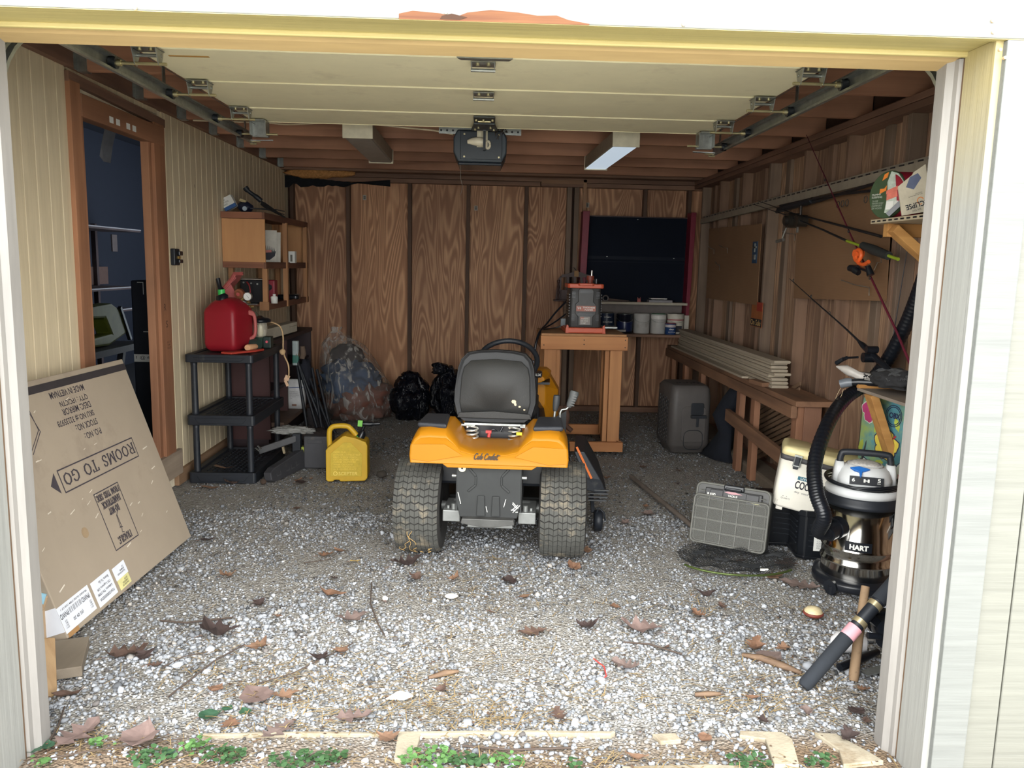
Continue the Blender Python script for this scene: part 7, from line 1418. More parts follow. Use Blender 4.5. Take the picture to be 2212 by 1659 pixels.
obj('corner_rib', m, tg2, tk, world=True); LAST[0]['kind'] = 'stuff'
obj('lid_back', M().prism(rrect(.405, .262, .025, 5, .196, .131), -.030, -.010, KF), tg1, tk, world=True, bevel=.003)
m = M(); m.tube([KF @ Vector((x+.196, y+.131, -.003)) for x, y in rrect(.405, .262, .025, 5)], .006, 6, closed=True); m.tube([KF @ Vector((x+.196, y+.127, -.006)) for x, y in rrect(.375, .235, .02, 5)], .003, 5, closed=True); lr = obj('lid_rim', m, tg2, tk, world=True)
m = M()
for k in range(1, 5): m.bar(KF @ Vector((-.006+.081*k, .0, -.006)), KF @ Vector((-.006+.081*k, .262, -.006)), .0045, .010)
for k in range(1, 4): m.bar(KF @ Vector((.0, .0655*k, -.006)), KF @ Vector((.392, .0655*k, -.006)), .0045, .010)
obj('divider_grid', m, tg2, tk, world=True)
obj('clear_lid', M().prism(rrect(.40, .258, .025, 5, .196, .131), .0025, .004, KF), glassy('smoke_clear', C(120, 120, 112), .08, .45), tk, world=True)
# landing net on the gravel under it
nt = thing('landing_net', 'black landing net with green metal hoop flat on gravel under tackle box', 'landing net', (1.35, 4.0, .02))
def npt(u, v):
    r = math.sqrt(u*u+v*v); return Vector((1.345+.315*u, 4.04+.225*v, .022+.040*max(0, 1-r)*0+.028*noise.noise(Vector((u*2.2, v*2.2, 4)))+.022*r*r*.6+.012))
m = M(); rn = random.Random(8)
for d in (1, -1):
    for k in range(-28, 29):
        P_ = []
        for i in range(61):
            q = -1.45+2.9*i/60; u = (q+d*k*.05)*.7071; v = (q*d*-1+k*.05)*.7071 if d < 0 else (k*.05-q)*.7071
            u, v = (q*.7071+k*.036, d*(q*.7071-k*.036))
            jit = .012*math.sin(i*2.1+k*1.3)
            if u*u+v*v < 1.0: P_.append(npt(u+jit, v-jit*.7))
        if len(P_) > 3: m.tube(P_[::1], .0015, 3, cap=False)
obj('mesh', m, netm, nt, world=True); LAST[0]['kind'] = 'stuff'
m = M()
for (u, v, a, s) in ((-.6, .2, .3, .30), (-.75, -.25, 1.0, .25), (.1, -.5, .05, .42), (.62, -.1, -.5, .28), (-.15, .45, 1.4, .25), (.55, .4, .4, .25), (-.3, -.3, -.6, .25)):
    for q in range(4): m.tube([npt(u+math.cos(a+.15*q)*s*(t_-.5)+.03*math.sin(t_*5+q), v+math.sin(a+.15*q)*s*(t_-.5)+.05*q*.4)+Vector((0, 0, .004+.002*q)) for t_ in [i/8 for i in range(9)]], .0045, 5)
obj('gathered_mesh', m, netm, nt, world=True); LAST[0]['kind'] = 'stuff'
m = M(); m.tube([(1.345+.315*math.cos(a), 4.04+.225*math.sin(a), .028) for a in [PI*1.12+PI*.66*k/30 for k in range(31)]], .006, 8); obj('hoop', m, mat('hoop_green', C(84, 98, 52), .35, .6), nt, world=True)
t_ = M(); t_.cbox((1.43, 3.85, .045), (.04, .008, .012)); obj('white_tag', t_, PAPER, nt, world=True)
# pole on the ground
t = thing('wooden_pole', 'long weathered brown pole lying on the gravel behind tackle box', 'pole', (1.2, 5.1, .02)); obj('pole', M().tube([(1.085, 5.72, .028), (1.255, 4.55, .03), (1.29, 4.33, .028)], .016, 10), mat('pole_brown', C(104, 94, 86), .8, var=.2), t, world=True)
# shop vacuum
vc = thing('shop_vacuum', 'stainless steel shop vacuum with white lid beside the right jamb', 'vacuum cleaner', (1.862, 3.775, 0), rotz=math.radians(-20))
chrm = NT('stainless_drum'); chrm.b.inputs['Base Color'].default_value = C(206, 204, 198); chrm.b.inputs['Metallic'].default_value = 1.0; chrm.b.inputs['Roughness'].default_value = .13
nz = chrm.N('TexNoise', i_Vector=chrm.coord((8, 8, 2)), i_Scale=1.0, i_Detail=2.0); chrm.bump(nz, .12, .01)
R0 = .168
obj('drum', M().lathe([(R0*.97, .065), (R0, .075), (R0, .135), (R0+.006, .142), (R0+.006, .150), (R0, .157), (R0, .205), (R0+.006, .212), (R0+.006, .22), (R0, .227), (R0, .43)], 48), chrm.m, vc)
obj('base_ring', M().lathe([(.195, .02), (.205, .03), (.205, .055), (.192, .07), (.168, .075)], 40), BLKG, vc, bevel=.003)
for k in range(4):
    a = PI/4+k*PI/2+.15; m = M(); m.cyl((.185*math.cos(a), .185*math.sin(a), .035), (.215*math.cos(a), .215*math.sin(a), .035), .035, n=12); m.cyl((.195*math.cos(a), .195*math.sin(a), .0), (.195*math.cos(a), .195*math.sin(a), .04), .024, n=10); obj('caster_pod', m, BLKG, vc)
obj('rim_band', M().lathe([(R0, .425), (R0+.018, .43), (R0+.020, .45), (R0+.012, .455), (R0+.012, .475), (R0+.004, .48)], 44), BLK, vc)
hw_ = mat('vac_white', C(214, 216, 216), .35, var=.03, dirt=(C(176, 160, 130), 9, .66))
obj('lid', M().lathe([(R0+.004, .478), (R0+.006, .50), (R0-.005, .52), (R0-.035, .53)], 44), hw_, vc)
m = M(); m.loft([ring(.25, .25, .52, .09), ring(.245, .245, .56, .09), ring(.215, .215, .60, .09), ring(.15, .15, .622, .06), ring(.06, .06, .628, .025)]); hd_ = obj('motor_head', m, hw_, vc)
obj('dust_cap', M().loft([ring(.17, .17, .617, .07), ring(.10, .10, .631, .045), ring(.04, .04, .634, .018)]), mat('vac_speckle', C(196, 192, 186), .7, var=.3, scale=90), hd_)
for s in (-1, 1):
    m = M(); m.loft([[(s*.115+x, y, z) for x, y in rrect(.05*k, .07*k, .015, 3)] for z, k in ((.53, 1.2), (.59, 1), (.625, .8))]); obj('handle_foot', m, hw_, hd_)
obj('handle', M().tube(smooth_path([(-.115, 0, .615), (-.11, 0, .655), (-.085, 0, .672), (.085, 0, .672), (.11, 0, .655), (.115, 0, .615)], 5), .016, 10), BLK, hd_)
FV = frame((-.06, -.124, .548), (1, 0, 0), (0, .18, .98)); m = M(); m.box(-.015, .135, -.005, .035, 0, .003, FV); bp = obj('badge', m, BLKG, hd_)
text('6', .014, .018, FV @ Matrix.Translation((-.005, .008, .003)), PAPER, bp, bold=.03); text('H', .026, .016, FV @ Matrix.Translation((.047, .008, .003)), PAPER, bp, bold=.06); text('5', .014, .018, FV @ Matrix.Translation((.108, .012, .003)), PAPER, bp, bold=.03); text('PEAK', .016, .005, FV @ Matrix.Translation((.107, .004, .003)), PAPER, bp)
FS = frame((-.055, -.108, .598), (1, 0, 0), (0, .75, .65)); m = M(); m.prism([(-.02, .02), (.02, .03), (.07, .018), (.05, .005), (.035, 0), (.03, -.03), (.024, -.03), (.02, -.002), (.0, .004)], 0, .012, FS); obj('blue_switch', m, mat('switch_blue', C(40, 108, 190), .35), hd_, bevel=.002)
cdl = M()
for k in range(4): cdl.tube([((R0-.008+.006*k)*math.cos(2*PI*i/40), (R0-.008+.006*k)*math.sin(2*PI*i/40), .528+.008*math.sin(2*PI*i/40*2+k)+.005*k) for i in range(40)], .0055, 6, closed=True)
obj('wrapped_cord', cdl, BLKG, vc)
for a in (-.1, PI+.1): m = M(); m.box(R0+.005, R0+.05, -.025, .025, .415, .465); m.box(R0+.015, R0+.04, -.02, .02, .36, .42); o = obj('lid_latch', m, BLK, vc, bevel=.006); o.rotation_euler = (0, 0, a-.3)
def cylpatch(a0, a1, z0, z1, r, n=10):
    m = M(); m.grid(n, 1, lambda u, v: (r*math.cos(a0+(a1-a0)*u), r*math.sin(a0+(a1-a0)*u), z0+(z1-z0)*v)); return m
obj('band_label', cylpatch(-2.02, -1.30, .222, .272, R0+.002, 12), BLKG, vc)
def bend(o, r):   # wrap lettering round the drum
    me = o.data; 
    for v in me.vertices:
        a = -1.63+v.co.x/r; v.co = Vector(((r+.0012)*math.cos(a), (r+.0012)*math.sin(a), v.co.z))
tx = text('HART', .085, .026, Matrix(((1, 0, 0, -.045), (0, 0, -1, 0), (0, 1, 0, .234), (0, 0, 0, 1))), PAPER, vc, bold=.05); bend(tx, R0+.002)
prt = M(); pa_ = -2.25; pd_ = Vector((math.cos(pa_), math.sin(pa_), 0)); prt.cyl(pd_*(R0-.02)+Vector((0, 0, .33)), pd_*(R0+.035)+Vector((0, 0, .325)), .052, n=20); prt.cyl(pd_*(R0+.03)+Vector((0, 0, .325)), pd_*(R0+.085)+Vector((0, 0, .31)), .045, .042, n=20); obj('hose_port', prt, BLKG, vc, bevel=.003)
hs_ = thing('vacuum_hose', 'black corrugated vacuum hose arching from the vacuum port up the wall', 'hose', (1.7, 3.7, .3))
Wp = vc.matrix_basis @ (pd_*(R0+.07)+Vector((0, 0, .312))); path = smooth_path([tuple(Wp), (Wp.x-.06, Wp.y-.02, .325), (1.585, 3.56, .42), (1.565, 3.62, .52), (1.60, 3.74, .64), (1.75, 3.97, .78), (1.93, 4.19, .875), (2.07, 4.235, .96), (2.125, 4.17, 1.08), (2.145, 4.05, 1.28), (2.145, 3.95, 1.46), (2.13, 3.84, 1.64)], 30)
obj('hose', M().tube(path, [.036 if k % 3 else .0335 for k in range(len(path))], 14), BLKG, hs_, world=True)
# surf rod butt and clutter behind the right jamb
fr_ = thing('surf_rod', 'big black foam grip surf rod with pink tape leaning by right jamb', 'fishing rod', (1.21, 2.77, 0))
p0, p1 = Vector((1.205, 2.765, .012)), Vector((1.60, 2.90, .385)); ex = p0+(p1-p0)*2.0
obj('lower_grip', M().tube([p0, p0.lerp(p1, .02), p0.lerp(p1, .45)], [.018, .026, .028], 16), mat('foam_black', C(38, 42, 48), .9, var=.12), fr_, world=True)
obj('pink_tape', M().tube([p0.lerp(p1, .45), p0.lerp(p1, .54)], .0285, 16), mat('tape_pink', C(220, 160, 168), .6), fr_, world=True); obj('reel_seat', M().tube([p0.lerp(p1, .54), p0.lerp(p1, .78)], .025, 16), BLK, fr_, world=True)
for q in (.585, .745): obj('seat_ring', M().tube([p0.lerp(p1, q-.018), p0.lerp(p1, q+.018)], .028, 16), mat('ring_champagne', C(190, 176, 140), .35, .7), fr_, world=True)
obj('upper_grip', M().tube([p0.lerp(p1, .78), p0.lerp(p1, 1.15), p0.lerp(p1, 1.2), ex], [.029, .028, .012, .009], 16), mat('foam_black', C(38, 42, 48), .9, var=.12), fr_, world=True)
rl = M(); q = p0.lerp(p1, .66); rl.bar(q, q+Vector((.06, .03, -.05)), .02, .03); rl.cyl(q+Vector((.08, -.02, -.09)), q+Vector((.10, .07, -.07)), .045, n=16); rl.cyl(q+Vector((.10, .07, -.07)), q+Vector((.11, .10, -.065)), .055, n=16); rl.tube(smooth_path([q+Vector((.08, -.02, -.05)), q+Vector((.12, -.04, -.12)), q+Vector((.19, -.02, -.15)), q+Vector((.22, .03, -.12))], 5), .010, 8); rl.cyl(q+Vector((.0, -.02, -.075)), q+Vector((.05, -.02, -.08)), .012, n=10); rl.tube([q+Vector((.18, -.0, -.06)), q+Vector((.16, .0, -.16))], [.014, .02], 10); obj('reel', rl, BLKG, fr_, world=True)
hn = thing('speckled_handle', 'speckled wooden stake standing by the surf rod reel', 'haft', (1.43, 2.86, 0)); obj('wood', M().tube([(1.425, 2.83, .0), (1.43, 2.84, .02), (1.455, 2.88, .17), (1.50, 2.95, .33)], [.017, .019, .018, .016], 12), mat('handle_speckled', C(132, 108, 82), .8, var=.1, dirt=(C(60, 48, 40), 60, .6)), hn, world=True)  # speckled wooden tool handle stood upright
hn = thing('white_bottle', 'small white plastic bottle lying behind surf rod', 'bottle', (1.45, 2.98, 0)); obj('bottle', M().tube([(1.44, 3.06, .05), (1.45, 3.05, .055), (1.53, 3.03, .055), (1.56, 3.02, .055)], [.02, .04, .04, .03], 14), mat('bottle_offwhite', C(206, 204, 204), .5), hn, world=True)
hn = thing('black_handle', 'black tool handle with steel blade lying flat behind the wooden stake', 'scraper', (1.45, 2.95, 0)); m = M(); m.tube([(1.40, 2.90, .02), (1.52, 2.96, .03), (1.60, 3.0, .035)], [.016, .018, .012], 10); obj('handle', m, BLKG, hn, world=True); obj('blade', M().cbox((1.58, 2.90, .02), (.20, .04, .004), (0, -.1, .3)), STEEL, hn, world=True)  # black tool handle with a steel blade
for k, (x, yy) in enumerate(((1.44, 2.92), (1.49, 2.90))): 
    pass
nk = thing('walnut_half', 'pale dome shaped nut half with red brown rim on the gravel', 'nut', (1.503, 3.405, .005)); obj('dome', M().lathe([(.041, .012), (.040, .022), (.030, .034), (.012, .041), (0, .042)], 20), mat('nut_cream', C(206, 190, 150), .6, var=.15, scale=30), nk); obj('rim', M().lathe([(.036, 0), (.045, .008), (.044, .016), (.040, .018)], 20), mat('nut_rim', C(120, 56, 44), .6), nk)
# ================================================================ gravel, leaves, twigs, weeds, kerb slabs
nr = np.random.default_rng(11)
t_ = (1+5**.5)/2; IV = np.array([(-1, t_, 0), (1, t_, 0), (-1, -t_, 0), (1, -t_, 0), (0, -1, t_), (0, 1, t_), (0, -1, -t_), (0, 1, -t_), (t_, 0, -1), (t_, 0, 1), (-t_, 0, -1), (-t_, 0, 1)])/math.sqrt(1+t_*t_)
IF = np.array([(0, 11, 5), (0, 5, 1), (0, 1, 7), (0, 7, 10), (0, 10, 11), (1, 5, 9), (5, 11, 4), (11, 10, 2), (10, 7, 6), (7, 1, 8), (3, 9, 4), (3, 4, 2), (3, 2, 6), (3, 6, 8), (3, 8, 9), (4, 9, 5), (2, 4, 11), (6, 2, 10), (8, 6, 7), (9, 8, 1)])
OV = np.array([(1, 0, 0), (-1, 0, 0), (0, 1, 0), (0, -1, 0), (0, 0, 1), (0, 0, -1)], float); OF = np.array([(0, 2, 4), (2, 1, 4), (1, 3, 4), (3, 0, 4), (2, 0, 5), (1, 2, 5), (3, 1, 5), (0, 3, 5)])
def vnoise(x, y, f, s): return np.sin(x*f+s)*np.cos(y*f*1.13-s*1.7)+.6*np.sin(x*f*2.3-y*f*1.9+s*3)+.4*np.cos(x*f*4.1+y*f*3.7-s)
def gzn(x, y): return np.array([gz(a, b) for a, b in zip(x, y)])
def stones(name, n, y0, y1, rm, V, F, keep, tk=1.0):
    x = nr.uniform(-2.0, 2.15, n); y = nr.uniform(y0, y1, n)
    d = vnoise(x, y, 3.1, 1.0); ok = (nr.uniform(-2.2, 1.6, n) < d*.9+keep) & (np.abs(x) < .22+.62*y) & (x < .60*y+.05) & ((y > 2.47) | (nr.uniform(0, 1, n) < .5)); x, y, d = x[ok], y[ok], d[ok]; n = len(x)
    r = rm*np.exp(nr.normal(0, .34, n))*(1+.16*d); R = nr.normal(size=(n, 3, 3)); Q, _ = np.linalg.qr(R)
    s = nr.uniform(.55, 1.15, (n, 3))*r[:, None]; v = V[None]*(1+nr.uniform(-.22, .22, (n, len(V), 1))); v = v*s[:, None, :]; v = np.einsum('nij,nkj->nki', Q, v); v[:, :, 2] *= .75
    z = gzn(x, y)+r*nr.uniform(.0, .55, n); v += np.stack([x, y, z], 1)[:, None, :]
    k = len(V); f = (F[None]+(np.arange(n)*k)[:, None, None]).reshape(-1, 3)
    me = bpy.data.meshes.new(name); me.vertices.add(n*k); me.vertices.foreach_set('co', v.astype('f').ravel()); m_ = len(f)
    me.loops.add(m_*3); me.loops.foreach_set('vertex_index', f.astype('i').ravel()); me.polygons.add(m_); me.polygons.foreach_set('loop_start', np.arange(0, m_*3, 3, dtype='i')); me.polygons.foreach_set('loop_total', np.full(m_, 3, 'i')); me.update(calc_edges=True)
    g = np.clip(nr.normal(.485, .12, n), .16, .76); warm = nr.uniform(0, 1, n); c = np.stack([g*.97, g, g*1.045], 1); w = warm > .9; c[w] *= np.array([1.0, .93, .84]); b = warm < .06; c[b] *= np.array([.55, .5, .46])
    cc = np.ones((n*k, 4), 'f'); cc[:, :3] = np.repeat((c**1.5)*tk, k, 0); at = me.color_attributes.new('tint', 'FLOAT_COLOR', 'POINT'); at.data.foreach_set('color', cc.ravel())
    me.materials.append(stone_m); o = link(name, me); tag(o, 'pale crushed limestone gravel covering the garage floor', 'gravel', kind='stuff'); return o
sm_ = NT('limestone'); at = sm_.N('Attribute'); at.attribute_name = 'tint'; sm_.t.links.new(at.outputs['Color'], sm_.b.inputs['Base Color']); sm_.b.inputs['Roughness'].default_value = .9; stone_m = sm_.m
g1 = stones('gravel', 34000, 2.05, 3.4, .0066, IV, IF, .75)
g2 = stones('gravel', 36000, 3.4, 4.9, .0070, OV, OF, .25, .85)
g2['label'] = 'finer grey limestone gravel on the floor around the mower'; g3 = stones('gravel', 30000, 4.9, 8.5, .0072, OV, OF, .0, .55); g3['label'] = 'sparse gravel toward the back wall, its stones tinted darker'  # stone tint lowered zone by zone towards the back
# dry grass, straw and bark crumbs
rn = random.Random(33); sw_ = M(); bk__ = M()
patches = [(-.6, 2.62, .35, .18, 170), (-.1, 2.62, .35, .12, 150), (.05, 2.55, .2, .06, 90), (-.75, 2.85, .35, .15, 130), (-1.2, 2.42, .25, .12, 90), (-.2, 2.85, .5, .2, 140), (.45, 2.8, .3, .2, 70), (1.15, 2.75, .25, .2, 120), (1.2, 3.0, .3, .2, 80), (.9, 2.65, .25, .12, 60), (0, 3.6, .35, .35, 120), (0, 4.0, .5, .2, 120), (-.1, 3.2, .6, .3, 80), (-1.0, 3.0, .3, .3, 70), (.1, 2.32, 1.3, .06, 200), (1.0, 3.5, .4, .2, 60), (1.55, 3.4, .2, .2, 40)]
for cx, cy, rx, ry, n in patches:
    for k in range(n):
        x, yy = rn.gauss(cx, rx*.55), rn.gauss(cy, ry*.55)
        if yy < 2.06: continue
        a = rn.gauss(.2, .9); l = rn.uniform(.02, .085); z = gz(x, yy)+.013; d = Vector((math.cos(a), math.sin(a), rn.uniform(-.1, .12)))*l; q = Vector((-d.y, d.x, 0)).normalized()*rn.uniform(.0009, .0020); p = Vector((x, yy, z)); mid = p+d*.5+Vector((0, 0, rn.uniform(.0, .006)))
        sw_.add([p-q, p+q, mid+q, mid-q, p+d+q*.5, p+d-q*.5], [(0, 1, 2, 3), (3, 2, 4, 5)])
        if rn.random() < .45:
            x, yy = rn.gauss(cx, rx*.6), rn.gauss(cy, ry*.6); s_ = rn.uniform(.003, .009); a = rn.uniform(0, 6.3)
            if yy > 2.06: bk__.add([(x+s_*math.cos(a+b)*rn.uniform(.5, 1.3), yy+s_*math.sin(a+b)*rn.uniform(.4, 1), gz(x, yy)+.013+rn.uniform(0, .004)) for b in (0, 1.3, 2.6, 4.0, 5.1)], [(0, 1, 2, 3, 4)])
tag(obj('dry_straw', sw_, mat('straw', C(146, 124, 84), .9, var=.3, scale=6)), 'thin dry grass straw strewn in patches over the gravel', 'straw', kind='stuff')
tag(obj('bark_crumbs', bk__, mat('bark_crumb', C(92, 72, 56), .95, var=.35, scale=9)), 'small brown bark and leaf crumbs strewn over the gravel', 'debris', kind='stuff')
# leaves
def leaf_outline(kind, s):
    if kind == 'oak': pr = [(0, .02), (.10, .05), (.22, .26), (.30, .12), (.44, .40), (.52, .14), (.66, .34), (.74, .12), (.88, .16), (1, 0)]
    elif kind == 'maple': pr = [(0, .02), (.05, .25), (-.02, .48), (.16, .42), (.30, .30), (.42, .52), (.52, .26), (.70, .24), (.66, .12), (.85, .08), (1, 0)]
    elif kind == 'broad': pr = [(0, .02), (.06, .26), (.25, .42), (.42, .40), (.55, .44), (.68, .30), (.85, .14), (1, 0)]
    else: pr = [(0, .02), (.15, .12), (.35, .2), (.6, .18), (.82, .09), (1, 0)]
    return [(u*s, v*s) for u, v in pr]
def leaf(nm, lab_, x, yy, s, kind, col, rot, curl, fold=.3, group=None, z=None, seed=0):
    s *= .86
    rn = random.Random(seed*7+3); pr = leaf_outline(kind, s); m = M(); n = len(pr); vs_ = []
    t = thing(nm, lab_, 'leaf', (x, yy, (gz(x, yy)+.012) if z is None else z), rotz=rot, group=group)
    def zz(u, v): return curl*s*((u/s-.5)**2*2+abs(v)/s*fold*3)+.03*s*math.sin(u/s*9+v/s*7+seed)*curl*4
    for (u, v) in pr: vs_ += [(u-.4*s, v, zz(u, v)), (u-.4*s, v*.45, zz(u, v*.45)), (u-.4*s, 0, zz(u, 0)-.004*s), (u-.4*s, -v*.45, zz(u, -v*.45)), (u-.4*s, -v*(.85+.2*rn.random()), zz(u, -v)*(1+.6*rn.random()))]
    fs = [(5*i+k, 5*i+k+1, 5*(i+1)+k+1, 5*(i+1)+k) for i in range(n-1) for k in range(4)]
    m.add(vs_, fs, False); zmin = min(v[2] for v in m.v); m.v = [(a, b, c-zmin) for a, b, c in m.v]; obj('blade', m, col, t)
    st = M(); st.tube([(-.4*s, 0, .003-0*zmin), (-.48*s, .02*s, .004), (-.62*s, .05*s*(1 if seed % 2 else -1), .003)], .0012, 4); obj('stem', st, LSTEM, t); return t
LSTEM = mat('leaf_stem', C(110, 80, 60), .9)
LB = [mat('leaf_brown', C(88, 68, 58), .85, var=.25, scale=25), mat('leaf_grey_brown', C(108, 92, 86), .85, var=.2, scale=25), mat('leaf_orange', C(116, 86, 66), .85, var=.2, scale=25), mat('leaf_dark', C(58, 45, 42), .85, var=.3, scale=25), mat('leaf_tan', C(120, 100, 82), .85, var=.2, scale=25), mat('leaf_yellow', C(168, 142, 86), .8, var=.15, scale=25), mat('leaf_mauve', C(114, 95, 89), .85, var=.2, scale=25)]
for i, (x, yy, s, k, c, r, cu_, lab_) in enumerate((
    (-.79, 2.705, .16, 'broad', 6, 2.3, .10, 'large flat mauve brown leaf on gravel left of centre near the opening'),
    (-.70, 2.70, .12, 'oak', 4, .3, .25, 'curled tan leaf beside the large mauve brown leaf'),
    (-.83, 2.535, .08, 'maple', 2, 1.9, .12, 'small orange star shaped leaf in front of the mauve leaf'),
    (-.67, 2.48, .15, 'oak', 1, .9, .15, 'pale grey lobed oak leaf close to the threshold'),
    (.235, 3.24, .15, 'oak', 0, 3.4, .22, 'brown lobed leaf alone on gravel in front of right mower tyre'),
    (.71, 3.26, .20, 'oak', 6, 2.9, .35, 'long crumpled mauve leaf right of centre on pale gravel'),
    (-.40, 3.97, .19, 'oak', 3, .4, .40, 'dark curled leaf heap in front of the left mower tyre'),
    (-.57, 3.33, .17, 'oak', 1, .4, .3, 'grey brown oak leaf on gravel between carton and mower'),
    (1.60, 4.02, .20, 'oak', 0, 1.0, .20, 'broad brown oak leaf beside the landing net tip'),
    (1.60, 3.76, .22, 'oak', 1, 2.6, .15, 'wide grey oak leaf by the vacuum base'),
    (1.48, 3.86, .14, 'oak', 4, .5, .25, 'tan oak leaf between landing net and vacuum'),
    (-1.30, 2.44, .20, 'oak', 6, 1.2, .18, 'reddish oak leaf lying against the left jamb foot'),
    (-1.08, 2.41, .16, 'broad', 6, 1.6, .35, 'upright curled brown leaf near the green clover'),
    (1.067, 3.63, .12, 'plain', 3, .0, .55, 'dark red brown curled leaf in front of the landing net'),
    (-1.085, 3.185, .17, 'maple', 3, .2, .45, 'very dark crumpled leaf on gravel near the mirror carton'),
    (-.70, 3.60, .16, 'plain', 2, -.3, .4, 'rusty orange rolled leaf left of the mower'),
    (-1.39, 3.0, .18, 'oak', 0, .4, .5, 'brown curled leaf pile by the wood offcut'),
    (-1.52, 4.32, .10, 'plain', 3, .4, .3, 'dark leaf at the far corner of the mirror carton'),
    (-1.85, 5.35, .16, 'plain', 4, -.1, .2, 'long tan leaf before the black shelving foot'),
    (-1.73, 5.47, .13, 'maple', 0, .6, .35, 'brown crumpled leaf against the black shelving base'),
    (.28, 2.58, .10, 'oak', 0, 1.8, .2, 'small brown leaf near the threshold slab'),
    (.58, 2.94, .13, 'oak', 1, 2.6, .35, 'grey curled leaf beside the red wire'),
    (-.62, 2.99, .09, 'maple', 3, 1.2, .4, 'dark leaf at the end of the long twig'),
    (-1.46, 2.70, .12, 'plain', 0, .3, .4, 'brown rolled leaf near the left jamb'),
    (-.66, 4.03, .07, 'plain', 5, .2, .25, 'bright yellow tan leaf left of left mower tyre'),
    (.985, 3.40, .10, 'oak', 2, 2.0, .3, 'orange brown leaf on gravel before the landing net'),
    (1.13, 3.08, .14, 'oak', 2, 1.2, .4, 'rust brown curled leaf above the bark stick'),
    (1.16, 3.0, .14, 'broad', 1, .6, .15, 'flat grey leaf beside the bark stick'),
    (.46, 3.29, .11, 'maple', 3, 2.4, .4, 'dark brown leaf right of the lone lobed leaf'),
    (-.44, 2.56, .15, 'oak', 6, .2, .3, 'brown twisted leaf left of the paint flake'))): leaf('fallen_leaf', lab_, x, yy, s, k, LB[c], r, cu_, seed=i)
rn = random.Random(77); LMK = (('the mower\'s left tyre', -.32, 4.15), ('the mower\'s right tyre', .42, 4.1), ('the yellow can', -.96, 5.6), ('the tackle box', 1.3, 4.2), ('the landing net', 1.2, 3.85), ('the vacuum', 1.75, 3.6), ('the surf rod grip', 1.25, 2.8), ('the mirror carton', -1.6, 3.6), ('the paint flake', -.286, 2.7), ('the L shaped slab', .05, 2.45), ('the red wire', .48, 2.93), ('the long pole', 1.15, 5.3), ('the large mauve leaf', -.79, 2.70), ('the lone lobed leaf', .235, 3.24), ('the right jamb foot', 1.33, 2.4), ('the black shelving', -1.6, 5.5), ('the pet carrier', 1.65, 6.5), ('the white flat stone', -.137, 3.58), ('the walnut half', 1.5, 3.4), ('the work table', .8, 6.4)); CN = ('brown', 'greyish brown', 'orange brown', 'dark', 'tan'); SEEN = {}
for i, (x, yy) in enumerate([(1.067, 5.05), (-1.267, 5.5), (-.886, 3.37), (-.759, 4.18), (1.117, 3.5), (-.441, 3.53), (-1.245, 3.81), (.775, 5.25), (.579, 4.185), (-.831, 4.11), (-.897, 3.09), (-1.306, 2.99), (-1.241, 2.915), (-.143, 2.755), (-.317, 3.8), (.99, 2.7), (1.328, 2.6), (1.341, 2.55), (.983, 2.55), (.771, 3.11), (.495, 2.34), (1.226, 2.44), (1.249, 3.1), (1.393, 4.1), (.046, 3.43), (-.724, 3.8), (-.999, 3.49), (.621, 3.5), (.477, 3.95), (-.135, 3.81), (.139, 3.76), (-1.16, 4.91), (.872, 4.71), (-1.22, 5.62), (-1.30, 5.58), (1.25, 6.1), (1.5, 6.0), (1.4, 5.6), (.9, 5.75), (.2, 3.6), (-.55, 3.05), (-.95, 2.75), (-.3, 2.45), (.75, 2.45), (1.15, 2.6), (1.05, 4.9), (1.72, 3.42), (1.42, 2.75)]):
    kind = rn.choice(['oak', 'plain', 'broad', 'maple']); ci = rn.randrange(5); nm_, lx, ly = min(LMK, key=lambda q: (q[1]-x)**2+(q[2]-yy)**2)
    rel = ('just left of ' if x < lx else 'just right of ') if abs(x-lx) > abs(yy-ly) else ('in front of ' if yy < ly else 'behind ')
    lb_ = 'small '+CN[ci]+' '+{'oak': 'lobed', 'plain': 'narrow', 'broad': 'rounded', 'maple': 'pointed'}[kind]+' leaf on gravel '+rel+nm_; n_ = SEEN[lb_] = SEEN.get(lb_, 0)+1
    if n_ > 1: lb_ = lb_.replace('small', 'other small')
    leaf('fallen_leaf', lb_, x, yy, rn.uniform(.045, .10), kind, LB[ci], rn.uniform(0, 6.3), rn.uniform(.15, .5), group='small dry leaves scattered over the gravel', seed=50+i)
gl_ = mat('leaf_dark_green', C(52, 84, 62), .55, var=.2, scale=20)
for i, (x, yy, s, r, lab_) in enumerate(((-.92, 2.58, .09, .5, 'dark green ivy leaf on the gravel by the orange star leaf'), (-.80, 2.60, .06, 2.2, 'small dark green leaf beside the curled tan leaf'), (-.87, 2.625, .05, 1.2, 'rounded dark green leaf behind the ivy leaf'), (-1.40, 2.385, .08, .9, 'dark green ivy leaf at the left jamb foot'), (-1.36, 2.40, .06, 2.0, 'second dark green ivy leaf at the left jamb foot'), (-1.10, 2.47, .05, 1.5, 'dark green leaf behind the clover'), (-.97, 2.36, .05, .3, 'dark green leaf in front of the grass clump'))): leaf('ivy_leaf', lab_, x, yy, s, 'broad', gl_, r, .15, seed=120+i)
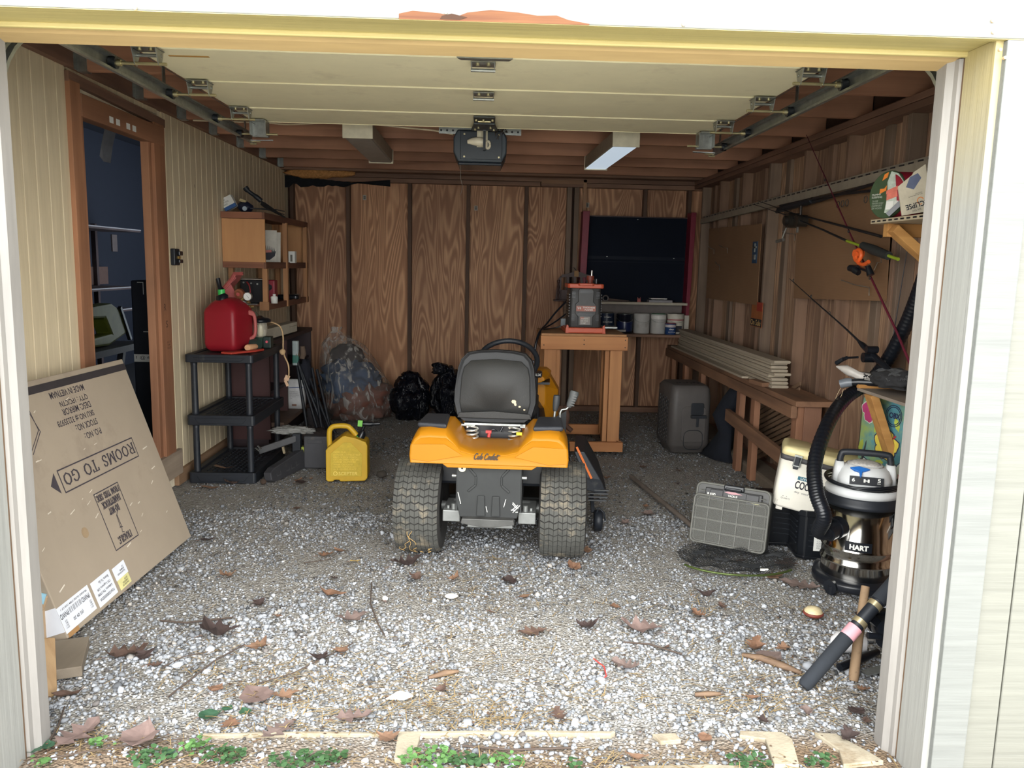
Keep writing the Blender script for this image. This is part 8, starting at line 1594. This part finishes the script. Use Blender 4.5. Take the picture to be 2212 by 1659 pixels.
# sticks, twigs and chips
stk_ = wood('bark_stick', C(150, 118, 82), C(112, 84, 58), 'X', across=40, rings=5, k=1.0, d=0.2)
def stick(nm, lab_, cat, pts, r, mt=stk_, n=6): t = thing(nm, lab_, cat, pts[0]); obj('wood', M().tube([(x, yy, gz(x, yy)+.008+dz) for x, yy, dz in pts], r, n), mt, t, world=True); return t
stick('bark_stick', 'long split bark stick lying left of surf rod grip', 'stick', [(1.06, 3.03, .006), (1.12, 2.985, .014), (1.19, 2.93, .008), (1.245, 2.88, .004)], [.008, .014, .015, .008])
stick('bark_stick', 'short flat bark stick on the pale gravel right of centre', 'stick', [(.79, 2.73, .005), (.84, 2.725, .008), (.885, 2.73, .004)], [.008, .011, .006])
stick('bark_stick', 'small pale wood chip among straw near the middle', 'stick', [(-.19, 2.845, .004), (-.13, 2.875, .008), (-.08, 2.895, .004)], [.006, .013, .006])
twm = mat('twig_dark', C(78, 66, 58), .9)
for i, (pts, lab_) in enumerate((([(-.84, 2.78, .004), (-.70, 2.86, .008), (-.60, 3.0, .006), (-.52, 3.13, .004)], 'long dark twig running across the gravel near the middle'), ([(-1.10, 2.70, .0), (-1.02, 2.95, .01), (-.95, 3.10, .006)], 'thin twig standing out beside the mauve leaf'), ([(-1.37, 3.31, .006), (-1.25, 3.28, .01), (-1.08, 3.36, .004)], 'reddish twig on the gravel below the carton'), ([(-1.05, 3.05, .004), (-1.15, 2.98, .008), (-1.2, 2.9, .004)], 'curved twig under the very dark leaf'), ([(-.53, 3.75, .004), (-.50, 3.5, .008), (-.44, 3.3, .006), (-.40, 3.2, .004)], 'thin twig running from mower tyre toward the opening'), ([(.60, 3.16, .004), (.70, 3.13, .01), (.82, 3.05, .006)], 'pale curved twig under the crumpled mauve leaf'), ([(-1.34, 2.33, .006), (-1.15, 2.38, .012), (-.95, 2.44, .006)], 'long dry stalk by the clover at the left jamb'), ([(-1.42, 2.62, .01), (-1.38, 2.5, .012), (-1.37, 2.42, .004)], 'dry curved stalk against the left jamb'), ([(-.05, 2.40, .006), (.1, 2.37, .01), (.3, 2.40, .004)], 'thin dry stalk lying on the threshold slab'), ([(-.91, 4.0, .004), (-.80, 4.05, .006), (-.76, 4.16, .01), (-.72, 4.2, .004)], 'dark twig with bark left of the left mower tyre'))): stick('twig', lab_, 'twig', pts, [.0025+.0008*(i % 3)]*len(pts), twm, 5)
stick('red_wire', 'short bent red wire lying on the gravel', 'wire', [(.455, 3.01, .004), (.487, 2.94, .006), (.485, 2.87, .006), (.462, 2.84, .004)], .003, mat('wire_red', C(196, 70, 66), .5))
pf_ = thing('paint_flake', 'white cracked paint flake lying on straw near the middle', 'paint flake', (-.286, 2.706, gz(-.286, 2.706)+.012)); m = M(); m.prism([(-.045, -.02), (.02, -.025), (.05, .0), (.045, .012), (.005, .035), (-.01, .03)], 0, .004); m.v = [(x, yy, z+.012*abs(x)*10*.15) for x, yy, z in m.v]; obj('flake', m, PAPER, pf_)
ws_ = thing('white_stone', 'larger flat white stone on the gravel left of centre', 'stone', (-.137, 3.584, .0)); obj('stone', blob(91, (0, 0, .006), (.032, .020, .012), .2, 2, 2), mat('stone_white', C(220, 218, 210), .9), ws_)
ws_ = thing('white_stone', 'small white pebble left of the mower on the gravel', 'stone', (-.44, 3.545, .0)); obj('stone', blob(92, (0, 0, .008), (.014, .010, .012), .2, 2, 2), mat('stone_white', C(220, 218, 210), .9), ws_)
# flush kerb slabs
slm = mat('kerb_concrete', C(160, 150, 130), .95, var=.18, scale=9, dirt=(C(130, 112, 86), 6, .5), bump=.4, bscale=90)
for i, (poly, lab_) in enumerate((([(-.90, 2.475), (-.56, 2.488), (-.27, 2.482), (-.275, 2.47), (-.58, 2.473), (-.9, 2.462)], 'thin pale kerb edge left of the middle of the threshold'), ([(-.265, 2.482), (.10, 2.492), (.46, 2.487), (.44, 2.470), (.1, 2.476), (-.19, 2.466), (-.20, 2.33), (-.262, 2.335)], 'L shaped pale kerb slab in the middle of the threshold'), ([(.58, 2.475), (.66, 2.48), (.67, 2.44), (.60, 2.43)], 'small square of pale kerb showing through gravel'), ([(.88, 2.488), (1.02, 2.48), (1.04, 2.44), (1.01, 2.30), (.93, 2.30), (.95, 2.44), (.87, 2.46)], 'pale kerb slab strip at the right part of threshold'), ([(1.13, 2.478), (1.20, 2.47), (1.27, 2.36), (1.29, 2.32), (1.15, 2.30), (1.17, 2.38)], 'yellowish kerb slab piece next to the right jamb foot'), ([(.45, 2.30), (.62, 2.305), (.72, 2.31), (.86, 2.30), (.86, 2.26), (.45, 2.26)], 'pale kerb slab strip at the bottom of threshold'))):
    m = M(); z = gz(sum(p[0] for p in poly)/len(poly), sum(p[1] for p in poly)/len(poly)); m.prism(poly[::-1], z-.02, z+.013); t = thing('kerb_slab', lab_, 'kerb slab', (poly[0][0], poly[0][1], z)); obj('slab', m, slm, t, world=True, bevel=.003)
# green weeds
gm1 = mat('clover_green', C(84, 122, 66), .7, var=.25, scale=30); gm2 = mat('weed_green', C(60, 92, 54), .7, var=.3, scale=30)
rn = random.Random(55)
for i, (x, yy, r, n, lab_) in enumerate(((-1.007, 2.33, .07, 60, 'clump of small green weeds left, beside the ivy leaves'), (-.898, 2.385, .05, 36, 'tall light green clover clump near the threshold left'), (-.80, 2.345, .07, 70, 'dense green weed clump right of the clover'), (-.56, 2.315, .09, 80, 'green weed patch in front of thin kerb edge'), (-.46, 2.335, .05, 40, 'small green weeds at the left end of L shaped slab'), (-.16, 2.335, .09, 100, 'bright green weed clump in front of the L shaped slab'), (-.03, 2.32, .06, 50, 'green weed tuft right of the brightest clump'), (.084, 2.315, .06, 45, 'green clover tuft at the slab middle'), (.3, 2.30, .03, 14, 'tiny green weed at the bottom centre right'), (.85, 2.315, .07, 50, 'mossy green weed clump near right kerb strip'), (1.078, 2.31, .05, 30, 'dull green weed clump before yellowish kerb slab'), (-1.339, 2.31, .04, 16, 'light green sprout at the left jamb foot'), (-1.19, 2.405, .04, 18, 'light green sprout beside the upright curled leaf'))):
    t = thing('weed', lab_, 'weed', (x, yy, gz(x, yy)+.005)); m = M(); st = M()
    for k in range(n):
        a = rn.uniform(0, 6.3); q = r*math.sqrt(rn.random()); h = rn.uniform(.006, .035)*(1.3 if i == 1 else .8); s = rn.uniform(.005, .012); px_, py_ = q*math.cos(a), q*math.sin(a)*.6; b = rn.uniform(0, 6.3); tilt = rn.uniform(-.5, .5)
        m.add([(px_+s*math.cos(b+c)*(.8 if j % 2 else 1.1), py_+s*math.sin(b+c), h+s*tilt*math.cos(c)) for j, c in enumerate((0, 1.05, 2.1, 3.14, 4.2, 5.2))], [(0, 1, 2, 3, 4, 5)])
        if k % 3 == 0: st.tube([(px_*.8, py_*.8, 0), (px_, py_, h)], .0008, 3, cap=False)
    o = obj('foliage', m, gm1 if i in (1, 5, 7, 11, 12) else gm2, t); o['kind'] = 'stuff'; o = obj('stem', st, gm2, t); o['kind'] = 'stuff'
# ---------------------------------------------------------------- small repeats that nobody could pick apart
for o in bpy.data.objects:
    if o.type == 'MESH' and o.parent is not None and o.name.split('.')[0] in ('bolt', 'screw', 'slot', 'scuff', 'hanger_strap', 'lift_cable', 'staple', 'vent', 'nail_head', 'label_print', 'carton_print', 'grade_stamp', 'store_name', 'screw_head', 'base_ear', 'edge_slot', 'fragile_print', 'name_frame', 'hexagon_drawing'): o['kind'] = 'stuff'
